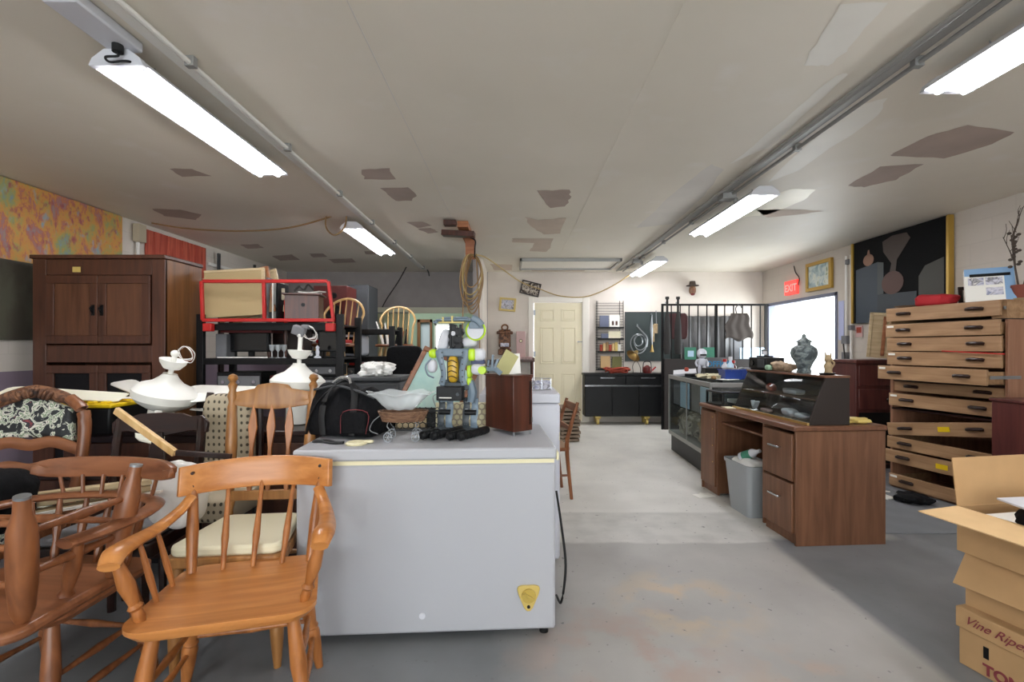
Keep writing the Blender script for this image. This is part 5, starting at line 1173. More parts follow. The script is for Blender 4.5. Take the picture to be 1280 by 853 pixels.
def cable(name, label, pts, r=.008, mat='orange_cable'): return tag(MB().sweep(pts, r, 6, smooth=8).build(name, mat), label, 'cable')
cable('strung_cable', 'tan cable strung from the coil across the back wall above the back door', [(-.42, 5.3, 2.28), at(612, 325, 6.2), at(650, 352, 7.9), at(676, 362, 8.06), at(700, 370, 8.06), at(732, 371, 8.06), at(765, 358, 7.9), at(795, 338, 7.7)], .009, 'cable_yellow')
cable('strung_cable', 'tan cable sagging across the ceiling between the left wall and the left lights', [at(190, 279, 4.9), at(235, 286, 4.85), at(300, 289, 4.8), at(360, 285, 4.75), at(410, 272, 4.7), at(428, 262, 4.68)], .008, 'orange_cable')
cable('looped_cable', 'tan cable loop hanging by the farther left light', [at(428, 262, 4.68) , at(418, 257, 4.68), at(408, 270, 4.68), at(408, 285, 4.68), at(418, 294, 4.68), at(430, 285, 4.68), at(433, 268, 4.68), at(429, 258, 4.68)], .008, 'orange_cable')
cable('electric_cord', 'dark cord dropping from the end of the left ceiling track', [at(510, 330, 7.6), at(498, 352, 7.7), at(484, 373, 7.8), at(478, 384, 7.9)], .009, 'dark_cord')

# ---------------- back wall things ----------------
YW = YB - .003
def framed(name, label, cx, cy, w_, h_, tilt, frame_m, print_m, wall='back', X=None, Y=None, zc=None, th=.03, fw_=.03, cat='picture'):
    if wall == 'back': t = thing(name, label, cat, (cx, YW - th / 2, cy), rot=(0, R(tilt), 0))
    else: t = thing(name, label, cat, (XR - .003 - th / 2, cx, cy), rot=(R(tilt), 0, R(-90)))
    q = MB()
    for a, b in (((-w_ / 2, -th / 2, -h_ / 2), (w_ / 2, th / 2, -h_ / 2 + fw_)), ((-w_ / 2, -th / 2, h_ / 2 - fw_), (w_ / 2, th / 2, h_ / 2)), ((-w_ / 2, -th / 2, -h_ / 2 + fw_), (-w_ / 2 + fw_, th / 2, h_ / 2 - fw_)), ((w_ / 2 - fw_, -th / 2, -h_ / 2 + fw_), (w_ / 2, th / 2, h_ / 2 - fw_))): q.b2(a, b)
    q.build('frame', frame_m, t, bevel=.004); MB().b2((-w_ / 2 + fw_, -th * .1, -h_ / 2 + fw_), (w_ / 2 - fw_, th * .4, h_ / 2 - fw_)).build('print', print_m, t)
    return t
p = at(663, 361, 8.1); framed('dark_framed_picture', 'dark brown picture tilted to the right above the back door', p.x, p.z, .33, .23, 14, 'dark_wood', 'skull_print', fw_=.02)
p = at(634.5, 381, 8.1); framed('small_framed_print', 'small print in a pale gold frame left of the back door', p.x, p.z, .28, .225, 5, 'gold_plastic', 'photo', fw_=.035)
ck = thing('carved_wall_ornament', 'dark carved wooden ornament with a ring top on the wall left of the door', 'wall ornament', (at(631, 430, 8.0).x, YB - .09, .0))
o = MB(); o.box((0, 0, 1.37), (.2, .12, .22)); o.box((0, 0, 1.50), (.27, .13, .05)); o.box((0, 0, 1.25), (.17, .12, .05)); o.box((-.0, 0, 1.54), (.2, .1, .03)); o.box((0, 0, 1.18), (.22, .12, .1)); o.build('carved_body', 'carve', ck, bevel=.02)
MB().sweep([(.05 * math.cos(a), 0, 1.59 + .045 * math.sin(a)) for a in [2 * math.pi * i / 16 for i in range(16)]], .014, 8, closed=True, smooth=2, up=(0, 1, 0)).build('ring_top', 'walnut', ck)
MB().b2((-.07, -.085, 1.27), (.07, -.06, 1.33)).build('pale_label', 'photo', ck)
pb = thing('pink_box', 'dusty pink box with an oval medallion beside the back door', 'box', (at(651, 430, 8.0).x, 7.99, 1.1035))
MB().b2((-.075, -.06, 0), (.075, .06, .42)).build('box_body', 'pink', pb, bevel=.006); MB().turned((0, -.062, .26), (0, -.066, .26), [(0, .03), (1, .03)], 20).build('medallion', 'brown_box', pb); MB().turned((0, -.066, .26), (0, -.068, .26), [(0, .02), (1, .02)], 20).build('medallion_center', 'cream_gasket', pb)
tb = thing('side_stand', 'dark wooden stand with a fringed pink cloth left of the back door', 'stand', (.0, 7.93, 0))
tb.location.x = at(650, 460, 7.93).x
MB().b2((-.22, -.12, 1.02), (.24, .14, 1.09)).build('table_top', 'brown_box', tb, bevel=.01)
for x in (-.18, .2):
    for y in (-.09, .1): MB().turned((x, y, 0), (x, y, 1.02), [(0, .015), (.3, .022), (1, .026)], 10).build('leg', 'brown_box', tb)
MB().b2((-.18, -.09, .4), (.2, .1, .42)).build('lower_shelf', 'brown_box', tb)
cl_ = MB(); cl_.b2((-.07, -.13, .001), (.2, .14, .012)); 
for k in range(16): cl_.b2((-.07 + k * .017, -.14, -.03), (-.06 + k * .017, -.125, .01))
tag(cl_.build('fringed_cloth', 'pink', loc=(tb.location.x, 7.93, 1.091)), 'fringed dusty pink cloth on the dark stand', 'cloth')
tag(MB().b2((-.1, -.09, 0), (.1, .1, .18)).build('white_carton', 'paper', loc=(tb.location.x + .03, 7.92, .4205), bevel=.003), 'white carton on the lower shelf of the dark stand', 'box')
ob = thing('old_radio', 'dark radio cabinet with a dull silver front at the left of the dark stand', 'radio', (-.28, 7.7, 0)); MB().b2((-.15, -.12, 0), (.17, .2, 1.06)).build('cabinet', 'dark_wood', ob, bevel=.01); MB().b2((-.12, -.128, .72), (.14, -.12, .98)).build('front_grille', 'dusty_grey', ob, bevel=.004)
# slatted stacks by the door
for i, (x, w_, nrow, lab) in enumerate(((.74, .22, 7, 'stack of weathered slatted boards on the floor between the washing machine and the back door'),)):
    t = thing('board_stack', lab, 'board stack', (x, 6.6, 0))
    for k in range(9): MB().box((.01 * (k % 3) - .01, 0, .025 + k * .05), (.26, .5, .03)).box((-.1, 0, .025 + k * .05 - .02), (.03, .5, .02)).build('board', 'weathered', t, bevel=.003)
# brown chair in the aisle
e = thing('wooden_chair', 'reddish brown wooden chair seen side on behind the freezer in the aisle', 'chair', (.24, 4.1, 0), 98 - 180)
for s in (-1, 1):
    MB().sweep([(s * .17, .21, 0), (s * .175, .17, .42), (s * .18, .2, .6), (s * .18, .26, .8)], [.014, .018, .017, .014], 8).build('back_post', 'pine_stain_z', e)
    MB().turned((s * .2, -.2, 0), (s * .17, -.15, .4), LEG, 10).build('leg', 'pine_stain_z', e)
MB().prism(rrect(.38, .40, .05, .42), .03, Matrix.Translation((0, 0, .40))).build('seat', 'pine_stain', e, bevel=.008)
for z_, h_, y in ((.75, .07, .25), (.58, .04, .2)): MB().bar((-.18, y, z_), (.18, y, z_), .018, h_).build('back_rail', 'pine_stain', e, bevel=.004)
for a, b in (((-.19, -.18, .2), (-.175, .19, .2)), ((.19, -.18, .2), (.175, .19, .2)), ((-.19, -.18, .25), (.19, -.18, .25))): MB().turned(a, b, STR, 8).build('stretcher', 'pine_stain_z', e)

# wire book rack
p0 = at(746, 376, 8.02); p1 = at(780, 463, 8.02)
wk = thing('wire_book_rack', 'tall black wire rack of books on the back wall right of the door', 'rack', ((p0.x + p1.x) / 2, 8.02, p1.z)); W_ = (p1.x - p0.x) / 2; H_ = p0.z - p1.z
m = MB()
for x in (-W_, W_, -W_ + .02, W_ - .06): m.bar((x, .05, 0), (x, .05, H_), .008, .008)
z_ = .0
while z_ < H_: m.bar((-W_ - .01, .05, z_), (W_, .05, z_), .006, .006); z_ += .045
m.build('wire_panel', 'black_paint', wk)
SH = [(463 - 461) * .0134 , .30, .52, .70]
SHZ = [at(0, y, 8.02).z - p1.z for y in (461, 440, 424, 410)]
for z_ in SHZ: MB().b2((-W_, -.09, z_ - .015), (W_ - .02, .045, z_)).b2((-W_, -.1, z_ - .015), (W_ - .02, -.09, z_ + .012)).build('tray', 'black_paint', wk, bevel=.002)
def book(x, z_, w_, h_, mat, lab, cat='book', d=.03, name='book', rz=0):
    t = thing(name, lab, cat, (wk.location.x + x, 8.02 - .03, p1.z + z_ + .001), rz, group='books on the wire rack'); MB().b2((-w_ / 2, -d / 2, 0), (w_ / 2, d / 2, h_)).build('cover', mat, t, bevel=.002)
    MB().b2((-w_ / 2 + .004, -d / 2 + .004, h_ - .004), (w_ / 2 - .002, d / 2 - .004, h_ + .001)).build('page_block', 'paper', t); return t
book(-.11, SHZ[3], .15, .2, 'book_blue', 'blue grey book at the left of the top tray of the wire rack')
b1 = book(.06, SHZ[3], .17, .21, 'paper', 'cream book with brown marks at the right of the top tray of the wire rack')
for x in (-.03, .03): MB().b2((x - .015, -.017, .04), (x + .02, -.0155, .11)).build('cover_mark', 'brown_box', b1)
book(-.1, SHZ[2], .12, .09, 'book_blue', 'low grey blue book on the second tray of the wire rack')
book(.06, SHZ[2], .2, .13, 'cream_cushion', 'cream landscape book on the second tray of the wire rack')
for k in range(7):
    book(-.16 + k * .05, SHZ[1], .045, .12 + .02 * ((k * 7) % 3), ('rope', 'book_tan', 'orange_cable', 'rope', 'book_tan', 'gold_plastic', 'paper')[k], 'small %s book, number %s from the left on the third tray of the wire rack' % (('red', 'tan', 'brown', 'red', 'tan', 'gold', 'white')[k], ('one', 'two', 'three', 'four', 'five', 'six', 'seven')[k]))
book(-.09, SHZ[0], .16, .21, 'book_tan', 'tan book at the left of the bottom tray of the wire rack')
book(.10, SHZ[0], .16, .2, 'book_olive', 'olive book at the right of the bottom tray of the wire rack')

# black buffet cabinet on yellow castors
q0 = at(731, 467, 7.75); q1 = at(833, 467, 7.75)
kb = thing('black_sideboard', 'long black sideboard with chrome strips on yellow castors against the back wall', 'sideboard', (q0.x, 7.75, 0)); KW = q1.x - q0.x - .005
MB().b2((0, .01, .14), (KW, .3, .8)).build('carcass', 'black_paint', kb, bevel=.004)
MB().b2((-.01, -.012, .8), (KW + .005, .31, .835)).build('top', 'black_plastic', kb, bevel=.004)
for k in range(2): d = MB().b2((.01 + k * KW / 2, -.008, .66), (KW / 2 - .01 + k * KW / 2, .009, .79)).build('drawer', 'black_plastic', kb, bevel=.003); MB().b2((.25 + k * KW / 2, -.016, .755), (.48 + k * KW / 2, -.008, .772)).build('chrome_pull', 'chrome', d)
MB().b2((.0, -.012, .625), (KW, .008, .65)).build('chrome_strip', 'chrome', kb)
for k in range(3): MB().b2((.01 + k * KW / 3, -.008, .15), (KW / 3 - .01 + k * KW / 3, .009, .615)).build('door', 'black_plastic', kb, bevel=.003)
for x in (.22, KW - .3):
    for y in (.06, .24):
        w_ = MB().box((x, y, .12), (.09, .07, .04)).cyl((x - .02, y, .055), (x + .02, y, .055), .05, 18).build('castor', 'gold_plastic', kb, bevel=.003)
rpm = MB()
for k in range(7): rpm.sweep([((.12 + .012 * k) * math.cos(a) + .05 * math.sin(k * 2.1), (.06 + .006 * k) * math.sin(a), .012 + .011 * k + .012 * math.sin(3 * a + k)) for a in [2 * math.pi * i / 16 for i in range(16)]], .012, 6, smooth=2, closed=True)
tag(rpm.build('red_rope_coil', 'rope', loc=(q0.x + .55, 7.88, .836)), 'heap of orange red rope on the black sideboard', 'rope')
kr = thing('kettle', 'small dark red kettle with a loop handle on the black sideboard', 'kettle', (at(809, 462, 7.88).x, 7.88, .836))
lathe(MB(), [(.0, 0), (.07, 0), (.08, .04), (.075, .09), (.03, .115), (.02, .13), (.0, .13)], seg=20).build('kettle_body', 'dark_red', kr); MB().sweep([(-.07, 0, .08), (-.05, 0, .18), (.05, 0, .18), (.07, 0, .08)], .008, 6, up=(0, 1, 0)).build('loop_handle', 'black_plastic', kr); MB().sweep([(.08, 0, .04), (.12, 0, .08), (.14, 0, .1)], .012, 8).build('spout', 'red_cloth', kr)
wb2 = thing('wire_stand', 'thin bent wire stand beside the small red kettle', 'stand', (at(797, 462, 7.88).x, 7.88, .836)); MB().sweep([(-.07, 0, .005), (-.08, 0, .12), (-.02, 0, .2), (.04, 0, .1), (.05, 0, .005)], .005, 6, up=(0, 1, 0)).build('wire', 'dark_cord', wb2); MB().b2((-.1, -.04, 0), (.08, .04, .006)).build('base', 'dark_cord', wb2)

# chalkboard and hanging things
c0 = at(782, 391, 8.08); c1 = at(850, 451, 8.08)
cb = thing('chalkboard', 'dark green chalkboard on the back wall behind the hanging instruments', 'chalkboard', (c0.x, YB - .02, c1.z))
MB().b2((0, 0, 0), (c1.x - c0.x, .016, c0.z - c1.z)).build('board', 'board_green', cb); 
for a, b in (((0, -.006, -.012), (c1.x - c0.x, .016, 0)), ((0, -.006, c0.z - c1.z), (c1.x - c0.x, .016, c0.z - c1.z + .012)), ((-.012, -.006, -.012), (0, .016, c0.z - c1.z + .012))): MB().b2(a, b).build('frame_strip', 'dark_grey', cb)
hh = thing('french_horn', 'silver horn with coiled tubing hanging on the chalkboard', 'horn', tuple(at(798, 430, 7.95)))
m = MB()
for r_, dx, dz in ((.13, 0, 0), (.10, .03, .02), (.07, 0, .05)): m.sweep([(dx + r_ * math.cos(a), .012 * math.sin(3 * a), dz + r_ * 1.25 * math.sin(a)) for a in [2 * math.pi * i / 20 for i in range(20)]], .010, 7, smooth=0, closed=True, up=(0, 1, 0))
m.sweep([(-.03, 0, .3), (.04, 0, .22), (.14, 0, .1), (.13, 0, -.05)], [.012, .012, .016, .02], 8)
m.build('tubing', 'steel', hh); MB().turned((-.02, 0, -.12), (-.1, -.05, -.2), [(0, .02), (.5, .05), (.8, .09), (1, .12)], 20, caps=False).build('bell', 'brass', hh)
MB().bar((0, .03, .3), (0, .1, .33), .01, .01).build('hook', 'steel', hh)
tn = thing('metal_instrument', 'bundle of metal instruments hanging right of the silver horn', 'instrument', tuple(at(815, 420, 7.97)))
MB().sweep([(0, 0, .35), (-.01, 0, .1), (.0, 0, -.15)], [.008, .03, .012], 8).build('shaft', 'steel', tn); MB().box((.06, 0, .12), (.06, .04, .16)).cyl((.02, 0, -.1), (.02, 0, .18), .02).build('valves', 'pottery', tn, bevel=.004); MB().sweep([(.07, .01, .42), (.075, .0, .1)], .008, 6).build('rod', 'steel', tn)
MB().turned((.0, 0, -.15), (.0, 0, -.27), [(0, .01), (.6, .02), (1, .035)], 12).build('small_bell', 'brass', tn); MB().bar((0, .0, .36), (0, .09, .37), .01, .01).build('hook', 'steel', tn)

# mask ornament with hat
mk = thing('hat_mask', 'small brown face mask wearing a hat high on the back wall', 'mask', (at(864, 362, 8.1).x, YB - .06, at(864, 362, 8.1).z))
MB().blob((0, 0, -.02), (.11, .09, .15), .8, 20, 14).build('face', 'rattan', mk); MB().blob((0, -.04, -.02), (.02, .03, .04), .9, 8, 6).build('nose', 'rust', mk)
lathe(MB(), [(0, .0), (.1, .0), (.1, .012), (.055, .02), (.045, .08), (.0, .085)], seg=20).build('hat', 'twig', mk, loc=(0, 0, .05)); MB().blob((0, -.01, -.085), (.07, .06, .05), .8, 12, 8).build('red_collar', 'dark_red', mk)

# iron gate with bars
GY = 7.35; g0 = at(828, 380, GY); g1 = at(957, 380, GY)
gt = thing('barred_partition', 'black iron partition of vertical bars before the right part of the back wall', 'partition', (g0.x, GY, 0)); GW = g1.x - g0.x
MB().b2((0, -.012, g0.z - .03), (GW, .012, g0.z)).b2((0, -.012, .78), (GW, .012, .82)).build('rail', 'black_paint', gt)
k = 0
xs_ = [0, .115, .27, .42, .54, .66, .775, .90, 1.04, 1.18, 1.30, 1.43, GW]
for x in [GW * i / 11.6 for i in range(12)] + [GW]: MB().bar((x, 0, 0 if x in (0, GW) else .8), (x, 0, g0.z), .03 if x in (0, GW) else .014, .03 if x in (0, GW) else .014, up=(0, 1, 0)).build('bar', 'black_paint', gt)
MB().bar((GW * .52, 0, 0), (GW * .52, 0, g0.z), .05, .03, up=(1, 0, 0)).build('center_post', 'black_paint', gt)
MB().b2((.02, -.03, .0), (GW - .02, .02, 1.08)).build('lower_panel', plain('dark_brown_panel', '2e2725', .6), gt, bevel=.004)
for i, (px, nm) in enumerate(((834, 'left'), (847.5, 'right'))):
    p = at(px, 371, GY - .05); t = thing('wooden_oar', 'dark wooden oar, %s of the two hung on the iron partition' % nm, 'oar', (p.x, GY - .05, .0), group='oars on the iron partition')
    MB().turned((0, 0, 1.15), (0, 0, p.z), [(0, .04), (.12, .06), (.5, .05), (.6, .04), (.75, .018), (.95, .018), (.955, .03), (1, .03)], 10, flat=.25).build('oar_shaft', plain('blackened_wood', '1d1917', .7), t)
    MB().b2((-.02, .0, p.z - .1), (.02, .05, p.z - .08)).build('hook', 'steel', t)
jk = MB().blob((0, 0, 0), (.34, .07, .40), .35, 24, 14, jit=.08).build('maroon_jacket', plain('maroon_cloth', '4b2b2c', .85), loc=tuple(at(846, 408, GY + .045)))
tag(jk, 'dark maroon cloth hanging behind the iron bars', 'cloth')
sh_ = MB(); sh_.grid(lambda u, v: Vector((2.78 + .83 * u, 8.0 + .03 * math.sin(u * 34), .9 + .88 * v)), 80, 2)
tag(sh_.build('corrugated_sheet', plain('grey_corrugated', '6f6f70', .5, metal=.2, vary=.12), solid=.004), 'grey corrugated sheet standing behind the iron bars', 'sheet')
sf = thing('rear_counter', 'low brown counter behind the iron bars carrying the sheets', 'counter', (2.75, 7.9, 0)); MB().b2((0, -.2, 0), (1.4, .15, .86)).build('body', 'brown_box', sf, bevel=.004); MB().b2((-.01, -.21, .86), (1.42, .17, .89)).build('top', 'dark_wood', sf, bevel=.004)
tag(MB().b2((0, 0, 0), (.44, .02, .36)).build('pale_blue_pane', 'pale_blue', loc=(at(925, 450, 7.8).x, 7.8, .892), bevel=.003), 'pale blue sheet leaning behind the right bars of the partition', 'sheet')
tag(MB().b2((0, 0, 0), (.22, .02, .9)).build('beige_panel', 'dusty_grey', loc=(3.62, 8.03, .892), bevel=.003), 'narrow grey beige panel beside the corrugated sheet', 'panel')
ht = thing('hanging_shirt', 'grey brown shirt hanging on the iron bars', 'shirt', tuple(at(923, 405, GY - .06)))
MB().grid(lambda u, v: Vector(((u - .5) * (.42 - .18 * v ** 2) + .02 * math.sin(v * 9), .005 * math.sin(u * 18), -.24 + .40 * v + .03 * math.sin(u * 9) * (1 - v))), 24, 10).build('cloth_body', plain('taupe_cloth', '4f4844', .9), ht, solid=.008)
MB().sweep([(-.02, .01, .15), (-.04, .0, .24), (.02, .0, .30), (.05, 0, .24)], .008, 6, up=(0, 1, 0)).build('hanger_hook', 'dark_grey', ht)

# ---------------- desk ----------------
DKL = (1.757, 3.01, 0); DRZ = 3.6
dk2 = thing('desk', 'brown laminate desk with two drawers and a kneehole in the middle of the shop', 'desk', DKL, DRZ)
DW, DL, DH = .61, 1.32, .758
MB().b2((.012, 0.003, 0), (DW - .005, .022, DH - .035)).build('end_panel', 'desk', dk2, bevel=.003)
MB().b2((.012, DL - .02, 0), (DW - .005, DL - .003, DH - .035)).b2((.014, .355, .02), (DW - .01, .372, DH - .035)).b2((.014, 1.03, .02), (DW - .01, 1.047, DH - .035)).b2((DW - .03, .022, .1), (DW - .012, DL - .02, DH - .035)).build('inner_panels', 'desk', dk2, bevel=.002)
MB().b2((-.008, -.008, DH - .035), (DW, DL + .008, DH)).build('desk_top', 'desk_top', dk2, bevel=.008)
MB().b2((.03, .022, 0), (.045, .355, .06)).build('kick_board', 'desk', dk2)
MB().b2((.03, 1.047, 0), (.045, DL - .02, .06)).build('kick_board', 'desk', dk2)
for z0, z1 in ((.07, .385), (.40, .70)):
    d = MB().b2((.0, .03, z0), (.03, .35, z1)).build('drawer', 'desk', dk2, bevel=.004)
    MB().bar((-.022, .13, (z0 + z1) / 2 + .05), (-.022, .25, (z0 + z1) / 2 + .05), .012, .012).bar((-.02, .14, (z0 + z1) / 2 + .05), (.0, .14, (z0 + z1) / 2 + .05), .008, .008).bar((-.02, .24, (z0 + z1) / 2 + .05), (.0, .24, (z0 + z1) / 2 + .05), .008, .008).build('handle', 'chrome', d, bevel=.002)
d = MB().b2((.0, 1.05, .07), (.03, 1.305, .70)).build('door', 'desk', dk2, bevel=.004)
for z_ in (.28, .42, .56, .66): MB().cyl((-.004, 1.08, z_), (.002, 1.08, z_), .006, 10).build('knob', 'brass', d)
MB().b2((.05, .373, .61), (.46, 1.03, .628)).build('keyboard_tray', 'desk_top', dk2, bevel=.003)
tb_ = thing('waste_bin', 'grey plastic waste bin full of rubbish in the kneehole of the desk', 'bin', (1.80, 3.66, 0), 3.6)
m = MB(); ring = rrect(.24, .36, .04); n = len(ring); vs = []; fs = []
for s_, z_ in ((.78, .0), (1.0, .37), (1.05, .372), (1.05, .36), (1.06, .385), (.98, .385), (.76, .01)): vs += [(x * s_, y * s_, z_) for x, y in ring]
for i in range(6):
    for k in range(n): k2 = (k + 1) % n; fs.append((i * n + k, i * n + k2, (i + 1) * n + k2, (i + 1) * n + k))
fs.append(tuple(range(n - 1, -1, -1))); fs.append(tuple(6 * n + k for k in range(n)))
m.add(vs, fs).build('bin_body', 'bin_grey', tb_)
tag(MB().blob((0, 0, 0), (.19, .3, .16), .7, 24, 14, jit=.3, freq=14).build('rubbish', 'white_cloth', loc=(1.80, 3.66, .33), rot=(0, 0, .06)), 'crumpled white rubbish filling the grey waste bin', 'rubbish')
bo = thing('drink_bottle', 'green and white bottle lying on the rubbish in the waste bin', 'bottle', (1.745, 3.70, .41), rot=(R(65), 0, R(25)))
lathe(MB(), [(0, 0), (.03, 0), (.032, .02), (.032, .12), (.013, .16), (.013, .185), (0, .185)], seg=18).build('bottle_body', 'white_lid', bo); lathe(MB(), [(.0325, .03), (.033, .035), (.033, .1), (.0325, .105)], seg=18).build('green_label', 'green_felt', bo)
# slanted display case on the desk
sc_ = thing('slanted_display_case', 'dark display case with a sloping glass front on the desk', 'display case', (DKL[0], DKL[1], DH + .001), DRZ)
prof = [(.10, 0), (.215, .30), (.375, .30), (.375, 0)]
for y in (.015, .905): MB().prism(prof, .014, Matrix.Translation((0, y + .014, 0)) @ Matrix.Rotation(R(90), 4, 'X')).build('side_panel', 'maroon_wood' if 0 else plain('dark_brown_side', '211611', .6), sc_, bevel=.002)
MB().b2((.205, .012, .30), (.378, .922, .314)).build('top_panel', 'desk_top', sc_, bevel=.003)
MB().b2((.365, .029, 0), (.377, .905, .30)).b2((.1, .029, 0), (.365, .905, .012)).build('back_panel', plain('charcoal_lining', '2c2a2a', .6), sc_)
MB().b2((.17, .029, .15), (.36, .905, .158)).build('inner_shelf', 'desk_top', sc_)
MB().add([(.103, .03, .012), (.103, .904, .012), (.213, .904, .298), (.213, .03, .298)], [(0, 1, 2, 3)]).build('glass_front', 'glass_dark', sc_, solid=.003)
MB().bar((.096, .01, .008), (.096, .925, .008), .016, .016).build('chrome_lip', 'brass', sc_)
def onframe(x, y, z): v = Matrix.Rotation(R(DRZ), 4, 'Z') @ Vector((x, y, 0)); return (DKL[0] + v.x, DKL[1] + v.y, z)
z1_ = DH + .014; z2_ = DH + .160
tag(MB().blob((0, 0, .03), (.07, .05, .06), .8, 16, 10, jit=.3, freq=30).build('small_ornament', 'rope', loc=onframe(.27, .68, z2_)), 'small reddish ornament on the inner shelf of the sloping display case', 'ornament')
tag(MB().blob((0, 0, .02), (.09, .16, .04), .5, 16, 10, jit=.2, freq=20).build('pale_ornament', 'white_lid', loc=onframe(.26, .40, z2_)), 'flat pale ornament on the inner shelf of the sloping display case', 'ornament')
vm = MB().bar((0, -.03, .0), (0, .0, .06), .03, .012).bar((0, .045, .0), (0, .0, .06), .03, .012); tag(vm.build('v_shaped_ornament', 'white_lid', loc=onframe(.16, .72, z1_), rot=(R(180), 0, 0)), 'white V shaped ornament at the far end of the sloping display case floor', 'ornament').location.z += .065
tag(MB().blob((0, 0, .012), (.05, .12, .024), .5).build('pink_case', 'pink', loc=onframe(.17, .58, z1_)), 'pink flat case on the floor of the sloping display case', 'case')
for k, (y, s_, lb_) in enumerate(((.33, .08, 'larger'), (.2, .06, 'nearer'))):
    tag(MB().blob((0, 0, s_ * .35), (.09, s_ * 1.6, s_ * .7), .8, 18, 12, jit=.2, freq=22).build('white_shell', 'white_enamel', loc=onframe(.19, y, z1_)), lb_ + ' of the two white shell like ornaments in the sloping display case', 'ornament')
# on top of the case
TZ = DH + .316
jar = thing('ginger_jar', 'large lidded blue grey porcelain jar against the bright window', 'jar', onframe(.29, .33, TZ))
lathe(MB(), [(.0, 0), (.042, 0), (.046, .012), (.04, .03), (.055, .07), (.078, .11), (.085, .14), (.078, .17), (.055, .19), (.04, .197), (.04, .215)], seg=32).build('jar_body', 'vase_pattern', jar)
j2 = lathe(MB(), [(.047, .213), (.05, .218), (.04, .228), (.022, .24), (.014, .248), (.014, .262), (.008, .27), (.0, .275)], seg=28).build('jar_lid', 'vase_pattern', jar)
lathe(MB(), [(0, .274), (.002, .275), (.002, .292), (0, .293)], seg=8).build('finial', 'steel', j2)
cat = thing('clay_figurine', 'small tan upright figurine beside the porcelain jar', 'figurine', onframe(.34, .16, TZ))
MB().turned((0, 0, 0), (0, 0, .13), [(0, .026), (.2, .022), (.45, .026), (.6, .016), (.75, .024), (.9, .018), (1, .006)], 14).build('body', 'pottery', cat); MB().turned((-.014, 0, .11), (-.02, 0, .15), [(0, .008), (1, .003)], 8).turned((.014, 0, .11), (.02, 0, .145), [(0, .008), (1, .003)], 8).sweep([(.02, 0, .04), (.04, 0, .07), (.02, 0, .1)], .006, 6).build('ear', 'pottery', cat)
vr = thing('recorder', 'black boxy recorder on the far end of the sloping display case', 'recorder', onframe(.29, .80, TZ), DRZ)
MB().b2((-.07, -.13, .012), (.08, .11, .1)).build('body', 'black_plastic', vr, bevel=.006); MB().b2((-.075, -.11, .02), (-.069, -.02, .085)).build('side_door', 'dark_grey', vr, bevel=.003); MB().box((0, 0, .006), (.12, .2, .012)).build('foot', 'black_rubber', vr); MB().cyl((-.07, .05, .055), (-.08, .05, .055), .02).build('lens', 'screen_dark', vr)
wm_ = thing('small_viewer', 'small grey viewer with a white window on the black recorder', 'viewer', onframe(.29, .80, TZ + .1), DRZ); MB().box((0, 0, .006), (.09, .08, .012)).build('base', 'black_plastic', wm_); MB().sweep([(-.02, 0, .055), (.01, 0, .058), (.022, 0, .04), (.012, 0, .012)], .007, 6, sy=2.2, up=(0, 1, 0)).build('hood', 'dusty_grey', wm_); MB().b2((-.02, -.01, .02), (.012, .01, .05)).build('white_window', 'white_lid', wm_)
tag(MB().blob((0, 0, .035), (.12, .2, .075), .9, 26, 16, jit=.45, freq=22).build('shell_heap', plain('tan_shells', 'b39a80', .8, vary=.3, scale=40), loc=onframe(.29, .57, TZ)), 'heap of tan shells and twigs between the recorder and the porcelain jar', 'shells')
tag(MB().blob((0, 0, .025), (.04, .07, .04), .7, 20, 12, jit=.2).build('striped_pouch', plain('pale_green_pouch', '8fae92', .7), loc=onframe(.225, .645, TZ)), 'small green pouch in front of the tan shells', 'pouch')
dish = thing('black_dish', 'flat black dish under the tan figurine', 'dish', onframe(.29, .105, TZ)); lathe(MB(), [(0, 0), (.04, 0), (.05, .012), (.045, .012), (0, .004)], seg=20).build('dish_body', 'black_plastic', dish)
# far tabletop case
tc = thing('tabletop_case', 'low black framed glass topped case on the far end of the desk', 'display case', onframe(.03, .97, DH + .001), DRZ)
for a, b in (((0, 0, 0), (.46, .3, .012)),): MB().b2(a, b).build('base', 'black_plastic', tc, bevel=.002)
fm = MB()
for x, y in ((0, 0), (.445, 0), (0, .285), (.445, .285)): fm.b2((x, y, .012), (x + .015, y + .015, .115))
fm.b2((0, 0, .105), (.46, .018, .12)).b2((0, .282, .105), (.46, .3, .12)).b2((0, 0, .105), (.018, .3, .12)).b2((.442, 0, .105), (.46, .3, .12)); fm.build('frame', 'black_plastic', tc, bevel=.002)
MB().b2((.018, .018, .114), (.442, .282, .118)).build('glass_top', thin_glass('reflective_glass_top', 'c8caca', .4), tc); MB().b2((.003, .015, .012), (.006, .285, .105)).b2((.015, .003, .012), (.445, .006, .105)).build('side_glass', 'glass_dark', tc)  # glass top with a strong gloss share, mirroring the ceiling
tag(MB().box((0, 0, .02), (.1, .14, .03)).box((.08, -.03, .012), (.1, .08, .02), (0, 0, .4)).build('wrapped_items', 'paper', loc=onframe(.22, 1.1, DH + .014), bevel=.003), 'small white packets inside the low black framed case', 'packet')
tag(MB().box((0, 0, .003), (.07, .12, .005)).build('cream_card', 'cream_cushion', loc=onframe(.05, .915, DH + .001)), 'cream card lying on the desk between the two glass cases', 'card')
tag(MB().blob((0, 0, .018), (.16, .10, .036), .7, 26, 12, jit=.4, freq=30).build('crumpled_wrapper', 'gold_plastic', loc=onframe(.48, .10, DH)), 'crumpled gold and white wrapper on the near right corner of the desk', 'wrapper')
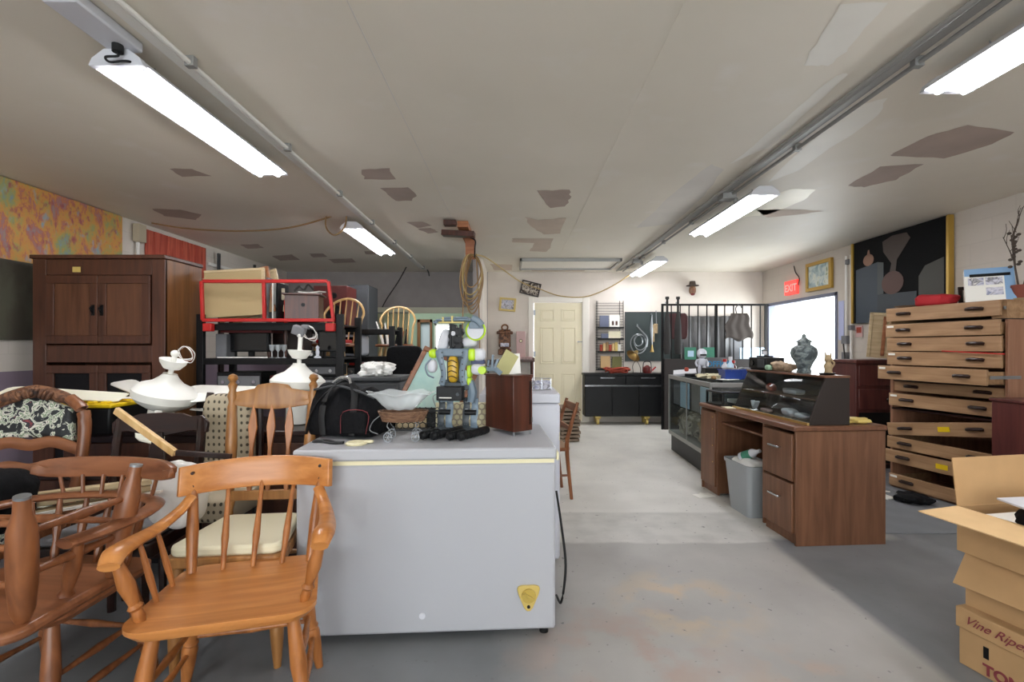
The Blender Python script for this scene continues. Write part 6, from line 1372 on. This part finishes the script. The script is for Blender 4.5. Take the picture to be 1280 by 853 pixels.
tag(MB().box((0, 0, .0), (.16, .10, .002), (.01, .0, .3)).box((.02, .02, .003), (.09, .06, .002), (.0, .05, -.3)).build('paper_scrap', 'paper', loc=(1.60, 4.05, .004)), 'white paper scrap on the floor beside the far end of the desk', 'paper')

# ---------------- glass counter ----------------
gc = thing('glass_counter', 'glass display counter with a dark base left of the far end of the desk', 'display counter', (1.84, 4.52, 0), -2.4)
GWd, GL, GH = .68, 1.40, .92
MB().b2((.03, 0.02, 0), (GWd, GL - .02, .2)).build('base', 'black_plastic', gc, bevel=.004); MB().b2((.0, 0, .2), (GWd, GL, .245)).build('bottom_deck', 'dull_metal', gc, bevel=.004)
fm = MB()
for x, y in ((0, 0), (GWd - .02, 0), (0, GL - .02), (GWd - .02, GL - .02)): fm.b2((x, y, .245), (x + .02, y + .02, GH - .02))
fm.b2((0, 0, GH - .045), (.02, GL, GH)).b2((GWd - .02, 0, GH - .045), (GWd, GL, GH)).b2((.02, 0, GH - .045), (GWd - .02, .02, GH)).b2((.02, GL - .02, GH - .045), (GWd - .02, GL, GH)).b2((0, GL * .5, .245), (.012, GL * .5 + .015, GH - .04))
fm.build('metal_frame', 'dull_metal', gc, bevel=.003)
MB().b2((.004, .02, .245), (.008, GL - .02, GH - .045)).b2((.02, GL - .012, .245), (GWd - .02, GL - .008, GH - .045)).b2((.02, .008, .245), (GWd - .02, .012, GH - .045)).build('side_glass', 'glass_dark', gc)
MB().b2((.02, .02, GH - .012), (GWd - .02, GL - .02, GH - .004)).build('glass_top', 'glass_dark', gc)
MB().b2((.02, .02, .57), (GWd - .02, GL - .02, .578)).build('glass_shelf', 'glass_dark', gc); MB().b2((GWd - .03, .02, .245), (GWd - .02, GL - .02, GH - .045)).build('back_panel', 'dusty_grey', gc)
def ong(x, y, z): v = Matrix.Rotation(R(-2.4), 4, 'Z') @ Vector((x, y, 0)); return (1.84 + v.x, 4.52 + v.y, z)
tag(MB().blob((0, 0, .15), (.3, .55, .30), .55, 34, 20, jit=.35, freq=9).build('cloth_bundle', 'camo', loc=ong(.2, .95, .2455)), 'bundle of mottled grey and beige cloth in the bottom of the glass counter', 'cloth')
tag(MB().blob((0, 0, .14), (.24, .3, .28), .55, 30, 18, jit=.35, freq=11).build('cloth_bundle', 'pottery', loc=ong(.2, .42, .2455)), 'brown mottled bundle nearer in the bottom of the glass counter', 'cloth')
for k in range(4): tag(MB().b2((0, 0, 0), (.012, .26, .28)).build('display_card', 'pale_blue' if k % 2 == 0 else 'dusty_grey', loc=ong(.03 + .02 * (k % 2), .06 + .33 * k, .579)), '%s upright card on the glass shelf of the counter, %s from the near end' % (('pale blue', 'grey', 'pale blue', 'grey')[k], ('first', 'second', 'third', 'fourth')[k]), 'card')
# things on the glass counter
GT = .921
pt = thing('picture_tray', 'pale tray of papers on the far corner of the glass counter', 'tray', ong(.15, 1.24, GT), -20); MB().box((0, 0, .04), (.26, .2, .015), (.2, -.1, 0)).box((0, 0, .018), (.24, .18, .03), (.1, 0, 0)).build('tray_body', 'white_lid', pt, bevel=.003); MB().blob((.02, 0, .07), (.05, .04, .05), .7, 12, 8).build('red_knob', 'rope', pt)
tag(MB().box((0, 0, .02), (.36, .1, .035), (0, 0, .35)).build('black_case', 'black_plastic', loc=ong(.24, .96, GT), bevel=.006), 'long flat black case on the glass counter in front of the pale tray', 'case')
tag(MB().blob((0, 0, .02), (.34, .4, .045), .7, 30, 14, jit=.4, freq=18).build('paper_clutter', plain('cream_clutter', 'cfc6a6', .8, vary=.25, scale=30), loc=ong(.3, .72, GT)), 'low clutter of cream papers and leaves on the glass counter', 'clutter')
hd_ = thing('toy_figure', 'small white helmeted toy figure on the glass counter', 'toy figure', ong(.33, 1.18, GT))
MB().blob((0, 0, .26), (.11, .1, .12), .9, 20, 14).build('helmet', 'white_enamel', hd_); MB().b2((-.035, -.055, .235), (.035, -.04, .255)).build('visor', 'black_plastic', hd_)
MB().blob((0, 0, .16), (.09, .06, .09), .6, 16, 10).build('torso', 'white_enamel', hd_)
for s in (-1, 1): MB().turned((s * .03, 0, 0), (s * .025, 0, .13), [(0, .022), (.2, .014), (.5, .02), (1, .018)], 10).build('leg', 'white_enamel', hd_); MB().sweep([(s * .05, 0, .19), (s * .07, 0, .15), (s * .06, -.02, .11)], .012, 8).build('arm', 'white_enamel', hd_)
rt_ = thing('rear_display_table', 'low grey table of odds and ends behind the glass counter, under the OFFICE sign', 'table', (2.52, 5.95, 0)); MB().b2((0, 0, .84), (1.1, .9, .88)).build('table_top', 'dusty_grey', rt_, bevel=.005)
for x in (.05, 1.0):
    for y in (.05, .8): MB().b2((x, y, 0), (x + .05, y + .05, .84)).build('leg', 'dark_grey', rt_)
p = at(897, 455, 6.4); os_ = thing('office_sign', 'small blue lettered OFFICE sign standing on the rear table', 'sign', (p.x, 6.4, .881))
MB().b2((-.16, 0, .0), (.2, .015, .24)).build('sign_board', 'dusty_grey', os_, bevel=.002); text_obj('OFFICE', .10, 'sign_blue', os_, (-.15, -.002, .12), (R(90), 0, 0), bold=.002)
for k, (px, n_) in enumerate(((863, 'left'), (886, 'right'))):
    p = at(px, 442, 7.1); t = thing('green_card', '%s of two green cards fixed behind the white toy figure' % n_, 'card', (p.x, 7.1, p.z), group='green cards on the partition'); MB().b2((-.085, 0, -.09), (.085, .012, .09)).build('card', 'green_felt', t); MB().b2((-.04, -.003, -.05), (.05, 0, .04)).build('pale_patch', 'pale_blue' if k == 0 else 'green_felt', t); MB().b2((-.01, .012, -.005), (.01, .235, .005)).build('fixing_pin', 'steel', t)
def bottle(label, loc, mat, r, h, cap): 
    t = thing('spray_bottle', label, 'bottle', loc); lathe(MB(), [(0, 0), (r, 0), (r, h * .6), (r * .4, h * .75), (r * .4, h * .85), (0, h * .85)], seg=18).build('bottle_body', mat, t); lathe(MB(), [(0, h * .84), (r * .6, h * .84), (r * .6, h), (0, h)], seg=14).build('cap', cap, t); return t
bottle('red capped bottle left of the white spray bottle on the counter', (at(906, 460, 5.5).x, 5.5, GT), 'white_lid', .035, .2, 'red_paint')
bottle('clear pale blue spray bottle with a white neck on the counter', (at(913, 460, 5.3).x, 5.3, GT), 'pale_blue', .035, .23, 'white_lid')
bottle('dark red bottle right of the white spray bottle on the counter', (at(919, 460, 5.6).x, 5.65, GT), 'dark_red', .035, .18, 'red_paint')
def tub(label, x, y, mat):
    t = thing('storage_tub', label, 'tub', (x, y, GT)); m = MB(); m.box((0, 0, .05), (.17, .16, .1), taper=1.12); m.build('tub_body', mat, t, bevel=.006); MB().b2((-.1, -.095, .095), (.1, -.085, .105)).b2((-.1, .085, .095), (.1, .095, .105)).b2((-.1, -.085, .095), (-.09, .085, .105)).b2((.09, -.085, .095), (.1, .085, .105)).build('rim', mat, t)
    MB().blob((0, 0, .095), (.16, .15, .05), .7, 18, 10, jit=.4, freq=25).build('contents', 'dusty_grey', t)
tub('dark blue plastic tub at the left on the glass counter', 2.26, 5.02, 'blue_plastic'); tub('dark blue plastic tub beside the first one, at the counter edge', 2.45, 5.08, 'blue_plastic')
tag(MB().box((0, 0, .05), (.2, .1, .1)).build('black_carton', 'black_plastic', loc=ong(.38, .98, GT), bevel=.003), 'small black open carton on the glass counter before the bottles', 'box')
tag(MB().box((0, 0, .004), (.18, .14, .006), (0, .0, .5)).build('white_card', 'paper', loc=ong(.33, .42, GT), bevel=.001), 'white card lying on the near part of the glass counter', 'card')
tag(MB().blob((0, 0, .02), (.05, .06, .04), .8, 16, 10, jit=.2).build('amber_lump', 'orange_cable', loc=ong(.2, .45, GT)), 'small amber lump beside the white card on the glass counter', 'ornament')

# ---------------- right wall ----------------
p = XR - .03
es = thing('exit_sign', 'red and white EXIT sign on the right wall above the window', 'sign', (p, 7.22, 2.07))
MB().b2((-.01, -.16, -.02), (.028, .16, .19)).build('sign_body', 'exit_red', es, bevel=.004)
text_obj('EXIT', .15, 'white_paint', es, (-.013, .145, .03), (R(90), 0, R(-90)), bold=.003)
MB().sweep([(.01, -.17, .1), (.005, -.2, .2), (.01, -.1, .3), (.01, -.06, .4)], .008, 6).build('cord', 'dark_cord', es)
framed('seascape_picture', 'seascape print in a dull gold frame on the right wall above the window', 6.57, 2.24, .55, .40, 0, 'gold', 'sea_print', wall='right', fw_=.05, th=.04)
# the big dark painting
P0, P1, PZ0, PZ1 = 4.59, 5.86, 1.545, CEIL - .012
bp_ = thing('large_dark_painting', 'large dark still life painting in a gold frame on the right wall', 'painting', (XR - .045, (P0 + P1) / 2, PZ0)); hw = (P1 - P0) / 2; hh_ = PZ1 - PZ0
MB().b2((0, -hw, 0), (.03, hw, hh_)).build('canvas', plain('black_canvas', '0b0c0e', .8, spec=.2), bp_)
for y_ in (-hw - .03, hw): MB().b2((-.02, y_, 0), (.035, y_ + .03, hh_)).build('gold_frame', 'gold', bp_, bevel=.004)
def pf(u, v): return (-.003, hw - u * 2 * hw, v * hh_)      # u left->right seen from the room
def paint(name, pts, mat, off=0): 
    m = MB(); n = len(pts); vs = [(-.002 - off, hw - u * 2 * hw, v * hh_) for u, v in pts] + [(0.001, hw - u * 2 * hw, v * hh_) for u, v in pts]
    m.add(vs, [tuple(range(n))] + [(i, (i + 1) % n, n + (i + 1) % n, n + i) for i in range(n)]); return m.build(name, mat, bp_, smooth=False)
paint('painted_block', [(.03, .0), (.03, .66), (.3, .70), (.3, .0)], plain('slate_blue_paint', '2b3845', .5))
paint('painted_column', [(.3, .32), (.3, .70), (.37, .68), (.37, .32)], plain('grey_green_paint', '3b4346', .5), .0003)
paint('painted_ledge', [(.3, .0), (.3, .32), (.72, .30), (.72, .12), (.5, .0)], plain('dark_slate_paint', '28323b', .5), .0002)
def oval(cu_, cv, ru, rv, n=20): return [(cu_ + ru * math.cos(2 * math.pi * i / n), cv + rv * math.sin(2 * math.pi * i / n)) for i in range(n)]
paint('painted_pear', oval(.19, .75, .065, .07) , plain('peach_paint', '86604a', .5), .0006)
paint('painted_pear', [(.17, .80), (.21, .80), (.2, .87), (.185, .87)], plain('peach_paint_b', '86604a', .5), .0006)
paint('painted_vase', oval(.47, .43, .12, .13), plain('terracotta_paint', '4e2e26', .5), .0008)
paint('painted_plume', [(.43, .5), (.46, .65), (.37, .80), (.36, .92), (.47, .96), (.62, .95), (.66, .88), (.52, .68), (.5, .5)], plain('dusky_plume_paint', '382820', .5), .0007)
paint('painted_light', [(.74, .12), (.74, .45), (.8, .55), (.97, .6), (.97, .1)], plain('olive_paint', '34342d', .5), .0002)
# pipes and boxes between the window and the painting
wp = thing('wall_pipes', 'white vertical pipes with small boxes between the window and the dark painting', 'pipes', (XR - .03, 6.02, .9))
for y in (0, -.09): MB().cyl((0, y, 0), (0, y, 1.5), .014, 10).build('pipe', 'white_paint', wp)
for y, z_, s_ in ((0, .45, .05), (0, .25, .045), (-.1, .6, .03), (-.05, 1.42, .03)): MB().b2((-.03, y - s_, z_ - s_), (.02, y + s_, z_ + s_)).build('outlet_box', 'dusty_grey', wp, bevel=.004)
MB().sweep([(-.035, 0, .4), (-.05, -.05, .2), (-.03, 0, .05)], .008, 6).build('cord', 'dark_cord', wp)
nt = thing('wall_notices', 'pale blue notice sheet taped beside the window', 'notice', (XR - .012, 6.14, 1.35)); MB().b2((0, -.05, 0), (.006, .05, .5)).build('sheet', plain('lavender_paper', 'b9bfe0', .8), nt)
n2 = thing('wall_notices', 'small pink and red notice below the pale edge of the dark painting', 'notice', (XR - .012, 5.82, 1.38)); MB().b2((0, -.06, 0), (.006, .06, .14)).build('sheet', 'pink', n2); MB().b2((-.002, -.04, .05), (0, .04, .12)).build('red_patch', 'rope', n2)
# maroon dresser and leaning frames
ds = thing('maroon_dresser', 'dark maroon dresser with round knobs between the desk and the flat file cabinet', 'dresser', (3.53, 4.95, 0))
MB().b2((0, .012, .04), (.62, .45, 1.09)).build('carcass', 'maroon_wood', ds, bevel=.004); MB().b2((-.02, -.02, 1.09), (.64, .46, 1.125)).build('top', 'maroon_wood', ds, bevel=.005)
for r in range(2):
    d = MB().b2((.02, -.008, .86 - r * .25), (.6, .012, 1.07 - r * .25)).build('drawer', 'maroon_wood', ds, bevel=.005); MB().turned((.31, -.008, .965 - r * .25), (.31, -.04, .965 - r * .25), [(0, .01), (.4, .01), (.6, .022), (1, .016)], 14).build('knob', 'dark_wood', d)
MB().b2((.03, .0, .06), (.59, .011, .58)).build('dark_recess', 'black_paint', ds); MB().box((.31, .22, .02), (.6, .4, .04)).build('plinth', 'dark_wood', ds)
for i, (y, w_, mt, lb_) in enumerate(((5.14, .22, 'pale_board', 'pale framed board leaning on the wall above the maroon dresser'), (5.06, .14, 'raw_wood', 'orange brown framed board leaning in front of the pale one'))):
    t = thing('leaning_board', lb_, 'board', (3.90 + .04 * i, y, 1.13), rot=(R(-6), R(5), R(-30)), group='boards leaning above the maroon dresser')
    MB().b2((-w_ / 2, 0, .012), (w_ / 2, .012, .50 - .05 * i)).build('panel', 'pale_board', t); MB().b2((-w_ / 2, -.01, .03), (-w_ / 2 + .03, .015, .50 - .05 * i)).b2((w_ / 2 - .03, -.01, .03), (w_ / 2, .015, .50 - .05 * i)).b2((-w_ / 2, -.01, .47 - .05 * i), (w_ / 2, .015, .5 - .05 * i)).build('frame', mt, t, bevel=.003)

# ---------------- flat file cabinet ----------------
N_ = Vector((3.56, 3.48)); F_ = Vector((3.38, 4.35)); mid = (N_ + F_) / 2; FW = (N_ - F_).length; frz = -78.5; FD = .58; FH = 1.60
ff_ = thing('flat_file_cabinet', 'tall wooden flat file cabinet of wide shallow drawers by the right wall', 'cabinet', (mid.x, mid.y, 0), frz)
h = FW / 2
MB().b2((h - .022, .03, 0), (h, FD, 1.46)).build('side_panel', 'flat_side', ff_, bevel=.003)
MB().b2((-h, .03, 0), (-h + .022, FD, 1.46)).b2((-h + .022, FD - .02, 0), (h - .022, FD, 1.46)).b2((-h + .022, .03, 0), (h - .022, FD - .02, .02)).build('carcass', 'flat_side', ff_, bevel=.003)
MB().b2((-h, .02, 1.458), (h, FD, 1.466)).b2((-h + .022, .02, .70), (h - .022, FD - .02, .715)).b2((-h + .022, .04, .955), (h - .022, FD - .02, .97)).build('divider', 'dark_wood', ff_)
DR = [(1.485, 1.60, .03, 0, 0), (1.345, 1.458, .035, 0, 0), (1.222, 1.338, .02, 0, 0), (1.100, 1.214, .02, 0, 0), (.975, 1.092, .14, 2.5, 0), (.865, .95, -.05, 0, 0), (.735, .845, .0, 0, 0), (.53, .64, .02, 0, 8.5), (.36, .46, .02, 0, 0), (.235, .345, .04, 0, 0), (.02, .125, .0, 0, 0)]
for i, (z0, z1, out, yaw, roll) in enumerate(DR):
    zc = (z0 + z1) / 2; hz = (z1 - z0) / 2; m = MB(); wd = h - .012
    Rm = Matrix.Translation((0, -out, zc)) @ Matrix.Rotation(R(-yaw), 4, 'Z') @ Matrix.Rotation(R(-roll), 4, 'Y')
    d = MB().b2((-wd, 0, -hz), (wd, .02, hz)).build('drawer', 'flat_oak', ff_, bevel=.003, rot=Rm.to_euler(), loc=Rm.to_translation())
    tr_ = MB(); dz_ = min(hz * .8, .04); tr_.b2((-wd + .03, .021, -hz + .004), (wd - .03, .42, -hz + .012)).b2((wd - .042, .021, -hz + .005), (wd - .03, .42, dz_)).b2((-wd + .03, .021, -hz + .005), (-wd + .042, .42, dz_)).build('tray', 'flat_oak', d)
    for s in (-1, 1):
        hd2 = MB(); hd2.sweep([(s * .27 - .055, -.002, .0), (s * .27 - .04, -.022, .004), (s * .27, -.03, .006), (s * .27 + .04, -.022, .004), (s * .27 + .055, -.002, .0)], .011, 8, sy=1.1).build('handle', 'dark_wood', d)
        MB().box((s * .27, -.004, .004), (.10, .006, .026)).build('handle_plate', 'black_paint', d, bevel=.002)
    if i in (1, 3, 4, 10, 6): MB().b2((-wd + .015, -.003, hz - .03), (-wd + .075, -.001, hz - .012)).build('paper_label', 'paper', d)
    if i in (7, 9): MB().b2((.0, -.003, -.02), (.09, -.001, .02)).build('yellow_label', 'yellow', d)
    if i == 4 or i == 0: MB().b2((wd + .001, .03, -.012), (wd + .006, .3, .012)).build('slide_rail', 'steel', d)
MB().b2((h - .1, .02, 1.466), (h, FD, 1.595)).b2((-h, .02, 1.466), (-h + .02, FD, 1.595)).b2((-h, FD - .02, 1.466), (h, FD, 1.595)).build('top_carcass', 'flat_oak', ff_, bevel=.002)
MB().b2((-h, .0, 1.595), (h, FD, 1.603)).build('top_board', 'flat_oak', ff_, bevel=.002)
def onf(x, y, z): v = Matrix.Rotation(R(frz), 4, 'Z') @ Vector((x, y, 0)); return (mid.x + v.x, mid.y + v.y, z)
FT = 1.604
tag(MB().bar((.05, 0, 0), (.47, 0, -.02), .008, .008).build('red_strap', 'red_paint', loc=onf(.0, -.045, 1.225), rot=(0, 0, R(frz))), 'thin red rod lying across the gap of the flat file drawers', 'rod')
pl_ = thing('silver_platter', 'silver platter on the far end of the flat file cabinet', 'platter', onf(-.34, .14, FT)); lathe(MB(), [(0, .004), (.08, .004), (.12, .018), (.125, .018), (.08, 0), (0, 0)], seg=28).build('platter_body', 'chrome', pl_)
rc = tag(MB().blob((0, 0, .045), (.28, .2, .11), .6, 30, 14, jit=.2, freq=12).build('red_cloth_bag', 'red_cloth', loc=onf(-.12, .14, FT), rot=(0, 0, R(frz))), 'folded red cloth on the middle of the flat file cabinet', 'cloth')
sfm = thing('small_black_frame', 'small dark picture frame standing behind the red cloth', 'picture', onf(.04, .34, FT), rot=(R(-10), 0, R(-30)))
MB().b2((-.12, 0, 0), (.12, .015, .03)).b2((-.12, 0, .13), (.12, .015, .16)).b2((-.12, 0, .03), (-.09, .015, .13)).b2((.09, 0, .03), (.12, .015, .13)).build('frame', 'dark_wood', sfm, bevel=.003); MB().b2((-.09, .004, .03), (.09, .012, .13)).build('mat_board', 'paper', sfm); MB().b2((-.06, .002, .05), (.07, .005, .1)).build('print', 'dusty_grey', sfm)
bl = thing('printed_carton', 'blue and white printed carton with small photos leaning back on the flat file cabinet', 'carton', onf(.26, .14, FT), rot=(R(-24), 0, R(-38)))
MB().b2((-.14, 0, .0), (.14, .06, .30)).build('carton_body', 'paper', bl, bevel=.003); MB().b2((-.14, -.002, .235), (.14, .0, .30)).b2((.085, -.002, 0), (.14, .0, .235)).b2((.141, .0, 0), (.143, .06, .3)).build('blue_print', plain('blue_print', '86a9cc', .5), bl)
MB().b2((-.11, -.004, .225), (.12, -.001, .25)).build('black_band', 'black_plastic', bl)
for a, b, c, d_ in ((-.12, -.03, .15, .215), (-.02, .075, .15, .215), (-.02, .075, .06, .125)): MB().b2((a, -.003, c), (b, -.001, d_)).build('photo', 'photo', bl)
MB().b2((-.1, .06, .0), (.1, .09, .2)).build('prop', 'paper', bl)
pp_ = thing('potted_plant', 'bare dry plant in a terracotta pot on the near end of the flat file cabinet', 'plant', onf(.36, .28, FT))
lathe(MB(), [(0, 0), (.05, 0), (.06, .02), (.05, .02), (0, .01)], seg=20).build('saucer', 'pottery', pp_); lathe(MB(), [(0, .012), (.035, .012), (.05, .1), (.055, .1), (.055, .12), (.045, .12), (.04, .1), (0, .1)], seg=20).build('pot', 'rust', pp_)
tw = MB(); random.seed(3)
def branch(p, d, l, r, dep):
    q_ = p + d * l; m_ = p.lerp(q_, .5) + Vector((random.uniform(-.01, .01), random.uniform(-.01, .01), 0)); tw.sweep([p, m_, q_], [r, r * .8, r * .6], 6, smooth=3)
    if dep:
        for k in range(3):
            dd_ = (d + Vector((random.uniform(-.9, .9), random.uniform(-.9, .9), random.uniform(-.1, .5)))).normalized(); branch(p.lerp(q_, .45 + .25 * k), dd_, l * .55, r * .6, dep - 1)
branch(Vector((-.015, 0, .1)), Vector((-.14, 0, 1)).normalized(), .40, .007, 2); branch(Vector((.015, 0, .1)), Vector((.25, 0, 1)).normalized(), .28, .005, 1)
tw.build('twigs', 'twig', pp_)
fl = MB(); fl.turned((-.04, 0, .24), (-.05, 0, .52), [(0, .004), (1, .003)], 6)
for k in range(16): fl.blob((-.045 + random.uniform(-.03, .03), random.uniform(-.03, .03), .26 + .017 * k), (.028, .028, .022), 1, 8, 6)
fl.build('dry_flowers', 'twig', pp_)
# maroon low cabinet by the boxes
mc = thing('maroon_cabinet', 'low maroon brown cabinet at the right edge behind the cardboard boxes', 'cabinet', (3.30, 3.0, 0))
MB().b2((0, 0, .03), (.6, .32, .885)).build('body', 'maroon_wood', mc, bevel=.004); MB().b2((-.01, -.01, .885), (.61, .33, .905)).build('top', 'maroon_wood', mc, bevel=.004); MB().b2((.03, -.012, .1), (.58, -.001, .87)).build('door', 'maroon_wood', mc, bevel=.004); MB().cyl((.16, -.012, .76), (.16, -.035, .76), .012).build('knob', 'steel', mc); MB().b2((.02, .02, 0), (.58, .3, .03)).build('plinth', 'dark_wood', mc)
# floor clutter under the flat file
tag(MB().blob((0, 0, .03), (.26, .2, .07), .8, 26, 12, jit=.4, freq=14).build('black_rag', 'black_fabric', loc=(3.22, 3.86, .01)), 'black rag on the floor in front of the flat file cabinet', 'rag')
tag(MB().box((0, 0, .02), (.12, .16, .012), (.1, .1, .4)).box((.02, .05, .045), (.1, .1, .01), (-.2, .1, 0)).build('blue_white_papers', 'paper', loc=(3.06, 4.0, .0)), 'white papers on the floor beside the black rag', 'papers')
tag(MB().box((0, 0, .02), (.08, .08, .035), (.0, 0, .4)).build('blue_packet', 'blue_plastic', loc=(3.0, 4.12, .012), bevel=.004), 'small blue packet on the floor behind the white papers', 'packet')

# ---------------- cardboard boxes ----------------
BRZ = 13
tbx = thing('tomato_box', 'lidded cardboard tomato box with red script, lowest of the stack at the right', 'box', (1.757, 1.913, 0), BRZ)
MB().b2((.008, -.50, 0), (.36, -.008, .20)).build('box_body', 'cardboard', tbx, bevel=.003)
MB().b2((0, -.51, .145), (.37, 0, .225)).build('lid', 'cardboard', tbx, bevel=.004)
MB().b2((.0062, -.108, .07), (.009, -.09, .115)).build('hand_hole', 'black_paint', tbx, bevel=.004)
text_obj('Vine Ripened', .047, 'maroon_ink', tbx, (-.0015, -.03, .172), (R(90), 0, R(-90)), shear=.55, bold=.0)
text_obj('TOMATOES', .055, 'maroon_ink', tbx, (.0062, -.09, .012), (R(90), 0, R(-90)), bold=.002)
def open_box(name, label, loc, rz, L_, W_, H_, flaps):
    t = thing(name, label, 'box', loc, rz); m = MB(); th = .005
    m.b2((0, -L_, 0), (W_, 0, th)).b2((0, -L_, th), (th, 0, H_)).b2((W_ - th, -L_, th), (W_, 0, H_)).b2((th, -th, th), (W_ - th, 0, H_)).b2((th, -L_, th), (W_ - th, -L_ + th, H_)); m.build('box_body', 'cardboard', t)
    for a, b, l, ang, sk, mt in flaps:      # hinge a->b at height H_, length, angle from horizontal outward
        a = Vector((*a, H_)); b = Vector((*b, H_)); e_ = (b - a).normalized(); outw = e_.cross(Vector((0, 0, 1))); d = outw * math.cos(R(ang)) + Vector((0, 0, math.sin(R(ang))))
        m = MB(); m.add([a, b, b + d * l - e_ * sk, a + d * l + e_ * sk], [(0, 1, 2, 3)]); m.build('flap', mt, t, solid=.004, smooth=False)
    return t
b2 = open_box('open_carton', 'cardboard box with a drooping side flap, middle of the stack at the right', (1.80, 1.915, .226), BRZ + 3, .5, .36, .205, [((0, 0), (0, -.5), .13, -57, .0, 'cardboard'), ((.36, -.5), (.36, 0), .12, 40, 0, 'cardboard')])
b3 = open_box('open_carton', 'open cardboard box with spread flaps, topmost of the stack at the right', (1.775, 1.925, .44), BRZ - 3, .5, .40, .175, [((0, 0), (0, -.5), .185, -3, -.0, 'cardboard_in'), ((.40, 0), (0, 0), .19, 84, 0, 'cardboard'), ((0, -.5), (.4, -.5), .15, 20, 0, 'cardboard_in'), ((.4, -.5), (.4, 0), .15, 30, 0, 'cardboard')])
tag(MB().b2((0, 0, 0), (.3, .4, .01)).build('white_sheet', 'paper', loc=(1.88, 1.5, .58), rot=(0, 0, R(10))), 'white sheet lying inside the topmost cardboard box', 'paper')
fill = tag(MB().b2((0, 0, 0), (.36, .45, .12)).build('packed_paper', 'paper', loc=(1.87, 1.455, .452), rot=(0, 0, R(10))), 'stack of papers packed inside the topmost cardboard box', 'papers')
bgk = thing('black_pouch', 'black padded pouch on the papers in the topmost cardboard box', 'pouch', (1.99, 1.66, .592)); MB().blob((0, 0, .04), (.32, .26, .085), .5, 28, 14, jit=.12, freq=14).build('pouch_body', 'black_fabric', bgk)
tag(MB().box((0, 0, .004), (.3, .22, .008), (0, R(-5), R(-8))).build('silver_folder', 'white_lid', loc=(1.95, 1.68, .69), bevel=.002), 'thin silver white folder on top of the black padded pouch', 'folder')
